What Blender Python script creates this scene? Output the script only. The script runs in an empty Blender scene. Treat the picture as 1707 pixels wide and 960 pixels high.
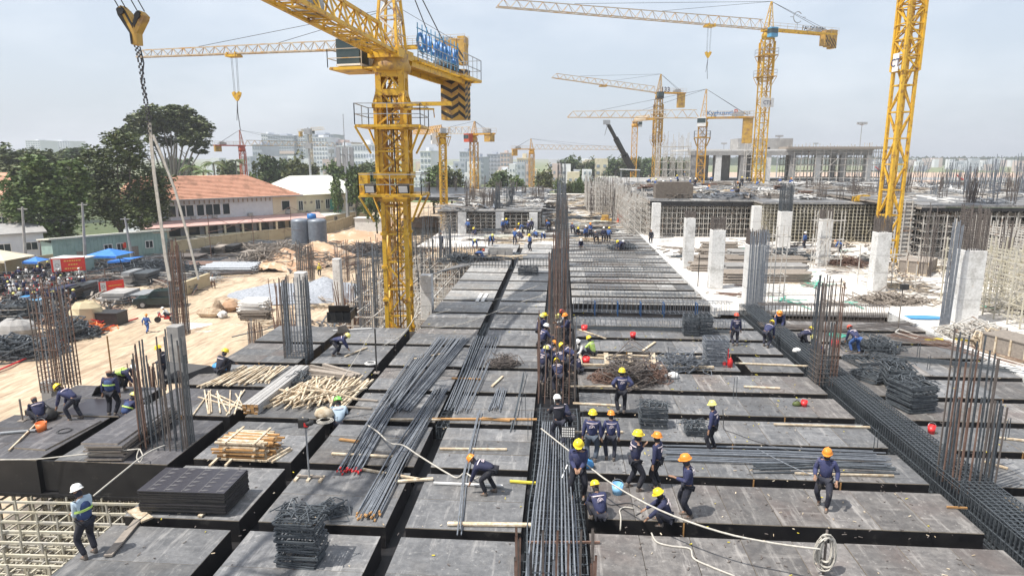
import bpy, math, random
from mathutils import Vector, Matrix
R = random.Random(7)
sc = bpy.context.scene
# ---------------------------------------------------------------- camera
CAM_H, PITCH, YAW, FPX = 9.6, math.radians(11.2), math.radians(4.2), 1100.0
cam = bpy.data.cameras.new('camera'); cam.sensor_width = 36; cam.lens = FPX/1707*36
cam.clip_start = 0.1; cam.clip_end = 12000
cam_o = bpy.data.objects.new('camera', cam); sc.collection.objects.link(cam_o)
cam_o.location = (0, 0, CAM_H); cam_o.rotation_euler = (math.pi/2-PITCH, 0, YAW)
sc.camera = cam_o
# ---------------------------------------------------------------- light
SUN_EL = math.radians(62); SUN_TO = Vector((-0.80, -0.42, 0)).normalized()
world = bpy.data.worlds.new('World'); sc.world = world; world.use_nodes = True
wn = world.node_tree; wn.nodes.clear()
sky = wn.nodes.new('ShaderNodeTexSky'); sky.sky_type = 'NISHITA'; sky.sun_disc = False
sky.sun_elevation = SUN_EL; sky.sun_rotation = math.atan2(SUN_TO.x, SUN_TO.y)
sky.altitude = 0; sky.air_density = 1.0; sky.dust_density = 4.0; sky.ozone_density = 1.5
bg = wn.nodes.new('ShaderNodeBackground'); bg.inputs[1].default_value = 0.11
tc = wn.nodes.new('ShaderNodeTexCoord'); mp = wn.nodes.new('ShaderNodeMapping'); mp.inputs['Scale'].default_value = (1, 1, 2.6)
ns = wn.nodes.new('ShaderNodeTexNoise'); ns.inputs['Scale'].default_value = 2.3; ns.inputs['Detail'].default_value = 5; ns.inputs['Roughness'].default_value = .55
rp = wn.nodes.new('ShaderNodeValToRGB'); rp.color_ramp.elements[0].position = .46; rp.color_ramp.elements[1].position = .78
rp.color_ramp.elements[0].color = (0, 0, 0, 1); rp.color_ramp.elements[1].color = (.4, .4, .4, 1)
veil = wn.nodes.new('ShaderNodeMixRGB'); veil.inputs[0].default_value = .62; veil.inputs[2].default_value = (6.05, 6.7, 7.5, 1)
cl = wn.nodes.new('ShaderNodeMixRGB'); cl.inputs[2].default_value = (9.0, 9.2, 9.5, 1)
ow = wn.nodes.new('ShaderNodeOutputWorld')
L = wn.links.new
L(tc.outputs['Generated'], mp.inputs[0]); L(mp.outputs[0], ns.inputs[0]); L(ns.outputs[0], rp.inputs[0])
L(sky.outputs[0], veil.inputs[1]); L(veil.outputs[0], cl.inputs[1]); L(rp.outputs[0], cl.inputs[0])
L(cl.outputs[0], bg.inputs[0]); L(bg.outputs[0], ow.inputs[0])
sl = bpy.data.lights.new('sun', 'SUN'); sl.energy = 4.7; sl.angle = math.radians(.6); sl.color = (1, .955, .88)
so = bpy.data.objects.new('sun', sl); sc.collection.objects.link(so)
sun_dir = Vector((SUN_TO.x*math.cos(SUN_EL), SUN_TO.y*math.cos(SUN_EL), math.sin(SUN_EL)))
so.rotation_euler = sun_dir.to_track_quat('Z', 'Y').to_euler(); so.location = (-20, -20, 60)
sc.view_settings.view_transform = 'Standard'; sc.view_settings.look = 'None'; sc.view_settings.exposure = 0.42
# ---------------------------------------------------------------- survey: picture coordinates of the photo to points of the place
_f = (-math.sin(YAW)*math.cos(PITCH), math.cos(YAW)*math.cos(PITCH), -math.sin(PITCH))
_r = (math.cos(YAW), math.sin(YAW), 0.0)
_u = (-math.sin(YAW)*math.sin(PITCH), math.cos(YAW)*math.sin(PITCH), math.cos(PITCH))
def _ray(x, y):
    a = (x-853.5)/FPX; b = -(y-480)/FPX
    return [_f[i]+a*_r[i]+b*_u[i] for i in range(3)]
def G(x, y, z=0.0):
    r = _ray(x, y); t = (z-CAM_H)/r[2]; return Vector((r[0]*t, r[1]*t, z))
def PD(x, y, Y):
    r = _ray(x, y); t = Y/r[1]; return Vector((r[0]*t, Y, CAM_H+r[2]*t))
GZ = -6.0
# ---------------------------------------------------------------- materials
def mat(name, c1, c2=None, scale=3.0, rough=.7, metal=0, bump=0, c3=None, s3=.6, t3=.62, rnd=0, stretch=None, spec=.5, fine=0, wear=None):
    m = bpy.data.materials.new(name); m.use_nodes = True; nt = m.node_tree; b = nt.nodes['Principled BSDF']
    b.inputs['Roughness'].default_value = rough; b.inputs['Metallic'].default_value = metal
    b.inputs['Specular IOR Level'].default_value = spec
    if c2 is None: c2 = tuple(x*.82 for x in c1)
    g = nt.nodes.new('ShaderNodeNewGeometry'); vec = g.outputs['Position']
    if stretch:
        mpp = nt.nodes.new('ShaderNodeMapping'); mpp.inputs['Scale'].default_value = stretch
        nt.links.new(vec, mpp.inputs[0]); vec = mpp.outputs[0]
    def noise(s, d=4, r=.6):
        n = nt.nodes.new('ShaderNodeTexNoise'); n.inputs['Scale'].default_value = s; n.inputs['Detail'].default_value = d
        n.inputs['Roughness'].default_value = r; nt.links.new(vec, n.inputs[0]); return n.outputs[0]
    def ramp(v, a, c):
        q = nt.nodes.new('ShaderNodeMapRange'); q.inputs[1].default_value = a; q.inputs[2].default_value = c
        q.clamp = True; nt.links.new(v, q.inputs[0]); return q.outputs[0]
    def mix(f, a, c, mode='MIX'):
        x = nt.nodes.new('ShaderNodeMixRGB'); x.blend_type = mode
        for i, v in ((0, f), (1, a), (2, c)):
            if isinstance(v, (tuple, list)): x.inputs[i].default_value = (*v, 1)
            elif isinstance(v, (int, float)): x.inputs[i].default_value = v
            else: nt.links.new(v, x.inputs[i])
        return x.outputs[0]
    n1 = noise(scale); col = mix(ramp(n1, .32, .68), c1, c2)
    if c3: col = mix(ramp(noise(s3, 5, .65), t3-.05, t3+.08), col, c3)
    if fine:
        col = mix(fine, col, ramp(noise(scale*9, 2), .3, .7), 'OVERLAY')
    if wear:
        col = mix(ramp(noise(scale*2.7, 6, .75), .60, .72), col, wear)
    if rnd:
        oi = nt.nodes.new('ShaderNodeObjectInfo')
        mr = nt.nodes.new('ShaderNodeMapRange'); mr.inputs[3].default_value = 1-rnd; mr.inputs[4].default_value = 1+rnd
        nt.links.new(oi.outputs['Random'], mr.inputs[0])
        hs = nt.nodes.new('ShaderNodeHueSaturation'); nt.links.new(mr.outputs[0], hs.inputs['Value']); nt.links.new(col, hs.inputs['Color'])
        col = hs.outputs[0]
    nt.links.new(col, b.inputs['Base Color'])
    if bump:
        bm = nt.nodes.new('ShaderNodeBump'); bm.inputs['Strength'].default_value = bump; bm.inputs['Distance'].default_value = .03
        nt.links.new(noise(scale*4, 4), bm.inputs['Height']); nt.links.new(bm.outputs[0], b.inputs['Normal'])
    return m
M = {}
def ply_top(name, base, alt, splash, brown):
    """worn film-faced sheet: big blotches, dragged scratches, cement splashes, each sheet its own tone"""
    m = bpy.data.materials.new(name); m.use_nodes = True; nt = m.node_tree; b = nt.nodes['Principled BSDF']; N = nt.nodes.new; K = nt.links.new
    g = N('ShaderNodeNewGeometry'); oi = N('ShaderNodeObjectInfo')
    off = N('ShaderNodeVectorMath'); off.operation = 'ADD'
    sc_ = N('ShaderNodeVectorMath'); sc_.operation = 'SCALE'; sc_.inputs[3].default_value = 37.0
    cmb = N('ShaderNodeCombineXYZ'); K(oi.outputs['Random'], cmb.inputs[0]); K(oi.outputs['Random'], cmb.inputs[1])
    K(cmb.outputs[0], sc_.inputs[0]); K(g.outputs['Position'], off.inputs[0]); K(sc_.outputs[0], off.inputs[1]); v = off.outputs[0]
    def noise(s, d=5, r=.62, vec=v, st=None):
        if st:
            mp_ = N('ShaderNodeMapping'); mp_.inputs['Scale'].default_value = st; K(vec, mp_.inputs[0]); vec = mp_.outputs[0]
        n = N('ShaderNodeTexNoise'); n.inputs['Scale'].default_value = s; n.inputs['Detail'].default_value = d; n.inputs['Roughness'].default_value = r
        K(vec, n.inputs[0]); return n.outputs[0]
    def rng(x, a, c, lo=0, hi=1):
        q = N('ShaderNodeMapRange'); q.inputs[1].default_value = a; q.inputs[2].default_value = c; q.inputs[3].default_value = lo; q.inputs[4].default_value = hi; K(x, q.inputs[0]); return q.outputs[0]
    def mix(f, a, c, mode='MIX'):
        x = N('ShaderNodeMixRGB'); x.blend_type = mode
        for i, q in ((0, f), (1, a), (2, c)):
            if isinstance(q, tuple): x.inputs[i].default_value = (*q, 1)
            elif isinstance(q, (int, float)): x.inputs[i].default_value = q
            else: K(q, x.inputs[i])
        return x.outputs[0]
    c = mix(rng(noise(1.7, 6, .7), .38, .60), base, alt)
    c = mix(rng(noise(.45, 3), .5, .7, 0, .75), c, brown)
    c = mix(rng(noise(6, 7, .75), .44, .62, 0, .45), c, tuple(x*.55 for x in base))
    c = mix(rng(noise(3.5, 6, .72, st=(1, .12, 1)), .54, .66, 0, .55), c, splash)
    c = mix(rng(noise(3.5, 6, .72, st=(.12, 1, 1)), .58, .70, 0, .45), c, splash)
    c = mix(rng(noise(5.5, 8, .82), .57, .66, 0, .75), c, splash)
    vm = N('ShaderNodeMapRange'); vm.inputs[3].default_value = .72; vm.inputs[4].default_value = 1.3; K(oi.outputs['Random'], vm.inputs[0])
    hs = N('ShaderNodeHueSaturation'); K(vm.outputs[0], hs.inputs['Value']); K(c, hs.inputs['Color']); K(hs.outputs[0], b.inputs['Base Color'])
    K(rng(noise(4, 5), .3, .7, .45, .75), b.inputs['Roughness'])
    bp = N('ShaderNodeBump'); bp.inputs['Strength'].default_value = .35; bp.inputs['Distance'].default_value = .01; K(noise(22, 4), bp.inputs['Height']); K(bp.outputs[0], b.inputs['Normal'])
    return m
M['ply'] = ply_top('worn film plywood', (.100, .102, .108), (.160, .161, .165), (.33, .32, .31), (.150, .140, .130))
M['plyn'] = ply_top('dusty film plywood', (.100, .094, .092), (.165, .155, .148), (.35, .33, .31), (.130, .102, .092))
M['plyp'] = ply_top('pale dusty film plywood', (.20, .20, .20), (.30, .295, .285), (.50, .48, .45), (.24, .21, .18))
M['plyd'] = ply_top('fresh film plywood', (.060, .058, .064), (.085, .083, .09), (.22, .21, .21), (.07, .06, .055))
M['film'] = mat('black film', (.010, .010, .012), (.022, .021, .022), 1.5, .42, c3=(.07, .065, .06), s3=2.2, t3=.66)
M['edge'] = mat('plywood edge', (.36, .30, .23), (.22, .19, .15), 6, .8)
M['rebar'] = mat('steel bar', (.15, .165, .19), (.24, .26, .29), 6, .5, .3)
M['rebard'] = mat('dark steel bar', (.06, .07, .08), (.12, .135, .15), 9, .5, .3)
M['rust'] = mat('rusty bar', (.115, .066, .048), (.21, .13, .10), 5, .8)
M['rustg'] = mat('weathered bar', (.10, .085, .078), (.17, .145, .13), 5, .7, .2)
M['pipe'] = mat('scaffold pipe', (.60, .58, .54), (.42, .39, .35), 1.3, .6, .1, c3=(.22, .13, .08), s3=1.8, t3=.6)
M['pipey'] = mat('ochre scaffold pipe', (.54, .51, .42), (.38, .34, .25), 1.1, .65, c3=(.40, .38, .34), s3=1.2, t3=.52)
M['conc'] = mat('concrete', (.66, .655, .64), (.56, .555, .54), .9, .85, bump=.2, c3=(.46, .45, .43), s3=1.1, t3=.58, fine=.2, wear=(.55, .50, .45))
M['concg'] = mat('grey concrete', (.33, .32, .31), (.25, .245, .24), .8, .88, bump=.2, c3=(.42, .41, .39), s3=1.0, t3=.6)
M['slab'] = mat('slab', (.66, .625, .58), (.54, .51, .475), .35, .9, bump=.15, c3=(.50, .46, .42), s3=.55, t3=.58, fine=.2, wear=(.74, .71, .68))
M['dirt'] = mat('dirt', (.39, .30, .205), (.50, .395, .285), .35, .95, bump=.8, c3=(.30, .215, .145), s3=.9, t3=.56, fine=.25, wear=(.58, .49, .38), stretch=(1, .2, 1))
M['dirt2'] = mat('orange dirt', (.42, .25, .15), (.52, .36, .24), .5, .95, bump=.6, c3=(.6, .5, .4), s3=.9, t3=.58)
M['grass'] = mat('grass', (.11, .16, .06), (.17, .19, .08), .05, .95, c3=(.27, .24, .13), s3=.03, t3=.55)
M['wood'] = mat('pale timber', (.50, .40, .28), (.38, .29, .19), 9, .75, rnd=.18, c3=(.60, .52, .40), s3=5, t3=.5)
M['woodo'] = mat('orange timber', (.46, .26, .10), (.36, .19, .07), 9, .7, rnd=.2)
M['woodg'] = mat('grey timber', (.30, .26, .22), (.21, .18, .155), 8, .8, rnd=.2)
M['yel'] = mat('yellow crane paint', (.70, .43, .035), (.56, .32, .03), 1.6, .42, c3=(.24, .11, .035), s3=2.4, t3=.58, wear=(.33, .16, .05))
M['yeld'] = mat('dull crane paint', (.55, .34, .07), (.40, .23, .05), 2.0, .55, c3=(.26, .15, .07), s3=1.6, t3=.55)
M['yelp'] = mat('pale crane paint', (.55, .47, .36), (.42, .34, .25), 1.5, .6, c3=(.50, .28, .08), s3=.6, t3=.56)
M['yelf'] = mat('amber crane paint', (.60, .33, .04), (.48, .24, .03), 1.0, .5, c3=(.40, .28, .18), s3=.8, t3=.55)
M['red'] = mat('red paint', (.52, .10, .05), (.40, .07, .04), 2, .55)
M['black'] = mat('black paint', (.018, .018, .02), (.035, .033, .03), 3, .55)
M['blue'] = mat('blue paint', (.02, .13, .38), (.025, .17, .45), 3, .45)
M['blued'] = mat('dark blue steel', (.015, .06, .17), (.02, .08, .2), 3, .5)
M['lblue'] = mat('light blue paint', (.10, .32, .52), (.08, .26, .44), 3, .5)
M['steel'] = mat('galvanised steel', (.40, .41, .42), (.30, .31, .32), 3, .45, .4)
M['white'] = mat('white paint', (.74, .73, .71), (.62, .61, .59), 2, .6, c3=(.5, .48, .45), s3=1.4, t3=.63)
M['glass'] = mat('dark glass', (.02, .03, .035), (.035, .05, .055), 1, .08)
M['cglass'] = mat('cab glass', (.03, .05, .055), (.06, .08, .08), 1, .1)
M['rope'] = mat('rope', (.52, .49, .44), (.36, .34, .30), 9, .9)
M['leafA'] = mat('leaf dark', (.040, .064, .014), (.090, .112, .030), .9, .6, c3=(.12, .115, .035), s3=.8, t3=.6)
M['leafB'] = mat('leaf green', (.055, .10, .022), (.12, .17, .045), .8, .6, c3=(.15, .18, .06), s3=.7, t3=.58)
M['leafC'] = mat('leaf olive', (.065, .078, .022), (.12, .13, .042), .7, .65, c3=(.055, .07, .03), s3=.6, t3=.55)
M['leafD'] = mat('far leaf', (.050, .085, .030), (.10, .14, .05), .12, .7, c3=(.13, .14, .05), s3=.06, t3=.55)
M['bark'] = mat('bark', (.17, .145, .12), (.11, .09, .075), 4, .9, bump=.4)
M['barkp'] = mat('pale bark', (.34, .31, .28), (.24, .215, .19), 4, .9)
M['skin'] = mat('skin', (.30, .17, .11), (.26, .145, .09), 8, .6)
M['navy'] = mat('navy work cloth', (.020, .026, .070), (.036, .040, .10), 6, .85, bump=.3, rnd=.45, c3=(.09, .085, .11), s3=4, t3=.62)
M['navyd'] = mat('dark work trousers', (.013, .015, .026), (.026, .027, .040), 6, .88, bump=.3, rnd=.5, c3=(.08, .07, .06), s3=5, t3=.62)
M['bluec'] = mat('blue work cloth', (.035, .085, .25), (.05, .11, .30), 6, .85, bump=.3)
M['jean'] = mat('faded trousers', (.05, .065, .09), (.08, .10, .13), 7, .85)
M['whitec'] = mat('white cloth', (.68, .69, .68), (.56, .57, .57), 6, .85)
M['lbluec'] = mat('pale blue cloth', (.42, .52, .60), (.34, .43, .52), 6, .85)
M['hivis'] = mat('yellow green vest', (.42, .62, .10), (.50, .68, .22), 6, .7)
M['stripe'] = mat('reflective stripe', (.62, .50, .54), (.72, .66, .66), 20, .5)
M['hatY'] = mat('yellow helmet', (.80, .62, .03), (.74, .55, .03), 9, .35)
M['haty'] = mat('pale yellow helmet', (.78, .72, .22), (.72, .66, .20), 9, .35)
M['hatO'] = mat('orange helmet', (.80, .28, .03), (.72, .23, .03), 9, .35)
M['hatR'] = mat('red helmet', (.62, .09, .05), (.55, .08, .05), 9, .35)
M['hatW'] = mat('white helmet', (.78, .78, .76), (.70, .70, .68), 9, .35)
M['hatG'] = mat('green helmet', (.22, .62, .12), (.18, .55, .10), 9, .35)
M['boot'] = mat('work shoe', (.16, .13, .11), (.10, .085, .075), 8, .8)
M['redp'] = mat('red plastic', (.62, .03, .03), (.52, .025, .03), 8, .4)
M['bluep'] = mat('blue plastic', (.07, .30, .62), (.06, .26, .55), 5, .4)
M['lbluep'] = mat('pale blue plastic', (.22, .45, .68), (.18, .40, .62), 5, .4)
M['orangep'] = mat('orange plastic', (.75, .20, .05), (.65, .16, .04), 8, .5)
M['yelw'] = mat('yellow rag', (.70, .58, .06), (.62, .5, .06), 9, .7)
M['tile'] = mat('clay roof tile', (.62, .34, .23), (.52, .27, .18), 1.3, .8, c3=(.38, .20, .13), s3=.5, t3=.55)
M['tilep'] = mat('pink awning sheet', (.58, .38, .34), (.50, .32, .28), 1.0, .8)
M['cream'] = mat('cream render', (.62, .56, .42), (.55, .49, .37), .8, .85, c3=(.45, .40, .31), s3=.6, t3=.6)
M['bwall'] = mat('white render', (.60, .63, .67), (.52, .55, .60), .8, .85, c3=(.45, .47, .5), s3=.6, t3=.62)
M['wroof'] = mat('pale sheet roof', (.66, .66, .58), (.58, .58, .51), .7, .6)
M['fence'] = mat('beige site fence', (.50, .42, .27), (.43, .36, .23), .8, .8, c3=(.36, .28, .18), s3=1, t3=.6)
M['gsheet'] = mat('green cabin sheet', (.30, .42, .38), (.25, .36, .33), .8, .55, c3=(.20, .28, .26), s3=.7, t3=.6)
M['gravel'] = mat('gravel', (.36, .38, .42), (.22, .235, .26), 3.5, .95, bump=1.0, fine=.4)
M['cityA'] = mat('city white', (.68, .70, .72), (.60, .62, .65), .06, .8)
M['cityB'] = mat('city grey', (.44, .47, .52), (.38, .41, .46), .06, .8)
M['cityC'] = mat('city pink', (.56, .47, .43), (.50, .42, .39), .06, .8)
M['cityW'] = mat('city window', (.22, .26, .31), (.28, .32, .37), .2, .2)
M['net'] = mat('green net', (.08, .36, .26), (.10, .42, .32), 3, .8)
M['tarp'] = mat('blue tarpaulin', (.03, .16, .55), (.05, .22, .65), 2, .5)
M['ban'] = mat('red banner', (.72, .05, .03), (.64, .04, .03), 2, .6)
M['bant'] = mat('yellow banner lettering', (.82, .62, .12), None, 2, .6)
M['runway'] = mat('runway dust', (.50, .36, .27), (.42, .30, .22), .02, .95)
M['carp'] = mat('dark car paint', (.015, .03, .03), (.02, .035, .035), 5, .18)
M['tyre'] = mat('tyre', (.02, .02, .02), None, 5, .8)
M['wire'] = mat('wire', (.06, .06, .065), None, 5, .6)
# ---------------------------------------------------------------- object helpers
COL = sc.collection
def meta(o, label=None, cat=None, group=None, kind=None):
    if label: o['label'] = label
    if cat: o['category'] = cat
    if group: o['group'] = group
    if kind: o['kind'] = kind
    return o
def thing(name, label, cat, loc=(0, 0, 0), rz=0, group=None):
    o = bpy.data.objects.new(name, None); COL.objects.link(o); o.empty_display_size = .2
    o.location = loc; o.rotation_euler = (0, 0, rz); return meta(o, label, cat, group)
def par(o, p):
    o.parent = p; return o
def copy_tree(o, parent=None):
    c = o.copy(); COL.objects.link(c)
    if parent is not None: c.parent = parent
    for ch in o.children: copy_tree(ch, c)
    return c
class MB:
    def __init__(s): s.v = []; s.f = []; s.m = []; s.k = 0; s.sm = []
    def add(s, vs, fs, smooth=False):
        n = len(s.v); s.v.extend(vs)
        for f in fs: s.f.append([i+n for i in f]); s.m.append(s.k); s.sm.append(smooth)
    def box(s, c, d, rz=0, ry=0, rx=0):
        hx, hy, hz = d[0]/2, d[1]/2, d[2]/2
        vs = [Vector((x, y, z)) for z in (-hz, hz) for y in (-hy, hy) for x in (-hx, hx)]
        if rz or ry or rx:
            mm = Matrix.Rotation(rz, 3, 'Z') @ Matrix.Rotation(ry, 3, 'Y') @ Matrix.Rotation(rx, 3, 'X'); vs = [mm @ v for v in vs]
        c = Vector(c)
        s.add([tuple(v+c) for v in vs], [(0, 2, 3, 1), (4, 5, 7, 6), (0, 1, 5, 4), (2, 6, 7, 3), (0, 4, 6, 2), (1, 3, 7, 5)])
    def box2(s, a, b):
        s.box([(a[i]+b[i])/2 for i in range(3)], [abs(b[i]-a[i]) for i in range(3)])
    def beam(s, p, q, w, h=None, up=None, caps=True):
        p = Vector(p); q = Vector(q); d = q-p; l = d.length
        if l < 1e-6: return
        d /= l; h = w if h is None else h
        ref = Vector(up) if up else (Vector((0, 0, 1)) if abs(d.z) < .95 else Vector((0, 1, 0)))
        a = d.cross(ref); a.normalize(); b = a.cross(d)
        a = a*(w/2); b = b*(h/2)
        vs = [p-a-b, p+a-b, p+a+b, p-a+b, q-a-b, q+a-b, q+a+b, q-a+b]
        fs = [(0, 1, 5, 4), (1, 2, 6, 5), (2, 3, 7, 6), (3, 0, 4, 7)]
        if caps: fs += [(3, 2, 1, 0), (4, 5, 6, 7)]
        s.add([tuple(v) for v in vs], fs)
    def rod(s, p, q, r, r2=None, n=6, caps=True, smooth=False):
        p = Vector(p); q = Vector(q); d = q-p
        if d.length < 1e-6: return
        d.normalize(); r2 = r if r2 is None else r2
        ref = Vector((0, 0, 1)) if abs(d.z) < .95 else Vector((0, 1, 0))
        a = d.cross(ref); a.normalize(); b = a.cross(d)
        vs = []
        for (c, rr) in ((p, r), (q, r2)):
            for i in range(n):
                t = 2*math.pi*i/n; vs.append(tuple(c+(a*math.cos(t)+b*math.sin(t))*rr))
        fs = [(i, (i+1) % n, n+(i+1) % n, n+i) for i in range(n)]
        s.add(vs, fs, smooth)
        if caps: s.add(vs, [tuple(range(n-1, -1, -1)), tuple(range(n, 2*n))])
    def path(s, pts, r, n=4, closed=False, flat=None):
        pts = [Vector(p) for p in pts]; m = len(pts); rings = []
        for i, p in enumerate(pts):
            a = pts[(i-1) % m] if (closed or i > 0) else p; b = pts[(i+1) % m] if (closed or i < m-1) else p
            d = (b-a)
            if d.length < 1e-9: d = Vector((0, 0, 1))
            d.normalize(); ref = Vector((0, 0, 1)) if abs(d.z) < .9 else Vector((0, 1, 0))
            u = d.cross(ref); u.normalize(); w = u.cross(d)
            rr = r(i/(m-1)) if callable(r) else r
            rings.append([tuple(p+(u*math.cos(2*math.pi*(k+.5)/n)+w*math.sin(2*math.pi*(k+.5)/n))*rr) for k in range(n)])
        vs = [v for g in rings for v in g]; fs = []
        for i in range(m if closed else m-1):
            j = (i+1) % m
            for k in range(n): fs.append((i*n+k, i*n+(k+1) % n, j*n+(k+1) % n, j*n+k))
        if not closed: fs += [tuple(range(n-1, -1, -1)), tuple((m-1)*n+k for k in range(n))]
        s.add(vs, fs, n > 4)
    def lathe(s, prof, c=(0, 0, 0), n=12, rot=None, sx=1, sy=1):
        c = Vector(c); vs = []
        for (r, z) in prof:
            for i in range(n):
                t = 2*math.pi*i/n; v = Vector((r*math.cos(t)*sx, r*math.sin(t)*sy, z))
                if rot: v = rot @ v
                vs.append(tuple(v+c))
        fs = []
        for j in range(len(prof)-1):
            for i in range(n): fs.append((j*n+i, j*n+(i+1) % n, (j+1)*n+(i+1) % n, (j+1)*n+i))
        s.add(vs, fs, True)
    def prism(s, poly, z0, z1):
        n = len(poly); vs = [(x, y, z0) for x, y in poly]+[(x, y, z1) for x, y in poly]
        s.add(vs, [tuple(range(n-1, -1, -1)), tuple(range(n, 2*n))]+[(i, (i+1) % n, n+(i+1) % n, n+i) for i in range(n)])
    def extr(s, poly, o, u, v, w, t):
        """outline poly in the plane (o; u, v) pushed out by t along w"""
        o, u, v, w = map(Vector, (o, u, v, w)); n = len(poly)
        a = [o+u*x+v*y for x, y in poly]; vs = [tuple(p) for p in a]+[tuple(p+w*t) for p in a]
        s.add(vs, [tuple(range(n-1, -1, -1)), tuple(range(n, 2*n))]+[(i, (i+1) % n, n+(i+1) % n, n+i) for i in range(n)])
    def mesh(s, name, mats):
        me = bpy.data.meshes.new(name); me.from_pydata(s.v, [], s.f)
        if not isinstance(mats, (list, tuple)): mats = [mats]
        for x in mats: me.materials.append(M[x] if isinstance(x, str) else x)
        if any(s.m): me.polygons.foreach_set('material_index', s.m)
        if any(s.sm): me.polygons.foreach_set('use_smooth', s.sm)
        me.update(); return me
    def build(s, name, mats, parent=None, **kw):
        if not s.v: return None
        o = bpy.data.objects.new(name, s.mesh(name, mats)); COL.objects.link(o)
        if parent is not None: o.parent = parent
        return meta(o, **kw)
def inst(name, me, parent=None, loc=(0, 0, 0), rot=(0, 0, 0), scale=None, **kw):
    o = bpy.data.objects.new(name, me); COL.objects.link(o); o.location = loc; o.rotation_euler = rot
    if scale: o.scale = scale
    if parent is not None: o.parent = parent
    return meta(o, **kw)
def text_mesh(s, size, mat_, depth=.02, stroke=0.0):
    cu = bpy.data.curves.new('lettering', 'FONT'); cu.body = s; cu.size = size; cu.extrude = depth; cu.align_x = 'CENTER'; cu.resolution_u = 2
    cu.offset = stroke
    o = bpy.data.objects.new('lettering', cu); COL.objects.link(o); dg = bpy.context.evaluated_depsgraph_get()
    me = bpy.data.meshes.new_from_object(o.evaluated_get(dg)); me.materials.clear(); me.materials.append(M[mat_])
    COL.objects.unlink(o); bpy.data.objects.remove(o); return me
def V(*a): return Vector(a)
# ================================================================ THE SETTING
def flat(name, poly, z, m, thick=None, parent=None):
    b = MB()
    if thick: b.prism(poly, z-thick, z)
    else: b.add([(x, y, z) for x, y in poly], [tuple(range(len(poly)))])
    return b.build(name, m, parent, kind='structure' if parent is None else None)
# ground: one uneven sheet near, far sheet to the horizon
gb = MB()
xs = [-3500, -1200, -500, -300, -200, -150]+[-110+2.5*i for i in range(0, 40)]+[0, 20, 60, 150, 400, 1500, 3500]
ys = [-60, -20, 0, 10]+[15+2.5*i for i in range(0, 70)]+[205, 230, 260, 320, 400, 600, 1000, 2000, 5000]
def gh(x, y):
    if -112 < x < -12 and 15 < y < 190:
        h = .10*math.sin(x*.7+y*.3)+.08*math.sin(y*.9-x*.2)+R.uniform(-.05, .05)
        return h
    return 0
gv = [(x, y, GZ+gh(x, y)) for y in ys for x in xs]; nx = len(xs)
gb.add(gv, [(j*nx+i, j*nx+i+1, (j+1)*nx+i+1, (j+1)*nx+i) for j in range(len(ys)-1) for i in range(nx-1)], True)
gb.build('ground', 'dirt', kind='structure')
flat('grass_field', [(-3000, 230), (3000, 230), (3000, 5000), (-3000, 5000)], GZ+.06, 'grass')
flat('airfield', [(60, 330), (2500, 330), (2500, 720), (80, 720)], GZ+.14, 'runway')
flat('grass_verge', [(66, 120), (900, 120), (900, 326), (90, 326)], GZ+.12, 'grass')
flat('taxiway', [(60, 480), (2500, 480), (2500, 540), (60, 540)], GZ+.20, 'concg')
# cast slab on the right and slab under the far right blocks
flat('cast_slab', [(20.75, 3), (75, 3), (75, 140), (10.15, 140), (10.15, 42.2), (20.75, 42.2)], -.03, 'slab', .3)
for i in range(26):   # slightly proud screed patches and damp stains make the pour uneven
    pass
b = MB(); b.box2((20.55, 3, -.6), (20.98, 41.9, .10)); b.build('slab_kerb', 'conc', kind='structure')
b = MB(); b.box2((9.95, 42.3, -.5), (10.4, 110, .09)); b.build('slab_edge', 'conc', kind='structure')
# dark soffits under the formwork (bottom of the beam troughs)
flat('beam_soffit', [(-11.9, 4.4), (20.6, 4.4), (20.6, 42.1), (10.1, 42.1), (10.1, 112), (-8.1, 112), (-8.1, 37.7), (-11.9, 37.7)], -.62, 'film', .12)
flat('beam_soffit', [(-20.7, 18.6), (-12.0, 18.6), (-12.0, 36.2), (-16.3, 36.2), (-16.3, 26), (-20.7, 26)], -1.15, 'film', .12)
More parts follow.
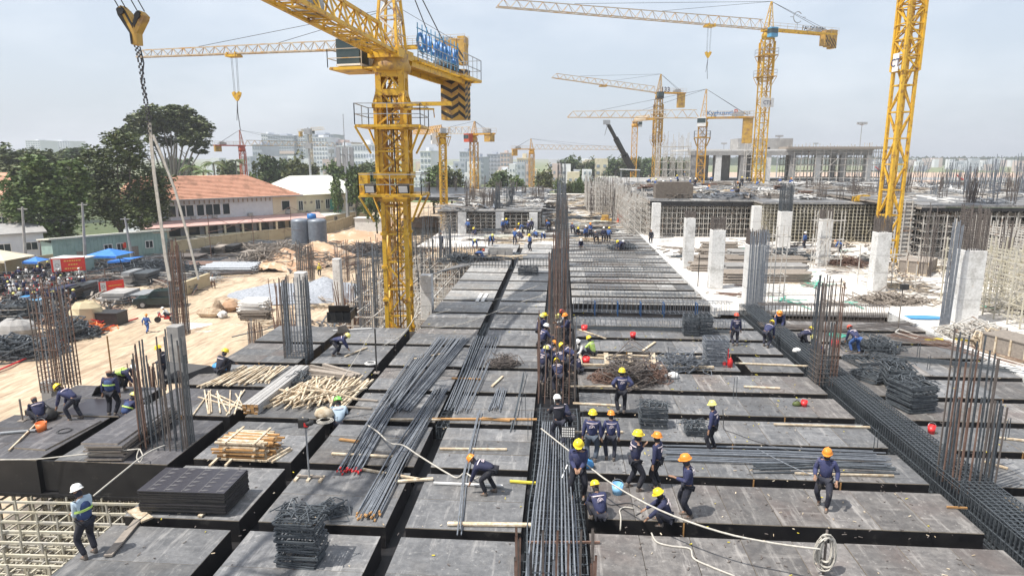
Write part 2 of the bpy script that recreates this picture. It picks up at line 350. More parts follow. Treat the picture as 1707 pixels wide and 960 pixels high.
# ---------------- formwork decks: every box of the grid, every sheet on it
sheet_cache = {}
def sheet_mesh(w, d, top):
    k = (round(w, 2), round(d, 2), top)
    if k not in sheet_cache:
        b = MB(); hx, hy, t = w/2, d/2, .012
        b.box((0, 0, 0), (w, d, .024))
        for i in range(len(b.f)): b.m[i] = 0 if i == 1 else 1
        sheet_cache[k] = b.mesh('plywood_sheet', [top, 'edge'])
    return sheet_cache[k]
def split(a, b, step, j=0):
    n = max(1, round((b-a)/step)); w = (b-a)/n
    return [(a+i*w, a+(i+1)*w) for i in range(n)]
RS = random.Random(3)
def module(parent, x0, x1, y0, y1, depth=.6, top='ply', nostuff=False):
    b = MB(); b.box2((x0+.01, y0+.01, -depth), (x1-.01, y1-.01, -.004))
    if y0 < 34:   # vertical cleats where side boards meet
        b.k = 1
        for xx in split(x0, x1, 2.44)[1:]:
            if RS.random() < .35: b.box((xx[0], y0-.002, -depth/2), (.035, .03, depth-.03))
        b.k = 0
    bo = b.build('formwork_box', ['film', 'woodo'], parent)
    long_x = (x1-x0) > (y1-y0)*1.5
    sx, sy = (2.44, 1.22) if (y1-y0) > 1.5 and not long_x else (1.22, 2.6)
    if y0 > 60: sx, sy = 2.44, 2.8
    for (a, c) in split(x0, x1, sx):
        for (e, g) in split(y0, y1, sy):
            gap = .018 if y0 < 45 else .03
            w, d = c-a-gap, g-e-gap
            t = top
            if RS.random() < .07: t = 'plyn' if top == 'ply' else 'ply'
            o = inst('plywood_sheet', sheet_mesh(w, d, t), bo, ((a+c)/2, (e+g)/2, .012+RS.uniform(0, .011)), (RS.uniform(-.002, .002), RS.uniform(-.002, .002), RS.uniform(-.003, .003)))
    return bo
def deck(): 
    o = bpy.data.objects.new('formwork_deck', None); COL.objects.link(o); o['kind'] = 'structure'; return o
RG = [13.0, 16.05, 18.77, 21.3, 23.85, 26.43, 29.17, 32.0, 34.6, 37.1, 39.6]   # trough centres right of the middle beam
dk = deck()
for i in range(len(RG)-1):
    g0 = .36 if i == 1 else .27; g1 = .36 if i == 0 else .27
    y0, y1 = RG[i]+g0, RG[i+1]-g1
    tp = 'plyn' if i in (0, 1, 5) else 'ply'
    if i == 6:
        module(dk, .85, 8.3, y0, y1, top=tp); module(dk, 8.75, 11.1, y0, y1, top=tp)
    else: module(dk, .85, 11.1, y0, y1, top=tp)
module(dk, .85, 11.1, 9.2, 12.7, top='plyn')
dk2 = deck()
for i in range(1, len(RG)-1):
    module(dk2, 12.85, 20.5, RG[i]+.27, RG[i+1]-.27, top='plyn' if i > 3 else 'ply')
dk3 = deck(); y = 43.2
while y < 108:
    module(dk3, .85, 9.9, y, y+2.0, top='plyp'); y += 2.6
LG = [11.9, 15.38, 18.85, 22.4, 25.7, 29.0, 32.6, 36.2, 40.0, 43.6, 47.3, 51, 54.8, 58.6, 62.4, 66.2, 70, 74]
dk4 = deck(); dk5 = deck()
for i in range(len(LG)-1):
    y0, y1 = LG[i]+.22, LG[i+1]-.22
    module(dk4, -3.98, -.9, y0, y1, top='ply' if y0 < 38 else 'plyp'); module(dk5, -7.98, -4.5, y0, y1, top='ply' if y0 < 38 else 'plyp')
    if 36 < y0 < 74: pass
dk6 = deck()
for i in range(len(LG)-1):
    y0, y1 = LG[i]+.22, LG[i+1]-.22
    if y0 < 35:
        module(dk6, -11.75, -8.5, y0, y1, top='ply')
for y0, y1 in ((4.6, 8.0), (8.45, 11.68)):
    module(dk4, -3.98, -.9, y0, y1); module(dk5, -7.98, -4.5, y0, y1); module(dk6, -11.75, -8.5, y0, y1)
for y0, y1 in ((3.6, 6.0), (6.55, 8.7)): module(dk, .85, 11.1, y0, y1, top='plyn')
for y0, y1 in ((3.6, 6.0), (6.55, 9.2), (9.75, 12.6), (13.2, 15.75), (16.3, 18.5)): module(dk2, 12.85, 20.5, y0, y1, top='plyn')
dk7 = deck()
for i in range(2, 7):
    y0, y1 = LG[i]+.22, LG[i+1]-.22
    if i == 2: y0 = 18.62
    module(dk7, -16.15, -12.35, y0, y1, depth=1.2 if i == 2 else .8, top='plyd' if i < 4 else 'ply')
    if i < 4: module(dk7, -20.55, -16.75, y0, y1, depth=1.2 if i == 2 else .8, top='plyd')
# gap stiffener with bolt holes between the two front boxes
b = MB(); b.box2((-16.70, 18.75, -1.1), (-16.2, 18.80, -.05)); b.build('infill_board', 'film', dk7)
# ================================================================ SCAFFOLDS
def scaffold(x0, x1, y0, y1, z0, z1, sx=1.2, sy=1.2, sz=1.5, r=.03, m='pipe', brace=.25, label='', name='scaffold', cat='scaffold', inner=True, group=None, jit=.03, over=0):
    t = thing(name, label, cat, (0, 0, 0), 0, group); rr = random.Random(int(x0*7+y0*3+z1*11))
    P = MB(); Lg = MB(); D = MB()
    nx_ = max(1, round((x1-x0)/sx)); ny_ = max(1, round((y1-y0)/sy)); nz_ = max(1, round((z1-z0)/sz))
    X = [x0+(x1-x0)*i/nx_ for i in range(nx_+1)]; Y = [y0+(y1-y0)*i/ny_ for i in range(ny_+1)]; Z = [z0+(z1-z0)*(i+.5)/nz_ for i in range(nz_)]
    for i, x in enumerate(X):
        for j, y in enumerate(Y):
            if not inner and 1 < i < nx_-0 and 1 < j: continue
            dx, dy = rr.uniform(-jit, jit), rr.uniform(-jit, jit)
            P.beam((x+dx, y+dy, z0), (x+dx+rr.uniform(-jit, jit), y+dy, z1+rr.uniform(0, over)), r*2, caps=False)
    for z in Z:
        for j, y in enumerate(Y):
            if not inner and j > 1: continue
            Lg.beam((x0-.2, y+.05, z+rr.uniform(-jit, jit)), (x1+.2, y+.05, z+rr.uniform(-jit, jit)), r*1.8, caps=False)
        for i, x in enumerate(X):
            if not inner and i > 1: continue
            Lg.beam((x+.05, y0-.2, z+.06), (x+.05, y1+.2, z+.06), r*1.8, caps=False)
    for i in range(nx_):
        for j, y in enumerate(Y[:3]):
            if rr.random() < brace:
                k = rr.randrange(nz_); a = Z[k]; c = Z[min(k+1, nz_-1)] if nz_ > 1 else z1
                D.beam((X[i], y-.06, a), (X[i+1], y-.06, c+.2), r*1.7, caps=False)
    P.build('upright', m, t, kind='stuff'); Lg.build('ledger', m, t, kind='stuff'); D.build('brace', m, t, kind='stuff')
    return t
scaffold(-20.6, -12.2, 11.0, 23.5, GZ, -1.42, .62, .62, .75, .023, 'pipey', .5, 'dense rusty ochre scaffold in the pit at the lower left, seen from above', over=.5)
# heavy timbers lying over that scaffold
b = MB()
for k in range(12):
    y = 12.2+k*.55; b.beam((-20.5, y, -1.36+.03*(k % 2)), (-12.3, y+.25, -1.36+.03*(k % 3)), .06, .07)
b.build('scaffold_runner', 'pipey', kind='stuff'); meta(bpy.data.objects['scaffold_runner'], 'parallel runner pipes lying across the top of the pit scaffold', 'pipes')
scaffold(-12.0, -8.9, 36.6, 37.6, GZ, -.7, 1.0, 1.0, 1.2, .035, 'pipe', .3, 'scaffold row under the deck edge in front of the yellow crane')
scaffold(-16, -8.4, 44, 74, GZ, -.7, 1.4, 2.6, 1.3, .035, 'pipe', .1, 'grey scaffold along the left deck edge behind the yellow crane', inner=True, over=1.5)
scaffold(-10.6, -8.5, 41.5, 52, GZ, -.3, 1.0, 1.3, 1.1, .035, 'pipe', .3, 'scaffold beside the white column right of the yellow crane')
# upper right decks
def upper(x0, x1, y0, y1, z, label, film_h=.75, m='plyp', lip=True):
    t = thing('upper_deck', label, 'formwork deck')
    b = MB(); b.box2((x0, y0, z-.18), (x1, y1, z)); b.build('deck_slab', m, t)
    b = MB()
    for (a, c) in split(x0, x1, 2.44): b.box2((a+.02, y0-.04, z-film_h), (c-.02, y0+.01, z-.2))
    b.build('fascia_board', 'film', t, kind='stuff')
    b = MB()
    for (a, c) in split(y0, y1, 2.44): b.box2((x0-.03, a+.02, z-film_h*.7), (x0+.01, c-.02, z-.2))
    b.build('side_board', 'woodg', t, kind='stuff')
    b = MB()
    for (a, c) in split(x0, x1, 2.44):
        for (e, g) in split(y0, min(y1, y0+14), 2.44): 
            if R.random() < .75: b.box2((a+.03, e+.03, z+.002), (c-.03, g-.03, z+.03+R.uniform(0, .02)))
    b.build('deck_sheet', 'ply', t, kind='stuff')
    return t
UZ = 4.5
upper(10.9, 23.2, 82.2, 135, UZ, 'high formwork deck with black fascia boards, left of the white columns')
upper(23.25, 40.4, 78.5, 135, UZ, 'wide grey formwork deck on dense scaffold behind the white columns', .22)
upper(34.4, 85, 66, 120, 5.1, 'dark edged formwork deck at the far right edge of the site', .55)
scaffold(10.9, 23, 82.4, 90, 0, 3.8, .55, 1.2, .6, .03, 'pipe', .12, 'dense prop scaffold under the black fascia deck')
scaffold(23.4, 40.2, 78.6, 84, 0, 4.2, .42, 1.1, .38, .03, 'pipey', .25, 'very dense scaffold thicket behind the rightmost white columns', over=.3)
scaffold(34.8, 85, 66.2, 70, 0, 4.4, .95, 1.3, .7, .035, 'pipe', .15, 'scaffold bays under the dark edged deck at right', over=.1)
scaffold(8.6, 10.8, 84, 118, -.3, 4.4, .7, 1.1, .8, .035, 'pipe', .25, 'long pale scaffold flank running away beside the cast slab', over=1.2)
scaffold(26.2, 34.5, 38.5, 46.5, 0, 3.9, 1.1, 1.1, .85, .032, 'pipey', .5, 'bare pale scaffold frames beside the nearest right column', over=.6)
scaffold(33.5, 48, 44, 60, 0, 4.2, 1.2, 1.4, 1.0, .032, 'pipe', .35, 'grey scaffold frames behind the timber crate at right', over=.6)
# added black backs below the right decks, standing in for the bays' deep shade
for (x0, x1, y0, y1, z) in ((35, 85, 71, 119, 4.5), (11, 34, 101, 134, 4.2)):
    b = MB(); b.box2((x0, y0, -.03), (x1, y0+.2, z)); b.build('bay_shade_back', 'black', kind='structure')
# far left block
t = upper(-16.6, -2.6, 88.5, 150, 2.6, 'far formwork deck seen beyond the workers, left of the tall bars', .35)
scaffold(-16.4, -2.8, 88.6, 93, -.6, 2.2, .8, 1.2, .5, .03, 'pipe', .1, 'low prop scaffold under the far left deck')
b = MB(); b.box2((-16.4, 93.6, -.6), (-2.6, 93.8, 2.3)); b.build('shade_backing', 'film', kind='structure')  # added black backing, its colour stands in for shade behind the props
flat('lower_slab', [(-16.6, 75), (9.9, 75), (9.9, 190), (-16.6, 190)], -.55, 'slab', .1)
for (x, y) in ((-13.2, 88.2), (-8.1, 88.2), (-3.6, 88.0)):
    b = MB(); b.box((x, y, .9), (1.1, .8, 2.9)); b.build('concrete_pier', 'conc', label={-13.2: 'leftmost pale pier holding the far left deck', -8.1: 'middle pale pier holding the far left deck', -3.6: 'square pale pier holding the far left deck beside the tall bars'}[x], cat='pier')
upper(-40, -17.5, 130, 175, 1.8, 'dark low deck far away between the yellow crane masts', .6, m='film')
# ---------------- frame building far right
def frame_building():
    t = thing('concrete_building', 'unfinished concrete frame building with open bays under a long flat roof', 'building')
    z0, z1 = 4.5, 11.3; x0, x1, y0, y1 = 27.5, 67, 150, 172
    b = MB(); b.box2((x0, y0, z1-.35), (x1, y1, z1)); b.build('roof_slab', 'conc', t)
    b = MB(); b.box2((x0+.3, y0-.03, z1-1.3), (x1-.3, y0+.5, z1-.352)); b.build('roof_beam', 'concg', t)
    for k in range(8):
        b = MB(); b.box2((x0+1+k*5.3, y0+.1, z0), (x0+2.2+k*5.3, y0+1.3, z1-1.3)); b.build('column', 'conc' if k % 2 else 'concg', t)
        if k % 2: 
            b = MB(); b.box2((x0+1+k*5.3, y1-3, z0), (x0+2.0+k*5.3, y1-2, z1-.35)); b.build('column', 'concg', t)
    for (a, c) in ((2.5, 6), (7, 10.8), (12.6, 16)):
        b = MB(); b.box2((x0+a, y0+6, z0), (x0+c, y0+6.3, z1-.35)); b.build('inner_wall', 'concg', t)
    b = MB(); b.box2((x0+21, y0-1.5, z1+.02), (x1+3, y0+10, z1+.5)); b.build('roof_formwork', 'woodg', t)
    b = MB(); b.box2((39.5, y0+5, z1), (51.5, y0+12, z1+2.4)); b.build('roof_house', 'concg', t)
    return t
frame_building()
scaffold(50, 70, 149.0, 158, 4.5, 11.3, 1.5, 2.0, 1.3, .05, 'pipe', .2, 'scaffold wrapping the right end of the unfinished building', over=1.5)
scaffold(21, 27.5, 146, 152, 4.5, 12.6, 1.5, 1.5, 1.5, .05, 'pipe', .5, 'open scaffold tower left of the unfinished building', over=2.5)
scaffold(39.5, 42.5, 147, 149, 4.5, 13, 1.5, 1.5, 1.4, .05, 'pipe', .9, 'slim stair scaffold in front of the unfinished building', over=.6)
flat('pit_shade_floor', [(-24, 4), (-7, 4), (-7, 34), (-24, 34)], GZ+.2, 'bark')  # dark sheet added; its colour stands for shade under decks and dark clutter
scaffold(5, 10.8, 118, 140, -.3, 4.8, 1.2, 2.0, .9, .05, 'pipe', .2, 'far tangle of pale props at the end of the long scaffold flank', over=1.5)
flat('far_slab', [(10, 135.1), (75, 135.1), (75, 175), (10, 175)], 4.45, 'concg', .2)

def clutter(name, x0, x1, y0, y1, z, n, L_=1.6, w=.06, mats=('woodg', 'wood', 'rustg', 'white', 'rebard'), h=.25, along=None, seed=1):
    """uncountable loose building stuff strewn over a surface"""
    rr = random.Random(seed); bs = [MB() for _ in mats]
    for _ in range(max(4, n//9)):
        cx_, cy_ = rr.uniform(x0, x1), rr.uniform(y0, y1); a0 = rr.uniform(0, 3.14) if along is None else along+rr.gauss(0, .12); bi = rr.randrange(len(mats)); sp = rr.uniform(.3, 1.6)
        for _ in range(9):
            x, y = cx_+rr.gauss(0, sp), cy_+rr.gauss(0, sp*.7); a = a0+rr.gauss(0, .25); l = L_*rr.uniform(.3, 1.1); zz = z+rr.random()*h
            bs[bi].beam((x-l*math.cos(a), y-l*math.sin(a), zz), (x+l*math.cos(a), y+l*math.sin(a), z+rr.random()*h), w*rr.uniform(.5, 3), w, caps=False)
    for b, m in zip(bs, mats): b.build(name, m, kind='stuff')
clutter('deck_clutter', 11.5, 34, 83, 132, UZ+.05, 1100, 1.8, .09, ('pipe', 'white', 'steel', 'woodg', 'rebar'), h=.6, seed=2)
clutter('deck_clutter', 35.5, 80, 67, 118, 5.12, 1300, 1.8, .08, ('pipe', 'white', 'steel', 'woodg', 'rustg'), h=.6, seed=3)
clutter('deck_clutter', -16, -3, 89, 148, 2.65, 800, 1.8, .09, ('pipe', 'conc', 'steel', 'woodg', 'rebar'), h=.5, seed=4)
clutter('strip_clutter', -8, 9.8, 76, 175, -.5, 1500, 2.4, .09, h=.7, seed=5, along=0)
clutter('slab_clutter', 12, 34, 60, 78, .0, 420, 1.4, .06, h=.15, seed=6)
clutter('slab_clutter', 24, 44, 40, 66, .0, 420, 1.3, .05, ('pipe', 'woodg', 'wood', 'rustg'), h=.4, seed=7)
clutter('slab_clutter', 10.6, 30, 43, 60, .0, 150, .9, .035, ('wood', 'woodg', 'rust'), h=.08, seed=8)
clutter('yard_clutter', -75, -42, 78, 125, GZ+.05, 1500, 3.4, .07, ('rustg', 'rebard', 'woodg', 'rebar', 'pipe'), h=.8, seed=9, along=.35)
clutter('yard_clutter', -46, -24, 88, 130, GZ+.05, 700, 2.2, .07, ('rustg', 'rebard', 'woodg', 'rust'), h=.6, seed=10)
clutter('yard_clutter', -66, -44, 58, 78, GZ+.05, 500, 1.8, .07, ('rustg', 'rebard', 'woodg', 'rust', 'black'), h=.8, seed=11)
clutter('yard_clutter', -28, -9, 52, 110, GZ+.05, 900, 1.8, .06, ('rustg', 'rebard', 'woodg', 'rust', 'wood'), h=.5, seed=12)
clutter('pit_clutter', -20.6, -12, 9, 18.4, GZ+.25, 500, .8, .06, ('pipey', 'woodg', 'rebard', 'white'), h=1.2, seed=13)
# shaded undergrowth below the big trees
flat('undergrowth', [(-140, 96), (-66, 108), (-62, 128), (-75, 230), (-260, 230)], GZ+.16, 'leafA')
# slatted steel form of a column in front of the thick mast
def column_form():
    a, c = G(1484, 428), G(1514, 428); w = (c-a).length; h = PD(1498, 334, a.y).z; t = thing('column_form', 'tall slatted steel column form right of the thick yellow mast', 'column form', (a+c)/2+V(0, .8, 0)); b = MB(); b.box((0, 0, h/2), (w, 1.3, h)); b.build('form_face', 'concg', t)
    n = 14
    for k in range(n): b = MB(); b.box((0, -.70, h*(k+.5)/n), (w+.3, .12, .14)); b.build('waler', 'pipe', t)
    b = MB()
    for x in (-w*.4, 0, w*.4): b.box((x, -.80, h/2), (.1, .08, h))
    b.build('strongback', 'pipe', t)
column_form()
# ================================================================ TOWER CRANES
def box_lattice(ch, br, p, q, w, n, cw, bw, yaw=0, cross=False, w2=None):
    """vertical lattice mast between p and q"""
    p, q = Vector(p), Vector(q); w2 = w if w2 is None else w2
    def cor(k, t):
        a = yaw+math.pi/4+k*math.pi/2; ww = (w+(w2-w)*t)/math.sqrt(2)
        c = p.lerp(q, t); return c+Vector((math.cos(a)*ww, math.sin(a)*ww, 0))
    for k in range(4): ch.beam(cor(k, 0), cor(k, 1), cw, up=(math.cos(yaw), math.sin(yaw), 0))
    for i in range(n):
        t0, t1 = i/n, (i+1)/n
        for k in range(4):
            a, b = cor(k, t0), cor((k+1) % 4, t0)
            br.beam(a, b, bw, caps=False)
            if (i+k) % 2 or cross: br.beam(cor(k, t0), cor((k+1) % 4, t1), bw, caps=False)
            if not (i+k) % 2 or cross: br.beam(cor((k+1) % 4, t0), cor(k, t1), bw, caps=False)
def tri_lattice(b, p, q, w, h, n, cw, bw, taper=1.0):
    """jib of triangular section; p root, q tip; apex chord above"""
    p, q = Vector(p), Vector(q); d = (q-p).normalized(); s = d.cross(Vector((0, 0, 1))).normalized(); u = s.cross(d).normalized()
    if u.z < 0: u = -u
    def pt(k, t):
        c = p.lerp(q, t); f = 1+(taper-1)*t
        return c+(s*w/2*(-1 if k == 0 else 1)*f if k < 2 else u*h*f)
    for k in (0, 1): b.beam(pt(k, 0), pt(k, 1), cw, caps=True)
    b.beam(pt(2, .25/n), pt(2, 1-.5/n), cw)
    for i in range(n):
        t0, tm, t1 = i/n, (i+.5)/n, (i+1)/n
        for k in (0, 1):
            b.beam(pt(k, t0), pt(2, tm), bw, caps=False); b.beam(pt(2, tm), pt(k, t1), bw, caps=False)
        b.beam(pt(0, t0), pt(1, t0), bw, caps=False); b.beam(pt(0, t0), pt(1, t1), bw, caps=False)
def rail(b, pts, h=1.1, r=.02, mid=True, step=1.4):
    for i in range(len(pts)-1):
        a, c = Vector(pts[i]), Vector(pts[i+1]); n = max(1, int((c-a).length/step))
        for k in range(n+1):
            x = a.lerp(c, k/n); b.beam(x, x+V(0, 0, h), r*2, caps=False)
        for hh in ((h, h/2) if mid else (h,)): b.beam(a+V(0, 0, hh), c+V(0, 0, hh), r*2, caps=False)
def platform(root, c, w, yaw, z, m, rm, name='platform'):
    b = MB(); rl = MB(); hw = w/2
    cs = [Vector((c[0]+math.cos(yaw+a)*hw*1.414, c[1]+math.sin(yaw+a)*hw*1.414, z)) for a in (math.pi/4, 3*math.pi/4, 5*math.pi/4, 7*math.pi/4)]
    cs.append(cs[0])
    for i in range(4):
        mid_in = lambda v: Vector((c[0]+(v.x-c[0])*.62, c[1]+(v.y-c[1])*.62, z))
        a, d = cs[i], cs[i+1]; ai, di = mid_in(a), mid_in(d)
        b.add([tuple(a), tuple(d), tuple(di), tuple(ai), tuple(a-V(0, 0, .14)), tuple(d-V(0, 0, .14)), tuple(di-V(0, 0, .14)), tuple(ai-V(0, 0, .14))],
              [(0, 1, 2, 3), (7, 6, 5, 4), (0, 4, 5, 1), (2, 6, 7, 3)])
        b.beam(mid_in(a)+V(0, 0, -1.6), a+V(0, 0, -.1), .09)
    rail(rl, cs, 1.15, .022)
    p = b.build(name, m, root); rl.build('railing', rm, p)
def striped(root, name, c, dims, ax, u, face_mat='yel', n=7, ang=.7):
    """weight block at centre c; ax unit vec along its width, painted bands as proud plates on both wide faces"""
    c = Vector(c); ax = Vector(ax).normalized(); nrm = ax.cross(V(0, 0, 1)).normalized(); w, d, h = dims
    yaw = math.atan2(ax.y, ax.x); b = MB(); b.box(c, (w, d, h), yaw)
    o = b.build(name, face_mat, root)
    s = MB()
    for sg in (-1, 1):
        org = c+nrm*(d/2*sg)-ax*(w/2)-V(0, 0, h/2)
        for k in range(n):
            x0 = (-.6+k*1.9/n)*w; x1 = x0+w*.42/n*2
            poly = [(x0, 0), (x1, 0), (x1+ang*h, h), (x0+ang*h, h)]
            # clip to the plate in x
            def clip(pl, lim, keep):
                out = []
                for i in range(len(pl)):
                    p, q = pl[i], pl[(i+1) % len(pl)]; ip, iq = keep(p[0]), keep(q[0])
                    if ip: out.append(p)
                    if ip != iq:
                        t = (lim-p[0])/(q[0]-p[0]); out.append((lim, p[1]+(q[1]-p[1])*t))
                return out
            pl = clip(poly, .02, lambda x: x >= .02); pl = clip(pl, w-.02, lambda x: x <= w-.02) if len(pl) > 2 else pl
            if len(pl) > 2: s.extr(pl, org, ax, V(0, 0, 1), nrm*sg, .012)
    s.build('stripe', 'black', o)
    return o
def crane(base, zs, mw, jdir, jlen, cjlen, label, cols=('yel', 'yelp', 'yel'), apex=6, jz=0, cab='white', trolley=None, hook=None, cw='block', panel=None,
          mast_yaw=None, jw=1.2, jh=1.2, cwd=.20, bwd=.10, sign=None, collar=None, flat_top=False, group=None, cj_rise=0, cwdrop=2.0, jit_pend=True):
    """zs: height of the jib root; jdir: horizontal heading angle (radians, from +X) of the jib; jz: rise of the jib tip"""
    bx, by, bz = base; t = thing('tower_crane', label, 'tower crane', base, 0, group)
    O = Vector(base)
    def L_(v): return Vector(v)-O
    cm, cj, ccj = cols; yaw = jdir if mast_yaw is None else mast_yaw
    ch, br = MB(), MB(); top = zs-1.6; n = max(3, int((top-bz)/(panel or mw*1.05)))
    box_lattice(ch, br, (0, 0, 0), (0, 0, top-bz), mw, n, cwd, bwd, yaw)
    mo = ch.build('mast', cm, t); br.build('bracing', cm, mo)
    b = MB()
    for k in range(n*3): b.beam((-.2, mw*.18, k*(top-bz)/(n*3)), (.2, mw*.18, k*(top-bz)/(n*3)), .035, caps=False)
    b.beam((-.22, mw*.18, 0), (-.22, mw*.18, top-bz), .05); b.beam((.22, mw*.18, 0), (.22, mw*.18, top-bz), .05)
    b.build('ladder', cm, mo)
    d = V(math.cos(jdir), math.sin(jdir), 0); s = V(-d.y, d.x, 0); zt = zs-bz
    b = MB(); b.lathe([(0, -1.7), (mw*.62, -1.7), (mw*.66, -1.2), (mw*.66, -.8), (mw*.5, -.5), (mw*.5, .1), (0, .1)], (0, 0, zt), 14)
    b.box((0, 0, zt-.1), (mw*1.15, mw*1.05, .5), jdir); b.build('slewing_ring', cm, t)
    # jib
    b = MB(); root = V(0, 0, zt)+d*mw*.5; tip = V(0, 0, zt+jz)+d*jlen
    tri_lattice(b, root, tip, jw, jh, max(6, int(jlen/(jh*1.35))), .13 if jlen > 20 else .11, .07, .75)
    jo = b.build('jib', cj, t)
    # counter jib
    b = MB(); r0 = V(0, 0, zt); r1 = V(0, 0, zt+cj_rise)-d*cjlen
    for sg in (-1, 1): b.beam(r0+s*sg*jw*.55, r1+s*sg*jw*.55, .18, .34)
    for k in range(int(cjlen/1.0)): b.beam(r0.lerp(r1, k/(cjlen/1.0))+s*jw*.55, r0.lerp(r1, k/(cjlen/1.0))-s*jw*.55, .08)
    co = b.build('counter_jib', ccj, t)
    rl = MB(); 
    for sg in (-1, 1): rail(rl, [r0+s*sg*jw*.8+V(0, 0, .1), r1+s*sg*jw*.8+V(0, 0, .1)], 1.0, .02, step=1.6)
    rl.build('railing', cj if cj != 'yel' else 'yelp', co)
    if cw == 'block':
        for k in range(3):
            striped(t, 'counterweight', r1+d*(.5+.95*k)+V(0, 0, -cwdrop*.3+R.uniform(-.1, .1)), (.85, 1.6, cwdrop*(1.3-.12*k)), d, None, 'yeld', 3)
    elif cw == 'drop':
        b = MB(); b.box(r1+d*1.0+V(0, 0, -cwdrop/2), (1.7, 1.3, cwdrop), jdir); b.build('counterweight', 'yeld', t)
    b = MB(); b.box(r0.lerp(r1, .72)+V(0, 0, .55), (1.3, .9, .8), jdir); b.rod(r0.lerp(r1, .6)-s*.4+V(0, 0, .5), r0.lerp(r1, .6)+s*.4+V(0, 0, .5), .35, n=10); b.build('winch', 'steel', t)
    # apex
    if apex:
        ch2, br2 = MB(), MB(); box_lattice(ch2, br2, V(0, 0, zt), V(0, 0, zt+apex)-d*.3, mw*.72, max(3, int(apex/1.1)), .11, .06, jdir, w2=.16)
        ao = ch2.build('tower_head', cm if not flat_top else cj, t); br2.build('head_bracing', cj, ao)
        b = MB(); a = V(0, 0, zt+apex)-d*.3
        def pend(q):
            b.beam(a, q, .05, caps=False)
        u = V(0, 0, jh)
        pend(root.lerp(tip, .42)+u*.95); 
        if jlen > 20: pend(root.lerp(tip, .74)+u*.9)
        pend(r1+d*1.0+s*.5+V(0, 0, .3)); pend(r1+d*1.0-s*.5+V(0, 0, .3))
        b.build('pendant_bar', 'wire' if jlen < 60 else cj, t)
    # cab
    cp = V(0, 0, zt-.75)+s*(mw*.5+.75)+d*.3
    b = MB(); b.box(cp, (1.5, 1.15, 1.7), jdir); c_o = b.build('cab', cab, t)
    b = MB(); b.box(cp+d*.06+V(0, 0, .2), (1.46, 1.19, .8), jdir); b.build('cab_window', 'cglass', c_o)
    if trolley is not None:
        tp = root.lerp(tip, trolley); b = MB(); b.box(tp-V(0, 0, .28), (1.7, jw*1.25, .26), jdir)
        for a1 in (-.6, .6): b.box(tp+d*a1-V(0, 0, .05), (.12, jw*1.3, .4), jdir)
        b.build('trolley', cm, t)
        if hook:
            hp = tp-V(0, 0, hook); b = MB()
            for a1 in (-.35, .35):
                for a2 in (-.12, .12): b.beam(tp+d*a1+s*a2-V(0, 0, .3), hp+d*a1*.8+s*a2+V(0, 0, .4), .03, caps=False)
            ho = MB()
            ho.extr([(-.62, .45), (-.28, .62), (0, .35), (.28, .62), (.62, .45), (.5, .05), (.12, -.55), (-.12, -.55), (-.5, .05)], hp-V(0, .12, 0), (1, 0, 0), (0, 0, 1), (0, 1, 0), .26)
            h_ = ho.build('hook_block', cm, t); b.build('hoist_rope', 'wire', h_)
            b = MB(); b.path([hp-V(0, 0, .5), hp-V(.05, 0, 2), hp-V(-.1, 0, 4.2)], .05, 4); b.path([hp-V(0, 0, .5), hp-V(.25, 0, 3)], .04, 4); b.build('sling', 'wire', h_)
    if collar:
        for zc in collar: platform(t, (0, 0), mw+1.4, yaw, zc-bz, 'yeld' if cm != 'red' else 'red', 'steel')
        if len(collar) > 1:
            ch3, br3 = MB(), MB(); za, zb = collar[-1]-bz-.6, collar[0]-bz+2.4
            box_lattice(ch3, br3, (0, 0, za), (0, 0, zb), mw+.35, max(2, int((zb-za)/1.8)), .2, .1, yaw)
            fo = ch3.build('climbing_frame', cm, t); br3.build('frame_bracing', cm, fo)
    if sign:
        for (txt, size, colm, along, zoff) in sign:
            me = text_mesh(txt, size, colm, .03, size*.018)
            p = r0.lerp(r1, along)-s*(jw*.9)+V(0, 0, zoff)
            fc = V(-d.x, -d.y, 0)      # reads from the camera side
            o = inst('sign_lettering', me, t, p, (math.pi/2, 0, math.atan2(fc.y, fc.x)))
            # letters must face the camera side: flip if they look away
            nrm = V(math.sin(o.rotation_euler[2]), -math.cos(o.rotation_euler[2]), 0)
            if nrm.dot(V(-bx, -by, 0)) < 0: o.rotation_euler[2] += math.pi; o.location = r0.lerp(r1, along)+s*(jw*.9)+V(0, 0, zoff)
    return t
def jd(base, tip): return math.atan2(tip[1]-base[1], tip[0]-base[0])
# --- big crane upper right: root seen at (1268,50), tip at (828,10)
Y2 = 134; B2 = PD(1263, 300, Y2); zs2 = PD(1268, 50, Y2).z; T2 = G(828, 12, zs2+.3)
c2b = (B2.x, Y2, UZ)
crane(c2b, zs2, 1.75, jd(B2, T2), (T2.xy-B2.xy).length, 15.8, 'tall yellow crane whose pale jib crosses the upper right sky, with a blue cab', apex=PD(1273, 3, Y2).z-zs2, jz=.3,
      cab='lblue', trolley=.23, hook=5.2, jw=1.3, jh=1.7, collar=(PD(1266, 93, Y2).z, PD(1266, 128, Y2).z), cwdrop=2.6, sign=[('FALDSCON', 1.1, 'black', .74, .75)], mast_yaw=.15, cj_rise=-.1)
cr2 = bpy.data.objects['tower_crane']
b = MB(); a0 = 0
dj = V(math.cos(jd(B2, T2)), math.sin(jd(B2, T2)), 0); ctr = V(0, 0, zs2-UZ+2.6)-dj*6.6; sj = V(-dj.y, dj.x, 0)
b.path([ctr+dj*(1.0*math.cos(a))*-1+V(0, 0, 1.0*math.sin(a)) for a in [math.radians(x) for x in range(40, 330, 20)]], .09, 4)
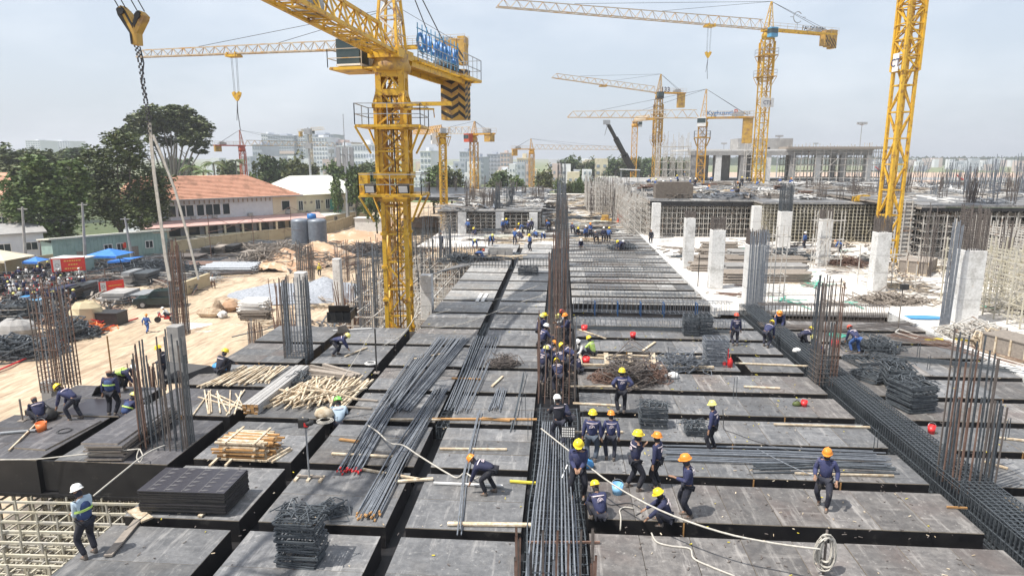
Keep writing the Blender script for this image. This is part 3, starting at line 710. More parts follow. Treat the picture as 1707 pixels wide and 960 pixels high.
b.beam(ctr+dj*1.1, ctr+dj*1.8, .09); b.beam(ctr-dj*1.2+V(0, 0, .1), ctr-dj*1.9+V(0, 0, .12), .09); b.beam(ctr-V(0, 0, 1), ctr-V(0, 0, 2.5), .07)
b.build('ring_emblem', 'steel', cr2)
# number plate on its mast, and on the right mast
def plate(root, z, w, h, yaw, r, txt, side):
    b = MB(); c = V(math.cos(side)*r, math.sin(side)*r, z); b.box(c, (.04, w, h), side); o = b.build('number_plate', 'white', root)
    me = text_mesh(txt, h*.62, 'navy', .01); inst('plate_lettering', me, o, c+V(math.cos(side)*.035, math.sin(side)*.035, -h*.22), (math.pi/2, 0, side+math.pi/2))
faceC = lambda b: math.atan2(-b[1], -b[0])
plate(cr2, PD(1266, 172, Y2).z-UZ, 3.0, 1.7, 0, 1.15, 'CT5', jd(B2, T2)+math.pi/2 if math.cos(jd(B2, T2)+math.pi/2-faceC(c2b)) > 0 else jd(B2, T2)-math.pi/2)
# --- crane behind the main one, long pale jib to the left
B7 = PD(668, 300, 82); zs7 = PD(668, 80, 82).z; T7 = G(230, 96, zs7); E7 = PD(786, 70, 82)
crane((B7.x, 82, GZ), zs7, 1.5, jd(B7, T7), (T7.xy-B7.xy).length, (E7.xy-B7.xy).length-.3, 'yellow crane mostly hidden behind the nearest mast, its pale jib pointing left', apex=PD(668, 12, 82).z-zs7, cab='steel',
      trolley=.60, hook=5.2, jw=1.0, jh=1.15, cwdrop=2.4)
# --- mid cranes
def far_crane(Y, xb, yb, xr, yr, tipx, tipy, mwpx, label, cjpx, apexy, **k):
    B = PD(xb, yb, Y); Rz = PD(xr, yr, Y).z; sc_ = k.pop('zbase', None)
    T = G(tipx, tipy, Rz) if k.pop('level', False) else PD(tipx, tipy, k.pop('tipY', Y))
    ppm = FPX/(Y*.98); mwpx = mwpx*.85; jl = max(4, (T.xy-V(B.x, Y)).length) if True else 0
    return crane((B.x, Y, sc_ if sc_ is not None else max(GZ, B.z)), Rz, mwpx/ppm, jd((B.x, Y), T), jl, cjpx/ppm, label, apex=(yr-apexy)/ppm if apexy else 0, jz=T.z-Rz, jw=1.3, jh=1.5, **k)
far_crane(178, 1093, 292, 1095, 155, 920, 130, 11, 'slim brown crane with a raised jib, second from the tall apex crane on its left', 45, 126, tipY=170, zbase=3, cols=('yeld', 'yelp', 'yelf'), cab='black', trolley=.52, collar=(20.5, 14), cw='drop', cwdrop=3.6, sign=[('133', 1.7, 'navy', .32, .4)])
far_crane(128, 1167, 292, 1167, 197, 946, 196, 15, 'amber crane with level pale jib and a long sign above its counter jib', 78, 152, tipY=132, zbase=4.5, cols=('yelf', 'yelp', 'yelf'), cab='white', trolley=.36, cw='drop', cwdrop=4.6, collar=(13.2,), sign=[('Kyghuantly', 1.15, 'blue', .36, .55), ('R', 1.5, 'red', .66, .5), ('icons', 1.05, 'steel', .82, .6)])
far_crane(215, 1056, 280, 1056, 203, 1082, 200, 10, 'small amber crane foreshortened between two taller ones', 12, None, tipY=160, zbase=2, cols=('yelf', 'yelp', 'yelf'), cw='none', cab='steel')
far_crane(112, 740, 345, 741, 224, 690, 224, 12, 'yellow flat top crane just right of the nearest mast', 8, None, tipY=150, zbase=GZ, cols=('yel', 'yelf', 'yel'), cw='none', cab='white', collar=(13.0,))
far_crane(140, 791, 322, 792, 224, 705, 222, 11, 'orange crane with a grey machinery deck on its counter jib', 44, 203, tipY=150, zbase=GZ, cols=('yelf', 'yelp', 'yelf'), cw='drop', cwdrop=1.6, cab='red')
far_crane(230, 886, 305, 886, 249, 1040, 250, 9, 'faint orange crane in the haze above the middle of the site', 34, 232, tipY=240, zbase=GZ, cols=('yelf', 'yelp', 'yelf'), cw='drop', cwdrop=2.2, cab='white')
far_crane(185, 407, 292, 407, 243, 560, 244, 10, 'orange red crane beyond the school roofs at left', 46, 217, tipY=205, zbase=GZ, cols=('red', 'yelp', 'red'), cw='drop', cwdrop=1.7, cab='black')
far_crane(310, 520, 280, 640, 218, 540, 216, 5, 'ghostly distant crane jib above the pale hotel blocks', 40, None, tipY=300, zbase=GZ, cols=('yelp', 'yelp', 'yelp'), cw='drop', cwdrop=2.5, cab='steel')
# --- right mast that leaves the picture
B6 = PD(1480, 375, 62)
c6 = crane((B6.x, 62, .0), 33, 1.22, math.radians(50), 26, 8, 'thick yellow crane mast leaving the top of the picture at right', cab='white', panel=2.1, cwd=.24, bwd=.11, mast_yaw=math.radians(12))
plate(c6, PD(1503, 105, 62).z, .75, 1.5, 0, .95, 'CT', math.radians(12+180+75-45-30))
ch_, br_ = MB(), MB(); box_lattice(ch_, br_, (0, 0, PD(1510, 119, 62).z), (0, 0, 31), 1.5, 11, .2, .1, math.radians(12)); fo_ = ch_.build('climbing_frame', 'yel', c6); br_.build('frame_bracing', 'yel', fo_)
# ---------------------------------------------------------------- the nearest crane, built in detail
def main_crane():
    Y0 = 39.5; bx = PD(667, 540, Y0).x; base = V(bx, Y0, -5.0)
    t = thing('tower_crane', 'nearest bright yellow tower crane with blue lettering and a striped counterweight', 'tower crane', base)
    zf = lambda y: PD(660, y, Y0).z-base.z
    jdir = math.radians(-90-9.7)                                     # heading of the jib (towards the camera, a little left)
    d = V(math.cos(jdir), math.sin(jdir), 0); s = V(-d.y, d.x, 0)    # s: to the right of the jib seen from the tip -> east
    if s.x < 0: s = -s
    yaw = math.radians(4); zt = zf(103)
    def bits(z0, z1, w, n, cw, bw, name, cross=False, m='yel'):
        ch, br = MB(), MB(); box_lattice(ch, br, (0, 0, z0), (0, 0, z1), w, n, cw, bw, yaw, cross)
        o = ch.build(name, m, t); br.build('bracing', m, o); return o
    bits(0, zf(150), 1.32, 11, .23, .10, 'mast')
    b = MB()
    for k in range(9): b.box((0, 0, 1.2+k*2.0), (2.02, 2.02, .05), yaw); 
    # flanges where mast sections bolt together
    b2 = MB()
    for k in range(1, 10):
        for i in range(4):
            a = yaw+math.pi/4+i*math.pi/2; b2.box((math.cos(a)*.93, math.sin(a)*.93, k*2.02), (.38, .38, .16), yaw)
    b2.build('joint_plate', 'yel', t)
    # ladder and inner guide column (brown)
    b = MB()
    for x in (-.25, .25): b.beam((x+.1, -.5, 0), (x+.1, -.5, zf(150)), .05)
    for k in range(66): b.beam((-.15, -.5, .2+k*.29), (.35, -.5, .2+k*.29), .03, caps=False)
    for x in (-.55, -.25): b.beam((x, .45, 0), (x, .45, zf(170)), .12)
    b.build('ladder', 'yeld', t)
    b = MB(); b.path([(.28, -.95, 0), (.32, -.93, 3), (.24, -.96, 7), (.3, -.95, 12), (.2, -.9, 17), (.1, -.6, zf(160))], .045, 4); b.build('power_cable', 'black', t)
    # climbing frame
    fr = bits(zf(331), zf(172), 1.72, 4, .20, .11, 'climbing_frame')
    b = MB()
    for z, w, h in ((zf(331), 1.9, .26), (zf(292), 1.95, .36), (zf(213), 1.9, .26), (zf(178), 1.85, .26)):
        b = MB()
        for i in range(4):
            a = yaw+i*math.pi/2; b.box((math.cos(a)*w/2, math.sin(a)*w/2, z), (.2, w+.2, h), a)
        b.build('frame_ring', 'yel', fr)
    # solid gusseted head of the frame: arched plates on the four faces
    for i in range(4):
        a = yaw+i*math.pi/2; n_ = V(math.cos(a), math.sin(a), 0); u_ = V(-n_.y, n_.x, 0); o_ = n_*.74; H = zf(110); h0 = zf(182)
        b = MB()
        hh = H-h0
        # left / right legs, top band and lower arch band
        for sg in (-1, 1):
            b.extr([(sg*.42, 0), (sg*1.0, 0), (sg*1.0, .35), (sg*.78, hh*.42), (sg*.76, hh), (sg*.5, hh), (sg*.5, hh*.42)], o_+V(0, 0, h0), u_, (0, 0, 1), n_, .09)
        b.box(o_+V(0, 0, H-.35)+n_*.04, (.10, .99, .7), a)
        b.box(o_+V(0, 0, h0+hh*.36)+n_*.04, (.10, .99, .34), a)
        b.beam(o_+u_*-.5+V(0, 0, h0+hh*.42), o_+u_*-.05+V(0, 0, H-.6), .12); b.beam(o_+u_*.5+V(0, 0, h0+hh*.42), o_+u_*.05+V(0, 0, H-.6), .12)
        b.build('head_plate', 'yel', t)
    platform(t, (0, 0), 3.7, yaw, zf(210), 'yel', 'steel'); platform(t, (0, 0), 3.6, yaw, zf(322), 'yel', 'steel')
    rl = MB(); 
    # floodlights and cabinet on the lower platform
    for x in (-1.0, .95):
        b = MB(); b.box((x, -1.9, zf(312)), (.62, .25, .5), 0, 0, .35); o = b.build('flood_light', 'black', t)
        b = MB(); b.box((x, -2.04, zf(312)-.05), (.5, .02, .38), 0, 0, .35); b.build('light_lens', 'white', o)
    b = MB(); b.box((-1.5, -1.35, zf(305)), (.55, .5, 1.2)); b.build('hydraulic_cabinet', 'yel', t)
    # slewing assembly
    b = MB(); b.lathe([(0, -.5), (1.1, -.5), (1.15, -.2), (1.05, 0), (1.0, .25), (1.0, .5), (0, .5)], (0, 0, zt-.1), 20); b.build('slewing_ring', 'yeld', t)
    b = MB(); b.box((0, 0, zt+.35), (2.2, 1.9, .5), jdir); b.build('turntable', 'yel', t)
    # jib, tilted up a little
    tilt = math.radians(4.0); dj_ = V(d.x*math.cos(tilt), d.y*math.cos(tilt), math.sin(tilt)); root = V(0, 0, zt+.35)+d*1.0; tip = root+dj_*38
    b = MB(); tri_lattice(b, root, tip, 1.45, 1.45, 28, .17, .085, .95); jo = b.build('jib', 'yel', t)
    b = MB()
    for k in range(20): b.beam(root+dj_*(k*.9)+s*.35, root+dj_*(k*.9)-s*.35, .05)
    for sg in (-.3, .3): b.beam(root+s*sg, tip+s*sg, .05)
    b.build('jib_walkway', 'yeld', jo)
    # winch on the jib
    b = MB(); w0 = root+dj_*7.5+V(0, 0, .45); b.rod(w0-s*.4, w0+s*.4, .33, n=12); b.box(w0+dj_*.6, (.5, .6, .5), jdir); b.box(w0-V(0, 0, .35), (1.9, 1.1, .08), jdir); b.build('trolley_winch', 'steel', jo)
    # trolley, ropes, hook block
    tr = root+dj_*20.0; b = MB(); b.box(tr-V(0, 0, .3), (1.8, 1.8, .25), jdir); b.build('trolley', 'yel', t)
    hk = PD(225, 42, (base+tr).y)-base
    b = MB()
    for x in (-.36, -.17, .12, .32): b.beam((tr.x+x, tr.y, tr.z-.4), (hk.x+x, hk.y, hk.z+.35), .022, caps=False)
    ho = MB(); yel_poly = [(-.54, .50), (-.36, .62), (-.14, .40), (.04, .06), (.20, .40), (.34, .44), (.5, .28), (.46, .16), (.14, -.30), (.12, -.68), (-.10, -.68), (-.12, -.30), (-.50, .30)]
    yel_poly = [(x*.76, z*.8) for x, z in yel_poly]; ho.extr(yel_poly, hk-V(0, .14, 0), (1, 0, 0), (0, 0, 1), (0, 1, 0), .28); h_ = ho.build('hook_block', 'yeld', t); b.build('hoist_rope', 'wire', h_)
    b = MB()
    b.extr([(x*.76, z*.8) for x, z in [(-.54, .50), (-.46, .56), (-.04, -.34), (-.04, -.66), (-.11, -.66), (-.12, -.30), (-.50, .30)]], hk-V(0, .156, 0), (1, 0, 0), (0, 0, 1), (0, 1, 0), .02)
    b.extr([(x*.76, z*.8) for x, z in [(-.38, .62), (-.24, .52), (.03, .0), (.02, -.14)]], hk-V(0, .156, 0), (1, 0, 0), (0, 0, 1), (0, 1, 0), .02)
    b.extr([(x*.76, z*.8) for x, z in [(.20, .40), (.32, .44), (.40, .36), (.08, -.12), (.03, .02)]], hk-V(0, .156, 0), (1, 0, 0), (0, 0, 1), (0, 1, 0), .02)
    for (x, z, r_) in ((-.26, .34, .16), (.20, .21, .15)): b.rod((hk.x+x, hk.y-.20, hk.z+z), (hk.x+x, hk.y+.20, hk.z+z), r_*.55, n=10)
    b.build('hook_stripe', 'black', h_)
    # counter jib: wide tray towards the back right
    cjd = -d; cz = zt+.15; e = V(0, 0, cz)+cjd*12.6
    b = MB()
    for sg in (-1, 1): b.beam(V(0, 0, cz)+s*sg*.85+cjd*.9, e+s*sg*.85, .16, .62)
    for k in range(26): b.beam(V(0, 0, cz)+cjd*(1.2+k*.45)+s*1.25, V(0, 0, cz)+cjd*(1.2+k*.45)-s*1.25, .07, .1)
    for k in range(8): b.beam(e-cjd*(.3+k*.5)+s*1.7, e-cjd*(.3+k*.5)-s*1.7, .07, .1)
    for sg in (-1, 1): b.beam(e+s*sg*1.7, e-cjd*4.2+s*sg*1.7, .12, .16)
    b.beam(e+s*1.7, e-s*1.7, .12, .2); co = b.build('counter_jib', 'yel', t)
    b = MB(); b.add([tuple(V(0, 0, cz+.28)+cjd*1+s*.85), tuple(e+s*.85+V(0, 0, .28)), tuple(e-s*.85+V(0, 0, .28)), tuple(V(0, 0, cz+.28)+cjd*1-s*.85)], [(0, 1, 2, 3)])
    b.build('tray_floor', 'steel', co)
    rl = MB(); rail(rl, [e-cjd*4.2+s*1.7, e+s*1.7, e-s*1.7, e-cjd*4.2-s*1.7], 1.5, .022, step=.95); rail(rl, [V(0, 0, cz)+cjd*1.2+s*1.2, e-cjd*4.2+s*1.2], 1.1, .02)
    rl.build('railing', 'steel', co)
    # hanging counterweight slabs with zigzag faces
    wc = V(0, 0, cz)+cjd*11.4
    for k in range(4):
        c = wc+cjd*(.32*k-.3)-V(0, 0, 1.05); b = MB(); b.box(c, (.29, 1.9, 3.6), jdir); o = b.build('counterweight', 'yeld', t)
        z = MB(); fn = d if k == 0 else (s if k == 9 else d)
        if k == 0:
            for q in range(6):
                z0 = -1.75+q*.62
                for (x0_, x1_, up_) in ((-.95, -.1, -1), (-.1, .42, 1), (.42, .95, -1)):
                    za, zb = (z0+.42, z0) if up_ < 0 else (z0, z0+.30)
                    pl = [(x0_, za), (x1_, zb), (x1_, min(zb+.26, 1.84)), (x0_, min(za+.26, 1.84))]
                    z.extr(pl, c+d*.145, s, (0, 0, 1), d, .012)
        for q in range(9):
            za = -1.8+q*.41+.1*(k % 2); z.extr([(-.14, za), (.14, za+.13), (.14, min(za+.33, 1.84)), (-.14, min(za+.2, 1.84))], c+s*.951, cjd, (0, 0, 1), s, .012)
        z.build('stripe', 'black', o)
    b = MB(); b.box(V(0, 0, cz+.9)+cjd*11.0-s*.1, (.9, .9, .9), jdir); b.build('control_cabinet', 'steel', t)
    b = MB(); w1 = V(0, 0, cz+.75)+cjd*9.0; b.rod(w1-s*.6, w1+s*.6, .42, n=12); b.box(w1+cjd*.9, (.7, 1.3, .6), jdir); b.build('hoist_winch', 'black', t)
    # lettering board along the counter jib, letters standing on a frame
    me = text_mesh('QUUKENUS', 1.42, 'blue', .05, .03)
    lp = V(0, 0, cz+1.05)+cjd*5.0-s*1.05; yawL = math.atan2(cjd.y, cjd.x)
    lo = inst('sign_lettering', me, t, V(0, 0, cz+.75)+cjd*5.2+s*1.05, (math.pi/2, 0, yawL))
    fb = MB()
    for k in range(11): fb.beam(V(0, 0, cz+.3)+cjd*(1.4+k*.75)+s*1.12, V(0, 0, cz+2.2)+cjd*(1.4+k*.75)+s*1.12, .05)
    for z in (.7, 1.9): fb.beam(V(0, 0, cz+z)+cjd*1.3+s*1.12, V(0, 0, cz+z)+cjd*9.0+s*1.12, .05)
    fb.build('sign_frame', 'lblue', t)
    # jib pylon
    ch, br = MB(), MB(); box_lattice(ch, br, (0, 0, zt+.5), V(0, 0, zt+7.2)-d*.2, 1.35, 7, .14, .075, jdir, w2=.3); ao = ch.build('tower_head', 'yel', t); br.build('head_bracing', 'yelp', ao)
    b = MB(); ax = V(0, 0, zt+7.1)
    for sg in (-.6, .6):
        b.beam(ax, e-cjd*1.6+s*sg+V(0, 0, .3), .05)
    b.beam(ax, root+dj_*16+V(0, 0, 1.4), .05); b.beam(ax, root+dj_*30+V(0, 0, 1.4), .05); b.build('pendant_bar', 'wire', t)
    # operator cab, left of the pylon
    cp = V(0, 0, zt+.35)-s*2.05+d*.5
    b = MB(); b.box(cp+V(0, 0, 1.05), (1.7, 1.5, .5), jdir); b.box(cp-d*.6+V(0, 0, .3), (.5, 1.5, 2.0), jdir); b.box(cp+V(0, 0, -.62), (1.7, 1.5, .12), jdir); cb = b.build('cab', 'white', t)
    b = MB(); b.box(cp+d*.1+V(0, 0, .1), (1.5, 1.42, 1.35), jdir); b.build('cab_window', 'cglass', cb)
    b = MB(); b.box(cp+V(0, 0, -.85), (2.3, 2.0, .16), jdir)
    for k in range(4): b.beam(cp+d*(1-k*.66)-s*1.1-V(0, 0, .85), cp+d*(1-k*.66)+s*2-V(0, 0, .85), .09)
    b.build('cab_platform', 'yel', t)
    rl = MB(); rail(rl, [cp+d*1.2+s*1.0-V(0, 0, .8), cp+d*1.2-s*1.1-V(0, 0, .8), cp-d*1.1-s*1.1-V(0, 0, .8)], 1.0, .02); rl.build('railing', 'yelp', cb)
    # small davit arm pointing right
    b = MB(); b.beam(V(.9, -.9, zf(176)), V(3.6, -.6, zf(175)), .22); b.beam(V(.9, -.9, zf(184)), V(2.6, -.7, zf(184)), .1); b.beam(V(2.55, -.7, zf(184)), V(2.6, -.7, zf(198)), .05); b.build('davit_arm', 'yel', t)
    return t
mc = main_crane()
# chain and two pale webbing slings swinging from the hook of the nearest crane
def hanging_slings():
    Yh = mc.location.y
    yy = 20.2
    t = thing('lifting_sling', 'long chain with two pale webbing legs hanging from the striped hook block at left', 'lifting sling', PD(226, 78, yy))
    O = t.location.copy(); p = lambda x, y: PD(x, y, yy)-O
    b = MB(); pts = [p(227, 76), p(233, 100), p(238, 135), p(243, 170), p(248, 196), p(250, 225)]
    for i in range(len(pts)-1):
        n = 7
        for k in range(n):
            a, c = pts[i].lerp(pts[i+1], k/n), pts[i].lerp(pts[i+1], (k+.9)/n); o = V(.035*(-1)**k, .03, 0)
            b.beam(a+o, c+o, .035); b.beam(a-o, c-o, .035)
    b.path([p(229, 78)+V(.06, .03, 0), p(237, 105)+V(.02, .05, 0), p(236, 140), p(245, 165)], .02, 4)
    b.build('chain', 'wire', t)
    for (pl, w) in (([(249, 205), (257, 290), (268, 370), (276, 430), (283, 468)], .10), ([(255, 225), (272, 265), (292, 318), (312, 390), (331, 466)], .07)):
        b = MB(); q = [p(*c) for c in pl]
        for i in range(len(q)-1): b.beam(q[i], q[i+1], w, .035, up=(0, 1, 0))
        b.build('webbing_leg', 'rope', t)
hanging_slings()
# mobile crane boom
def mobile():
    a, c = PD(1054, 283, 140), PD(1013, 206, 128); t = thing('mobile_crane', 'dark telescopic boom of a mobile crane under a white canopy roof', 'mobile crane', (a.x, a.y, 2.4)); O = V(a.x, a.y, 2.4)
    b = MB(); m1 = a.lerp(c, .35); m2 = a.lerp(c, .7); b.beam(a-O, m1-O, 1.0); b.beam(m1-O, m2-O, .75); b.beam(m2-O, c-O, .5); b.build('boom', 'black', t)
    b = MB(); b.box(c-O+V(-.2, 0, .2), (1.3, .6, .8)); b.beam(c-O, c-O+V(-.5, 0, -2.2), .12); b.build('boom_head', 'steel', t)
    b = MB(); b.box((1.2, 1, 0), (7, 3, 1.8)); b.box((4.2, -.2, 1.2), (2, 1.8, 1.6)); b.build('carrier', 'yeld', t)
mobile()
def canopy():
    a = PD(1050, 283, 126); t = thing('canopy', 'small white canopy roof on thin posts on the distant deck', 'canopy', (a.x, a.y, UZ)); z = a.z-UZ
    b = MB(); b.box((0, 0, z), (3.6, 2.6, .12), 0, .04); b.build('canopy_roof', 'white', t)
    b = MB()
    for x in (-1.6, 1.6):
        for y in (-1.1, 1.1): b.beam((x, y, 0), (x, y, z), .08)
    b.build('canopy_post', 'steel', t)
canopy()
# ================================================================ BUILDINGS LEFT
def frame(p, q):
    """local frame along p->q on the ground: x along, y away from the camera"""
    p, q = Vector(p), Vector(q); d = (q-p); d.z = 0; l = d.length; return math.atan2(d.y, d.x), l
def window(parent, x, y, z, w, h, m='glass', fm='white', panes=2, nrm=-1):
    b = MB(); t = .1
    b.box((x, y+.02*nrm, z), (w, .10, h)); o = b.build('window', m, parent)
    f = MB(); yy = y+.07*nrm
    for xx in (-w/2, w/2): f.box((x+xx, yy, z), (t, .12, h+t))
    for zz in (-h/2, h/2): f.box((x, yy, z+zz), (w, .12, t))
    for k in range(1, panes): f.box((x-w/2+w*k/panes, yy, z), (.06, .1, h))
    f.build('window_frame', fm, o); return o
def red_roof_block():
    p = G(235, 404, GZ); q = G(497, 384, GZ); rz, l = frame(p, q)
    t = thing('school_building', 'long two storey building with a red tiled roof and dark green windows', 'building', p, rz)
    D = 13; H = 7.6; f1 = 3.4
    b = MB(); b.box2((0, 0, 0), (l*.83, D, H)); b.build('wall', 'bwall', t)
    b = MB(); b.box2((l*.83+.01, -.05, 0), (l, D, H)); b.build('end_wall', 'cream', t)
    hr = 4.3; e = 1.1; b = MB()
    A = [(-e, -e, H), (l+e, -e, H), (l+e, D+e, H), (-e, D+e, H)]; r0, r1 = (1, D/2, H+hr), (l-D*.62, D/2, H+hr)
    b.add(A+[r0, r1], [(0, 1, 5, 4), (1, 2, 5), (2, 3, 4, 5), (3, 0, 4), (3, 2, 1, 0)]); ro = b.build('roof', 'tile', t)
    # tile courses standing proud across the front slope
    b = MB(); n = 17
    for k in range(n):
        f = (k+.15)/n; y = -e+(D/2+e)*f; z = H+hr*f; xr = l+e+(r1[0]-l-e)*f; xl = -e+(1+e)*f
        b.beam((xl, y, z+.03), (xr, y, z+.03), .16, .10)
    b.build('tile_course', 'tile', ro, kind='stuff')
    b = MB(); b.beam((-e, -e-.02, H-.05), (l+e, -e-.02, H-.05), .14, .26); b.build('gutter', 'steel', ro)
    for x in [2, 5, 8.2, 10.6, 12.7, 15.4, 17.7, 19.7, 22.3, 24.6, 26.6, 29.2, 31.6, 34]:
        if x < l*.81-1: window(t, x*l/43, 0, 5.4, 1.95*l/43, 2.2, panes=1)
    window(t, l*.92, -.05, 5.5, 1.8, 2.0, panes=1)
    b = MB()
    for k in range(26): b.box((1.5+k*l*.79/26, -.42, 7.0), (.25, .05, .7))
    b.build('eave_fringe', 'woodg', t, kind='stuff')
    for x in (.16, .31, .44, .67, .93): 
        b = MB(); b.box((l*x, -.3, 4.05), (.9, .5, .65)); b.build('air_conditioner', 'steel', t)
    # awning over the ground floor, posts and bays
    b = MB(); b.add([(0, -3.4, 2.75), (l+5, -3.4, 2.75), (l+5, -.06, 3.7), (0, -.06, 3.7), (0, -3.4, 2.6), (l+5, -3.4, 2.6), (l+5, -.06, 3.55), (0, -.06, 3.55)], [(0, 1, 2, 3), (7, 6, 5, 4), (0, 4, 5, 1), (1, 5, 6, 2), (3, 7, 4, 0)])
    b.build('awning', 'tilep', t)
    for k in range(11):
        x = .5+k*(l+4)/10; b = MB(); b.box((x, -3.0, 1.3), (.35, .35, 2.6)); b.build('post', 'cream', t)
    b = MB()
    for k in range(10): b.box((.5+(k+.5)*(l+4)/10, -.12, 1.35), ((l+4)/10-.9, .1, 1.7))
    b.build('ground_window', 'glass', t)
    b = MB(); b.box2((0, -2.9, 0), (l+4, -2.75, .9)); b.build('parapet', 'cream', t)
red_roof_block()
def white_hall():
    p = G(488, 380, GZ); q = G(606, 368, GZ); p, q = p+V(-1, 4, 0), q+V(0, 4, 0); rz, l = frame(p, q)
    t = thing('white_hall', 'cream single storey hall with a white hipped sheet roof and a green arched door', 'building', p, rz)
    H = 7.0; D = 16; b = MB(); b.box2((0, 0, 0), (l, D, H)); b.build('wall', 'cream', t)
    e = .9; hr = 4.2; b = MB(); A = [(-e, -e, H), (l+e, -e, H), (l+e, D+e, H), (-e, D+e, H)]; r0, r1 = (l*.22, D/2, H+hr), (l*.74, D/2, H+hr)
    b.add(A+[r0, r1], [(0, 1, 5, 4), (1, 2, 5), (2, 3, 4, 5), (3, 0, 4), (3, 2, 1, 0)]); b.build('roof', 'wroof', t)
    for x in (.08, .30, .43, .62, .75): window(t, l*x, 0, 4.6, 1.2, 2.2)
    window(t, l*.955, 0, 4.8, 1.2, 2.0, m='net')
    for x in (.14, .22, .36, .69, .83, .90):
        b = MB(); b.rod((l*x, -.06, 5.2), (l*x, .02, 5.2), .3, n=12); b.build('round_vent', 'woodg', t)
    b = MB(); pts = [(-1.7, 0), (1.7, 0), (1.7, 3.4)]+[(1.7*math.cos(a), 3.4+1.1*math.sin(a)) for a in (.5, 1, 1.57, 2.1, 2.6)]+[(-1.7, 3.4)]
    b.extr(pts, (l*.535, -.05, 1.6), (1, 0, 0), (0, 0, 1), (0, -1, 0), .08); b.build('door', 'net', t)
    for x in (.17, .28, .47, .8):
        b = MB(); b.box((l*x, -.3, 2.6), (.9, .5, 1.2)); b.build('air_conditioner', 'steel', t)
    return t
white_hall()
def low_roof(label, p, q, D, H, hr, roofm, wallm, win=0, name='low_building', posts=False):
    p, q = Vector(p), Vector(q); rz, l = frame(p, q); t = thing(name, label, 'building', p, rz)
    b = MB(); b.box2((0, 0, 0), (l, D, H)); b.build('wall', wallm, t)
    b = MB(); e = .5; b.add([(-e, -e, H), (l+e, -e, H), (l+e, D+e, H+hr), (-e, D+e, H+hr), (-e, -e, H-.2), (l+e, -e, H-.2), (l+e, D+e, H+hr-.2), (-e, D+e, H+hr-.2)], [(0, 1, 2, 3), (7, 6, 5, 4), (0, 4, 5, 1), (1, 5, 6, 2), (3, 7, 4, 0), (2, 6, 7, 3)]); b.build('roof', roofm, t)
    for k in range(win): window(t, l*(k+.5)/win, 0, H*.55, min(1.6, l/win*.6), 1.2, 'glass')
    return t
low_roof('cream lean-to with a pale roof between the tiled building and the hall', G(528, 380, GZ), G(606, 365, GZ), 5, 2.4, .5, 'wroof', 'cream', 4)
lh = low_roof('grey roofed office wing at the left edge under the trees', G(-60, 448, GZ), G(78, 436, GZ), 6, 4.6, 1.0, 'concg', 'bwall', 3)
low_roof('orange roofed house cut by the left edge of the picture', G(-120, 425, GZ)+V(0, 4, 0), G(8, 415, GZ)+V(0, 4, 0), 8, 8.6, 4.2, 'tile', 'cream', 2)
# site cabin row, mint sheet
def cabins():
    p = G(92, 449, GZ); q = G(282, 428, GZ); rz, l = frame(p, q); t = thing('site_cabin', 'long mint green sheet metal cabin below the big trees', 'cabin', p, rz)
    b = MB(); b.box2((0, 0, 0), (l, 5, 3.65)); b.box2((0.01, .01, 3.6), (l-.01, .12, 4.2)); w = b.build('wall', 'gsheet', t)
    b = MB()
    for k in range(int(l/.5)): b.box((.3+k*.5, -.03, 2.1), (.07, .06, 4.1))
    b.build('wall_rib', 'gsheet', t, kind='stuff')
    b = MB(); b.add([(-.4, -.6, 4.45), (l+.4, -.6, 4.45), (l+.4, 5.4, 3.9), (-.4, 5.4, 3.9), (-.4, -.6, 4.25), (l+.4, -.6, 4.25), (l+.4, 5.4, 3.7), (-.4, 5.4, 3.7)], [(0, 1, 2, 3), (7, 6, 5, 4), (0, 4, 5, 1), (1, 5, 6, 2), (3, 7, 4, 0)]); b.build('roof', 'wroof', t)
    for x in (.22, .68): b = MB(); b.box((l*x, -.05, 1.1), (1.1, .1, 2.2)); b.build('door', 'woodg', t)
    for x in (.45, .56, .82): window(t, l*x, -.02, 2.3, 1.1, 1.1)
    return t, l
cab_o, cab_l = cabins()
def banner(label, p, q, z0, z1, logo=.14, rows=2, posts=True, on=None):
    p, q = Vector(p), Vector(q); rz, l = frame(p, q); t = thing('banner', label, 'banner', (p.x, p.y, 0), rz)
    b = MB(); b.box2((0, -.04, z0), (l, 0, z1)); b.build('cloth', 'ban', t)
    h = z1-z0; b = MB(); b.box2((l*.06, -.06, z0+h*.06), (l*(.06+logo), -.041, z1-h*.06)); o = b.build('logo_panel', 'white', t)
    b = MB(); c = l*(.06+logo/2); 
    for a in range(8): 
        a0, a1 = a*math.pi/4, (a+1)*math.pi/4; r = min(h, l*logo)*.28
        b.beam((c+r*math.cos(a0), -.07, (z0+z1)/2+r*math.sin(a0)), (c+r*math.cos(a1), -.07, (z0+z1)/2+r*math.sin(a1)), .06)
    b.build('round_mark', 'steel', o)
    b = MB(); rr = random.Random(int(l*100))
    for k in range(rows):
        zz = z1-h*(k+.75)/(rows+.5); x = l*(.06+logo+.10)+(0 if k % 2 == 0 else l*.12)
        while x < l*(.88 if k % 2 == 0 else .74):
            w = rr.uniform(.10, .34)*h*.45; b.box((x+w/2, -.055, zz), (w, .03, h*.075)); x += w+h*.05
    b.build('lettering', 'bant', t, kind='stuff')
    if posts:
        b = MB()
        for x in (0, l): b.beam((x, .05, GZ), (x, .05, z1+.15), .1)
        b.build('banner_post', 'steel', t)
    return t
za = lambda x, y, Y: PD(x, y, Y).z
P1 = PD(85, 440, 78); P2 = PD(142, 440, 80)
banner('red banner with a white logo panel standing by the parked motorbikes', P1, P2, za(100, 452, 79), za(100, 430, 79), .22, 3)
P1 = PD(173, 405, 93.5); P2 = PD(210, 405, 95)
banner('short red banner fixed to the front of the mint green cabin', P1, P2, za(190, 413, 95), za(190, 404, 95), .25, 2, False)
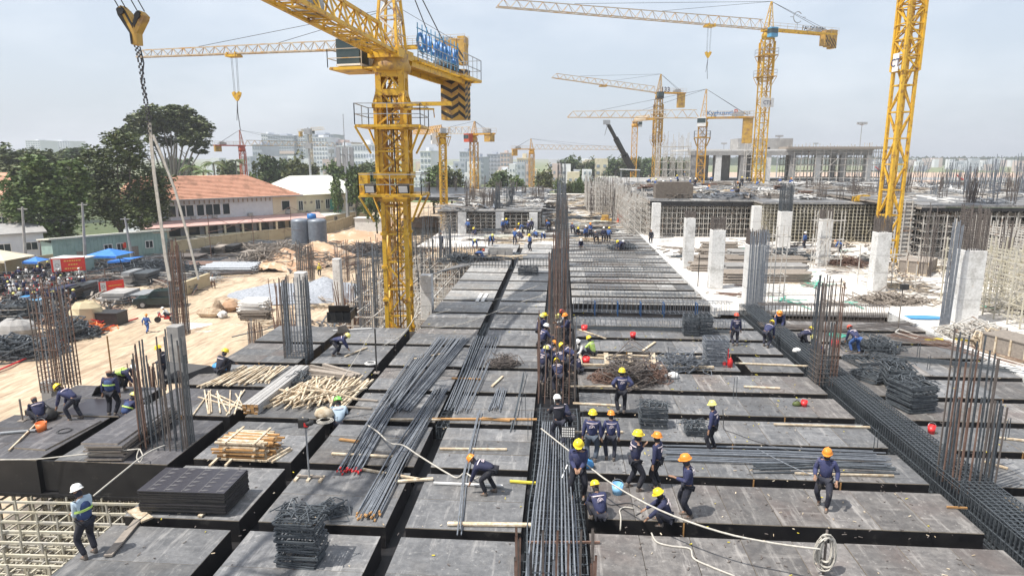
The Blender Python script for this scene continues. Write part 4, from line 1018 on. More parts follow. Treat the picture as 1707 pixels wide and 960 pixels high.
P1 = PD(165, 480, 70); P2 = PD(206, 470, 72)
banner('red banner on the pipe railing left of the dark car', P1, P2, za(180, 484, 71), za(180, 468, 71), .22, 1)
# site fence, beige panels, three runs
def fence(label, pts, h, post='rust'):
    t = thing('site_fence', label, 'fence', G(*pts[0], GZ)); O = t.location.copy()
    W = [G(x, y, GZ)-O for x, y in pts]
    for i in range(len(W)-1):
        a, c = W[i], W[i+1]; n = max(1, int((c-a).length/3.0)); rz = math.atan2((c-a).y, (c-a).x); l = (c-a).length/n
        for k in range(n):
            m_ = a.lerp(c, (k+.5)/n); b = MB(); b.box((0, 0, h/2), (l-.05, .07, h)); b.box((0, -.06, h-.08), (l-.05, .05, .12)); b.box((0, -.06, h*.5), (l-.05, .05, .08))
            o = b.build('fence_panel', 'fence', t); o.location = m_+V(0, 0, R.uniform(-.04, .04)); o.rotation_euler = (0, 0, rz)
            b = MB(); b.beam(a.lerp(c, k/n)+V(0, 0, 0), a.lerp(c, k/n)+V(0, 0, h+.1), .09); b.build('fence_post', 'woodg', t)
    return t
fence('beige site fence running in front of the tiled building', [(285, 427), (420, 408), (500, 397)], 2.3)
fence('beige site fence climbing away beside the white hall', [(500, 398), (540, 393), (620, 366)], 2.4)
fence('low beige fence behind the parked motorbikes', [(-40, 470), (92, 450)], 2.3)
# string lights on posts over the fence
for i, (x, y) in enumerate(((353, 358), (424, 360), (487, 345))):
    yb = 437-(x-353)*.27; B = G(x, yb, GZ); h = PD(x, y, B.y).z-GZ; t = thing('lamp_pole', ['thin pole with sagging cables in front of the awning, leftmost', 'thin pole with sagging cables in front of the middle of the awning', 'thin pole with sagging cables beside the silver tank'][i], 'pole', B)
    b = MB(); b.rod((0, 0, 0), (0, 0, h), .06, n=6); b.build('pole', 'rust', t)
    b = MB(); 
    for sg in (-1, 1): b.path([(sg*7.5*u, sg*2*u, h-2.6*math.sin(min(1, u)*math.pi/2)) for u in [k/8 for k in range(9)]], .035, 3)
    b.build('cable', 'rust', t)
# concrete utility poles leaning a little
for i, (x, yt, yb, lean, lab) in enumerate(((44, 345, 452, 7, 'thick concrete pole in front of the office wing'), (28, 365, 420, 3, 'thin pole half hidden behind the thick concrete pole'), (143, 338, 446, 6, 'concrete pole rising from the red banner'), (222, 362, 440, 14, 'leaning concrete pole right of the blue awning'), (68, 402, 437, 0, 'short street lamp on the beige fence'), (113, 355, 395, 3, 'pale pole under the dark tree'))):
    B = G(x, yb, GZ); Tt = PD(x-lean, yt, B.y)-B; b = MB(); b.rod((0, 0, 0), Tt, .24 if i != 4 else .07, .13 if i != 4 else .05, 8)
    if i in (0, 2, 3): b.beam(Tt+V(-.7, 0, -.3), Tt+V(.7, 0, -.3), .12)
    if i == 4: b.box(Tt, (.5, .4, .3))
    o = b.build('utility_pole', 'concg' if i != 4 else 'rust', label=lab, cat='pole'); o.location = B
    bpy.data.objects[o.name].name = 'utility_pole'
def wires(a, c, n=3):
    b = MB(); 
    for k in range(n):
        pts = []
        for u in range(11):
            p = Vector(a).lerp(Vector(c), u/10); pts.append(p+V(0, 0, -1.2*math.sin(u/10*math.pi)-.35*k))
        b.path(pts, .03, 3)
    return b.build('overhead_cable', 'wire', label='dark cables strung from the thick pole past the trees', cat='cable')
wires(PD(38, 350, 80), PD(142, 345, 90))
# parasols and awnings
def gazebo(label, c, w, d, h, m, rise=.7, tilt=0):
    t = thing('awning', label, 'awning', c); b = MB(); hw, hd = w/2, d/2
    b.add([(-hw, -hd, h), (hw, -hd, h+tilt), (hw, hd, h+tilt), (-hw, hd, h), (0, 0, h+rise)], [(0, 1, 4), (1, 2, 4), (2, 3, 4), (3, 0, 4)])
    b.add([(-hw, -hd, h), (hw, -hd, h+tilt), (hw, -hd, h+tilt-.3), (-hw, -hd, h-.3)], [(0, 1, 2, 3)])
    b.build('canopy_cloth', m, t); b = MB()
    for x in (-hw, hw):
        for y in (-hd, hd): b.beam((x, y, 0), (x, y, h), .07)
    b.build('post', 'steel', t)
gazebo('blue tarpaulin awning in front of the mint green cabin', G(186, 449, GZ), 4.6, 4, 2.2, 'tarp', .8)
gazebo('low blue tarpaulin beside the leaning pole', G(212, 452, GZ), 3.4, 3, 1.6, 'tarp', .3, .3)
gazebo('cream canvas tent at the far left edge', G(3, 462, GZ), 6, 5, 2.6, 'cream', 1.1)
gazebo('dark blue parasol standing among the motorbikes', G(64, 460, GZ), 2.2, 2.2, 2.1, 'tarp', .5)
b = MB(); b.box((0, 0, 1.2), (4.2, 2.2, 2.4)); o = b.build('site_cabin', 'gsheet', label='small mint sheet metal kiosk below the red logo banner', cat='cabin'); o.location = G(125, 459, GZ)
b = MB(); b.box((0, 0, 2.46), (4.6, 2.6, .12)); b.build('roof', 'white', o)
M['tankm'] = mat('tank sheet', (.24, .27, .31), (.17, .19, .22), 2, .45, .3)
# silver tanks with blue lid
t = thing('water_tank', 'big corrugated silver tank with a small blue lid behind the rebar column', 'tank', G(517, 414, GZ)); b = MB()
for k in range(2):
    cx = -1.5+k*3.0; prof = [(0, 0), (1.55, 0)]+[(1.55+.05*(j % 2), .2+j*.22) for j in range(22)]+[(1.3, 5.1), (0, 5.3)]
    b.lathe(prof, (cx, 0, 0), 20)
b.build('tank_body', 'tankm', t); b = MB(); b.lathe([(.75, 5.2), (.8, 5.5), (.7, 6.0), (0, 6.1)], (.6, 0, 0), 14); b.build('tank_lid', 'blue', t)
# ================================================================ TREES
def leaf_crown(lobes, n, size, seed, flatk=.6):
    rr = random.Random(seed); b = MB(); vs = []; fs = []
    clumps = []
    tot = sum(l[3]*l[4] for l in lobes)
    for (cx, cy, cz, rx, rz_) in lobes:
        nc = max(6, int(1.7*n/22*rx*rz_/tot))
        for _ in range(nc):
            u = rr.uniform(-1, 1); a = rr.uniform(0, 2*math.pi); r = rr.uniform(.45, 1.0); s_ = math.sqrt(1-u*u)
            clumps.append((cx+rx*r*s_*math.cos(a), cy+rx*r*s_*math.sin(a), cz+rz_*r*u, min(rx, rz_)*rr.uniform(.20, .42)))
    for (x, y, z, cr) in clumps:
        for _ in range(22):
            px, py, pz = x+rr.gauss(0, cr*.6), y+rr.gauss(0, cr*.6), z+rr.gauss(0, cr*.42)
            s_ = size*rr.uniform(.7, 1.5); a = rr.uniform(0, 6.283); ti = rr.gauss(0, .75); ca, sa = math.cos(a), math.sin(a); ct, st = math.cos(ti), math.sin(ti)
            ux, uy = ca*s_, sa*s_; vx, vy, vz = -sa*ct*s_*flatk, ca*ct*s_*flatk, st*s_*flatk
            k = len(vs); vs += [(px-ux, py-uy, pz), (px+vx*.8, py+vy*.8, pz+vz), (px+ux, py+uy, pz), (px-vx*.8, py-vy*.8, pz-vz)]; fs.append((k, k+1, k+2, k+3))
    b.add(vs, fs); return b
def limbs(b, base, tops, r0, seed, trunk_h):
    rr = random.Random(seed); a = Vector(base); fork = a+V(rr.uniform(-.3, .3), 0, trunk_h)
    b.path([a, a.lerp(fork, .5)+V(.15, 0, 0), fork], lambda t: r0*(1-.35*t), 7)
    for tp in tops:
        tp = Vector(tp); m1 = fork.lerp(tp, .45)+V(rr.uniform(-.6, .6), rr.uniform(-.6, .6), rr.uniform(0, .8))
        b.path([fork, m1, tp], lambda t: r0*.5*(1-.75*t), 5)
        for _ in range(3):
            q = m1.lerp(tp, rr.random()); b.path([q, q+V(rr.uniform(-2, 2), rr.uniform(-2, 2), rr.uniform(.8, 2.4))], lambda t: r0*.16*(1-.6*t), 4)
def tree(label, loc, lobes, n, size, leaf, th, r0=.45, seed=1, bark='bark', group=None):
    t = thing('tree', label, 'tree', loc, 0, group); rr = random.Random(seed)
    leaf_crown(lobes, n, size, seed).build('crown', leaf, t)
    b = MB(); limbs(b, (0, 0, 0), [(l[0], l[1], l[2]) for l in lobes], r0, seed, th); b.build('trunk', bark, t); return t
def TP(x, y, Yd): return PD(x, y, Yd)
# near dark trees (crowns measured in the picture, set at about 115 m)
def lob(Yd, base, arr):
    out = []
    for (x, y, rx, ry) in arr:
        p = PD(x, y, Yd); k = Yd*.99/FPX; out.append((p.x-base.x, R.uniform(-2, 2), p.z-base.z, rx*k, ry*k))
    return out
B = PD(205, 415, 108); B.z = GZ
tree('broad dark tree in front of the tiled roof, the biggest crown at left', B, lob(108, B, [(180, 280, 42, 38), (225, 250, 32, 30), (245, 310, 38, 40), (195, 340, 48, 35), (240, 360, 34, 25), (160, 320, 28, 34), (205, 235, 26, 16), (262, 335, 22, 36), (150, 262, 20, 18)]), 11500, .26, 'leafA', 3.2, .55, 11)
B = PD(100, 420, 100); B.z = GZ
tree('glossy green leafy tree left of the biggest crown', B, lob(100, B, [(70, 300, 34, 30), (105, 330, 36, 34), (55, 345, 34, 30), (95, 375, 36, 28), (75, 275, 22, 18), (128, 300, 20, 28), (40, 320, 24, 30), (115, 280, 20, 16)]), 7800, .32, 'leafB', 3.0, .4, 12)
B = PD(290, 300, 165); B.z = GZ
tree('tall umbrella shaped tree with bare pale limbs above the tiled roof', B, lob(165, B, [(270, 192, 45, 16), (245, 215, 42, 14), (310, 205, 36, 18), (325, 232, 30, 16), (215, 222, 26, 10), (290, 182, 26, 9), (338, 250, 16, 8), (265, 235, 26, 10), (232, 200, 24, 9), (285, 205, 40, 16), (300, 190, 30, 12), (255, 200, 34, 14), (330, 215, 22, 14)]), 10500, .40, 'leafA', 6, .8, 13, 'barkp')
B = PD(20, 330, 150); B.z = GZ
tree('dark crown behind the glossy tree at the left edge', B, lob(150, B, [(20, 262, 32, 20), (55, 265, 30, 18), (-10, 275, 30, 24), (82, 268, 26, 18), (30, 295, 30, 20)]), 4200, .42, 'leafA', 5, .6, 14)
B = PD(15, 340, 122); B.z = GZ
tree('yellow green crown beside the orange roofed house', B, lob(122, B, [(18, 300, 24, 20), (5, 285, 18, 14), (35, 285, 18, 12)]), 2600, .32, 'leafC', 4, .4, 15)
B = PD(118, 300, 210); B.z = GZ
tree('hazy crown between the two big left trees', B, lob(210, B, [(118, 262, 30, 14), (140, 255, 24, 12), (95, 268, 24, 12)]), 2200, .5, 'leafD', 6, .6, 16)
# palms
def palm(label, loc, h, n, ln, seed):
    rr = random.Random(seed); t = thing('palm_tree', label, 'palm tree', loc); b = MB(); b.path([(0, 0, 0), (.3, 0, h*.5), (.1, 0, h)], lambda t: .26*(1-.4*t), 6); b.build('trunk', 'barkp', t)
    for k in range(n):
        a = k*2*math.pi/n+rr.uniform(-.2, .2); up = rr.uniform(.1, 1.1); f = MB(); pts = []
        for u in range(9):
            s_ = u/8; pts.append(V(math.cos(a)*ln*s_*(1-.15*s_), math.sin(a)*ln*s_*(1-.15*s_), h+up*ln*.5*s_-ln*.62*s_*s_))
        f.path(pts, .04, 3)
        for u in range(24):
            s_ = (u+1)/25; i = min(7, int(s_*8)); p = pts[i].lerp(pts[i+1], s_*8-i); w = ln*.24*math.sin(min(1, s_*1.15)*math.pi*.9+.25); sd = V(-math.sin(a), math.cos(a), 0); fw_ = V(math.cos(a), math.sin(a), 0)
            for sg in (-1, 1):
                q = p+sd*sg*w+fw_*w*.5-V(0, 0, w*.55); f.add([tuple(p), tuple(p+fw_*.16), tuple(q)], [(0, 1, 2)])
        f.build('frond', 'leafB' if k % 3 else 'leafC', t)
for (x, yt, Yd, s_, lab) in ((355, 272, 150, 1, 'palm nearest the tall umbrella tree'), (318, 278, 150, .9, 'palm left of the nearest palm, behind the tiled roof'), (338, 286, 142, .8, 'small palm just above the roof ridge'), (392, 268, 170, .9, 'palm in front of the orange red crane')):
    p = PD(x, yt, Yd); palm(lab, (p.x, Yd, GZ), p.z-GZ, 13, 3.8*s_, int(x))
# mid and far trees: three crown types, copied
def proto_tree(seed, leaf, n):
    rr = random.Random(seed); lobes = [(rr.uniform(-2.6, 2.6), rr.uniform(-2.2, 2.2), 5+rr.uniform(-1.6, 2.2), rr.uniform(1.7, 2.8), rr.uniform(1.4, 2.3)) for _ in range(8)]
    cb = leaf_crown(lobes, n, .34, seed).mesh('crown', leaf); tb = MB(); limbs(tb, (0, 0, 0), [(l[0], l[1], l[2]) for l in lobes[:5]], .35, seed, 2.2)
    return cb, tb.mesh('trunk', 'bark')
PT = [proto_tree(31, 'leafD', 2300), proto_tree(32, 'leafC', 2200), proto_tree(33, 'leafB', 2300), proto_tree(34, 'leafD', 1900)]
def far_tree(x, yt, Yd, wpx, k, label, group=None):
    p = PD(x, yt, Yd); h = p.z-GZ; w = wpx/(FPX/(Yd*.98)); me, tr = PT[k]; t = thing('tree', label, 'tree', (p.x, Yd, GZ), R.uniform(0, 6), group)
    c = inst('crown', me, t); r = inst('trunk', tr, t); t.scale = (w/9, w/9, h/8.6)
TL = [(448, 250, 190, 60, 0, 'blue green tree below the hotel blocks'), (500, 255, 180, 70, 1, 'olive tree in front of the hotel blocks'), (478, 258, 215, 50, 0, 'hazy tree behind the olive tree'), (560, 265, 200, 55, 2, 'round green tree right of the olive tree'),
      (600, 262, 205, 60, 0, 'green tree partly behind the nearest crane mast'), (590, 275, 150, 45, 2, 'dense tree above the white hall roof corner'), (425, 285, 150, 36, 2, 'dark tree at the right end of the tiled roof'), (400, 290, 152, 30, 2, 'dark bush like tree over the roof ridge'),
      (625, 285, 130, 40, 2, 'tree immediately behind the climbing frame'), (752, 268, 190, 60, 1, 'tree behind the flat top crane'), (722, 272, 185, 50, 2, 'yellowish tree between the two yellow masts'), (833, 278, 200, 46, 0, 'dark round tree in the middle distance'), (905, 275, 210, 42, 1, 'light green tree just left of the tall bars'), (862, 290, 190, 34, 2, 'small green tree in front of the pale flats'),
      (560, 290, 155, 30, 2, 'low tree behind the white roof'), (380, 262, 215, 46, 0, 'far tree left of the orange red crane'), (300, 255, 230, 60, 0, 'hazy tree under the umbrella crown')]
for a in TL: far_tree(*a)
for k in range(17):   # tree belt right of the tall bars
    x = 948+k*13+R.uniform(-4, 4); far_tree(x, 258+R.uniform(-2, 7), 330+R.uniform(0, 60), 42, (0, 3, 1, 0)[k % 4], 'green tree in the dense belt beyond the distant cranes', 'trees in the far belt right of the centre')
for k in range(9):
    far_tree(-30+k*21, 270+R.uniform(-8, 8), 240, 46, (0, 3)[k % 2], 'hazy tree of the far left belt behind the dark crowns', 'trees in the far left belt')
# ================================================================ CITY
def block(label, x0, x1, yt, Yd, m='cityA', floors=8, bays=8, depth=30, roof=True, band=None, yb=None):
    a, c = PD(x0, yt, Yd), PD(x1, yt, Yd); w = c.x-a.x; H = a.z-GZ; t = thing('city_building', label, 'building', (a.x, Yd, GZ)); b = MB(); b.box2((0, 0, 0), (w, depth, H)); b.build('wall', m, t)
    fh = H/floors; bw = w/bays; b = MB(); b.box((0, 0, 0), (bw*.6, .3, fh*.5)); wm = b.mesh('window', 'cityW')
    for f in range(floors):
        for k in range(bays): inst('window', wm, t, (bw*(k+.5), -.08, fh*(f+.55)))
    if roof:
        b = MB(); b.box((w*.5, depth*.4, H+fh*.35), (w*.3, depth*.4, fh*.7)); b.box2((-.3, -.3, H), (w+.3, depth+.3, H+.5)); b.build('roof', m, t)
    if band:
        b = MB(); b.box2((-.2, -.4, H*band), (w+.2, -.1, H*band+fh*.9)); b.build('coloured_band', 'cityC', t)
    return t
block('grey blue glazed hotel slab on the skyline', 446, 489, 227, 560, 'cityB', 12, 10, band=.55)
block('white hotel slab right of the glazed one', 489, 508, 226, 565, 'cityA', 12, 5)
block('slim white end tower of the hotel row', 435, 446, 224, 570, 'cityA', 12, 3)
block('stepped grey hotel wing with a dark roof', 506, 556, 225, 590, 'cityB', 12, 9, band=.62)
block('white apartment block with balconies', 516, 545, 230, 500, 'cityA', 9, 6)
block('pink and blue low offices', 545, 585, 238, 520, 'cityC', 8, 8)
block('white office slab beside the telecom mast', 560, 580, 244, 480, 'cityA', 6, 2)
block('wide white clinic with flat canopy roof', 586, 628, 242, 420, 'cityA', 5, 9)
block('pale low block behind the round trees', 420, 436, 242, 470, 'cityB', 6, 4)
block('white tower on the far left skyline', 42, 66, 235, 800, 'cityA', 14, 6)
block('pale wide tower on the far left skyline', 66, 116, 236, 850, 'cityA', 14, 12)
block('white block right of the nearest mast', 700, 718, 253, 330, 'cityA', 6, 3)
block('grey block right of the yellow masts', 812, 834, 258, 480, 'cityB', 6, 4)
block('pink block in the haze', 834, 850, 256, 470, 'cityC', 6, 3)
block('cream flats behind the middle trees', 862, 884, 265, 330, 'cream', 4, 6)
block('small grey block behind the trees', 766, 784, 254, 460, 'cityB', 5, 4)
block('dark glazed block behind the far cranes', 784, 806, 263, 380, 'cityB', 5, 4)
RC = random.Random(9)
def small_house(x, yt, Yd, wpx, m, lab, grp):
    a = PD(x, yt, Yd); w = wpx/(FPX/(Yd*.98)); t = thing('house', lab, 'house', (a.x, Yd, GZ), 0, grp); h = max(3, a.z-GZ); b = MB(); b.box2((0, 0, 0), (w, 9, h)); b.build('wall', m, t)
    n = max(2, int(w/3)); b = MB(); b.box((0, 0, 0), (w/n*.45, .2, 1.3)); wm = b.mesh('window', 'cityW')
    if Yd < 1000:
        for f in range(max(1, int(h/3.2))):
            for k in range(min(n, 6)): inst('window', wm, t, (w*(k+.5)/min(n, 6), -.05, 1.8+f*3.2))
for k in range(62):
    x = RC.uniform(690, 1010); Yd = RC.uniform(300, 620); h = RC.uniform(6, 15)
    small_house(x, 262-(h-15.6)*FPX/Yd*.98, Yd, RC.uniform(9, 22), RC.choice(['cityA', 'cityA', 'cityB', 'cityC', 'cream']), 'small pale house in the hazy quarter beyond the site', 'houses beyond the middle of the site')
for k in range(34):
    x = RC.uniform(340, 640); Yd = RC.uniform(330, 520); h = RC.uniform(8, 17)
    small_house(x, 262-(h-15.6)*FPX/Yd*.98, Yd, RC.uniform(9, 22), RC.choice(['cityA', 'cityA', 'cityB', 'cityC']), 'small pale house below the hotel blocks', 'houses below the hotel blocks')
for k in range(120):
    x = RC.uniform(1440, 1760); Yd = RC.uniform(740, 1700); h = RC.uniform(5, 14)
    small_house(x, 262-(h-15.6)*FPX/Yd*.98, Yd, RC.uniform(6, 16), RC.choice(['cityA', 'cityB', 'cityC']), 'tiny pale building on the horizon past the airfield', 'buildings past the airfield')
b = MB()
for k in range(2600):
    x = RC.uniform(250, 1500); y = 1270+RC.uniform(0, 300); z = GZ+RC.uniform(0, 12); s_ = RC.uniform(4, 9)
    b.add([(x-s_, y, z), (x, y-1, z+s_*.8), (x+s_, y, z), (x, y, z-s_*.6)], [(0, 1, 2, 3)])
b.build('far_wood', 'leafD', kind='stuff')
for k in range(9): far_tree(930+k*12, 294+R.uniform(-2, 3), 196+k*1.5, 20, (2, 1, 0)[k % 3], 'low bush at the end of the formwork strip, before the white shed', 'bushes at the end of the formwork strip')
# masts and light towers
def mast(label, x, yt, Yd, kind):
    a = PD(x, yt, Yd); h = a.z-GZ; t = thing('telecom_mast' if kind < 2 else 'light_tower', label, 'mast' if kind < 2 else 'light tower', (a.x, Yd, GZ)); b = MB()
    b.rod((0, 0, 0), (0, 0, h), .45 if kind < 2 else .5, .2, 6); 
    if kind == 0:
        for k in range(6):
            an = k*math.pi/3; b.box((math.cos(an)*1.7, math.sin(an)*1.7, h-3.4), (.5, .5, 4.2)); b.beam((0, 0, h-3), (math.cos(an)*1.7, math.sin(an)*1.7, h-3), .15)
        b.rod((0, 0, h), (0, 0, h+6), .08, n=4)
    elif kind == 1:
        for zz in (h-1, h*.8): b.box((0, 0, zz), (1.6, 1.6, 1.4))
    else:
        for k in range(8):
            an = k*math.pi/4; b.box((math.cos(an)*2.2, math.sin(an)*2.2, h+.4), (1.3, 1.3, 1.3)); b.beam((0, 0, h-.8), (math.cos(an)*2.2, math.sin(an)*2.2, h), .25)
    b.build('mast_body', 'steel', t)
mast('telecom mast with six antenna panels above the green trees', 574, 236, 150, 0); mast('thin lattice mast over the hotel roof', 513, 213, 170, 1); mast('short antenna pole between the masts', 552, 248, 250, 1)
mast('airfield light tower seen right of the tall blue cab crane', 1299, 228, 520, 2); mast('tallest airfield light tower, left of the thick right mast', 1437, 207, 420, 2); mast('small airfield light tower above the roof house', 1207, 240, 700, 2); mast('small airfield light tower above the frame building', 1360, 240, 800, 2)
b = MB(); b.rod((0, 0, 0), (0, 0, 2.0), 2.2, 1.0, 10); 
# white sheds in the middle distance and dirt heaps
for (x0, x1, yt, Yd, h, m, lab) in ((935, 1010, 292, 340, 3.2, 'white', 'long low white shed left of the far tree belt'), (1000, 1030, 296, 300, 1.8, 'white', 'small white shed on the grass beyond the formwork')):
    a, c = PD(x0, yt, Yd), PD(x1, yt, Yd); t = thing('shed', lab, 'shed', (a.x, Yd, 0)); w = c.x-a.x; b = MB(); b.box2((0, 0, GZ), (w, 7, a.z)); b.build('wall', m, t); b = MB(); b.box2((-.4, -.5, a.z), (w+.4, 7.5, a.z+.3)); b.build('roof', 'wroof', t)
# ================================================================ REINFORCEMENT
def cage(label, c, w, d, h, nb=10, m='rustg', r=.018, z0=0, ties=True, spread=0, hv=.25, short=0, tie_m=None, tie_h=None, group=None, over=0):
    """vertical starter bars of one column: bars, stirrups"""
    rr = random.Random(int(c[0]*31+c[1]*17)); t = thing('column_rebar', label, 'column reinforcement', (c[0], c[1], z0), 0, group)
    alt = {'rust': ('rust', 'rustg', 'rebar'), 'rustg': ('rustg', 'rebard', 'rust'), 'rebard': ('rebard', 'rebar', 'rustg')}[m]; B3 = [MB(), MB(), MB()]; pts = []
    for i in range(nb):
        f = i/(nb-1)-.5; pts += [(f*w, -d/2), (f*w, d/2)]
    for i in range(1, nb-1):
        f = i/(nb-1)-.5; pts += [(-w/2, f*d), (w/2, f*d)]
    for (x, y) in pts:
        hh = h*(1-rr.random()*hv); 
        if short and rr.random() < short: hh = h*.62*(1-rr.random()*.12)
        B3[rr.choice((0, 0, 1, 1, 2))].beam((x, y, 0), (x+rr.gauss(0, .018+spread*hh), y+rr.gauss(0, .018+spread*hh), hh), r*2, caps=False)
    for b, mm in zip(B3, alt): b.build('vertical_bar', mm, t)
    if ties:
        b = MB(); z = .15; th = h*.8 if tie_h is None else tie_h
        while z < th:
            q = [(-w/2-.02, -d/2-.02, z), (w/2+.02, -d/2-.02, z+rr.uniform(-.02, .02)), (w/2+.02, d/2+.02, z), (-w/2-.02, d/2+.02, z)]
            for k in range(4): b.beam(q[k], q[(k+1) % 4], .018, caps=False)
            z += .2 if z < 1.2 else rr.uniform(.35, .9)
        b.build('stirrup', tie_m or m, t)
    return t
def colh(x, yt, Y): return PD(x, yt, Y).z
# the row of column bars in line along the middle beam
cy = [(25.6, 1.45, 3.6, 7, 'rust', .35, 'rusty column bars surrounded by a crowd of workers, second bar cluster from the front'),
      (33.6, .95, 4.9, 8, 'rustg', 0, 'tall dense column bars behind the crowd of workers on the middle beam'),
      (42.0, .9, 5.2, 7, 'rust', 0, 'third tall column bundle along the middle beam'), (50.5, .9, 5.4, 7, 'rustg', 0, 'fourth tall column bundle along the middle beam'),
      (59, .95, 5.7, 10, 'rustg', 0, 'fifth tall column bundle along the middle beam'), (68, .95, 6.0, 10, 'rustg', 0, 'sixth column bundle along the middle beam, partly hidden'),
      (80, .95, 6.8, 10, 'rebard', 0, 'dark column bundle rising near the horizon'), (96, 1.05, 9.3, 10, 'rebard', 0, 'farthest and highest dark bar bundle touching the horizon')]
for (Y, w, h, nb, m, sp, lab) in cy:
    cage(lab, (-.05 if Y < 40 else .1, Y), w, w, h, nb, m, .019, 0, Y > 30, .005, .12, short=sp)
t = cage('nearest column bars with orange capped tips at the bottom edge', (0, 12.5), 1.6, 1.0, 1.85, 7, 'rust', .024, 0, False, .006, .35, tie_m='rust')
b = MB(); rr = random.Random(5)
for v in range(0, 28):
    x = rr.uniform(-.9, .9); y = rr.choice([-.65, .65]); b.rod((x, y, 1.10), (x, y, 1.22), .028, n=6)
# other columns with bars standing on the left half
def px_cage(label, x, yb, yt, wpx, nb=8, m='rustg', d=None, zb=0.0, **k):
    p = G(x, yb, zb); ppm = FPX/(p.y*.98+1.5); w = wpx/ppm/(1+abs(p.x/p.y)*.95); d = min(d or w, w*1.1)
    return cage(label, (p.x, p.y+d*.3), w, d, colh(x, yt, p.y)-zb, nb, m, z0=zb, **k)
px_cage('tall starter bars between the plywood stacks at left front', 276, 772, 556, 125, 8, 'rustg', .75, zb=-.5, hv=.35, spread=.004, tie_h=.5)
px_cage('column bars standing left of the bending worker, beside the pale column', 495, 606, 462, 52, 8, 'rebard', 1.0, zb=-.3, hv=.12, tie_h=3.2)
px_cage('dark bars rising right of the open black crate', 614, 552, 398, 34, 8, 'rebard', 1.0, zb=-3, hv=.3)
px_cage('tall bars on the near right end of the big stirrup beam', 1618, 818, 560, 88, 8, 'rustg', 1.1, hv=.2, short=.45, spread=.004, tie_h=.4)
px_cage('tall bars in the middle of the big stirrup beam', 1374, 640, 462, 44, 7, 'rustg', 1.1, hv=.12, short=.4, tie_h=1.4)
px_cage('very tall rusty bars at the left edge of the site', 93, 652, 462, 74, 7, 'rust', 1.3, zb=-.3, hv=.25, spread=.002, tie_h=5)
px_cage('rusty bars of the column beyond the dirt road edge', 300, 560, 396, 30, 7, 'rust', 1.1, zb=-.4, hv=.25, tie_h=3.5)
px_cage('short rusty starter bars sticking from the ground beside the white pipe stack', 427, 608, 530, 26, 6, 'rust', .8, zb=-4, hv=.3)
px_cage('starter bars in front of the silver tank', 508, 470, 400, 30, 7, 'rustg', 1.2, zb=-.2, hv=.2, tie_h=3)
px_cage('rusty starter bars on the dirt behind the yellow crane', 570, 470, 400, 26, 6, 'rust', 1.0, zb=-3, hv=.35)
px_cage('bars beside the left deck edge behind the crane', 742, 430, 372, 20, 6, 'rebard', .9, zb=0, hv=.2)
# concrete columns
def column(label, x, yb, yt, wpx, bars=0, m='conc', zb=0.0, bm='rustg', side=None, dd=None):
    p = G(x, yb, zb); ppm = FPX/(p.y*.98+1.8); w = wpx*1.0/ppm/(1+abs(p.x/p.y)*.9); d = dd or w*.95; h = colh(x, yt, p.y)-zb; cy_ = p.y+d/2; p = V(p.x*cy_/p.y, p.y, p.z)
    t = thing('concrete_column', label, 'column', (p.x, cy_, zb)); b = MB(); b.box((0, 0, h/2), (w, d, h)); s_ = b.build('shaft', m, t)
    bv = s_.modifiers.new('edge', 'BEVEL'); bv.width = .025; bv.segments = 1
    b = MB()
    for f in (.33, .62): b.box((0, 0, h*f), (w+.008, d+.008, .02))
    b.build('pour_joint', 'concg', t)
    if bars:
        hb = bars/ppm; b = MB(); rr = random.Random(int(x))
        for i in range(9):
            f = (i/8-.5)*.9
            for (a, c) in ((f*w, -d*.44), (f*w, d*.44), (-w*.44, f*d), (w*.44, f*d)):
                b.beam((a, c, h), (a+rr.gauss(0, .02), c+rr.gauss(0, .02), h+hb*rr.uniform(.8, 1.08)), .038, caps=False)
        b.build('starter_bar', bm, t)
        b = MB()
        for k in range(int(hb/.15)):
            z = h+.1+k*.15
            for q in range(4):
                c4 = [(-w*.45, -d*.45), (w*.45, -d*.45), (w*.45, d*.45), (-w*.45, d*.45)]; b.beam((*c4[q], z), (*c4[(q+1) % 4], z), .02, caps=False)
        b.build('stirrup', bm, t)
    return t
column('leftmost white column beside the black fascia deck', 1092, 397, 339, 15, 0)
column('second white column from the left in the row', 1146, 447, 364, 19, 12)
column('third white column, directly left of the bar wrapped one', 1191, 481, 384, 26, 22)
column('white column half wrapped by a curtain of long bars', 1252, 515, 409, 34, 24)
column('white column behind the bar wrapped one', 1257, 412, 344, 17, 0)
column('white column with tall bars on top, in the middle distance', 1304, 415, 353, 24, 44, bm='rebard')
column('white column right of the one with tall bars', 1370, 444, 366, 23, 16)
column('stout white column in front of the thick right mast', 1460, 487, 388, 31, 26)
column('grey column with rebar leaning on it at the right edge of the slab', 1602, 540, 418, 50, 66, m='conc', bm='rustg')
column('pale column right of the nearest crane mast', 713, 535, 459, 23, 0, m='conc', zb=-1)
column('pale column between the gravel heap and the crane', 566, 520, 432, 17, 0, m='conc', zb=-4)
column('tall pale column behind the dark bar cage at left', 508, 560, 455, 25, 0, m='conc', zb=-2)
column('pale grey column behind the worker with the yellow helmet at the left deck edge', 302, 640, 545, 34, 0, m='concg', zb=-2)
column('short pale column stub at the left edge, under tall rusty bars', 88, 682, 638, 36, 0, m='concg', zb=-1.6)
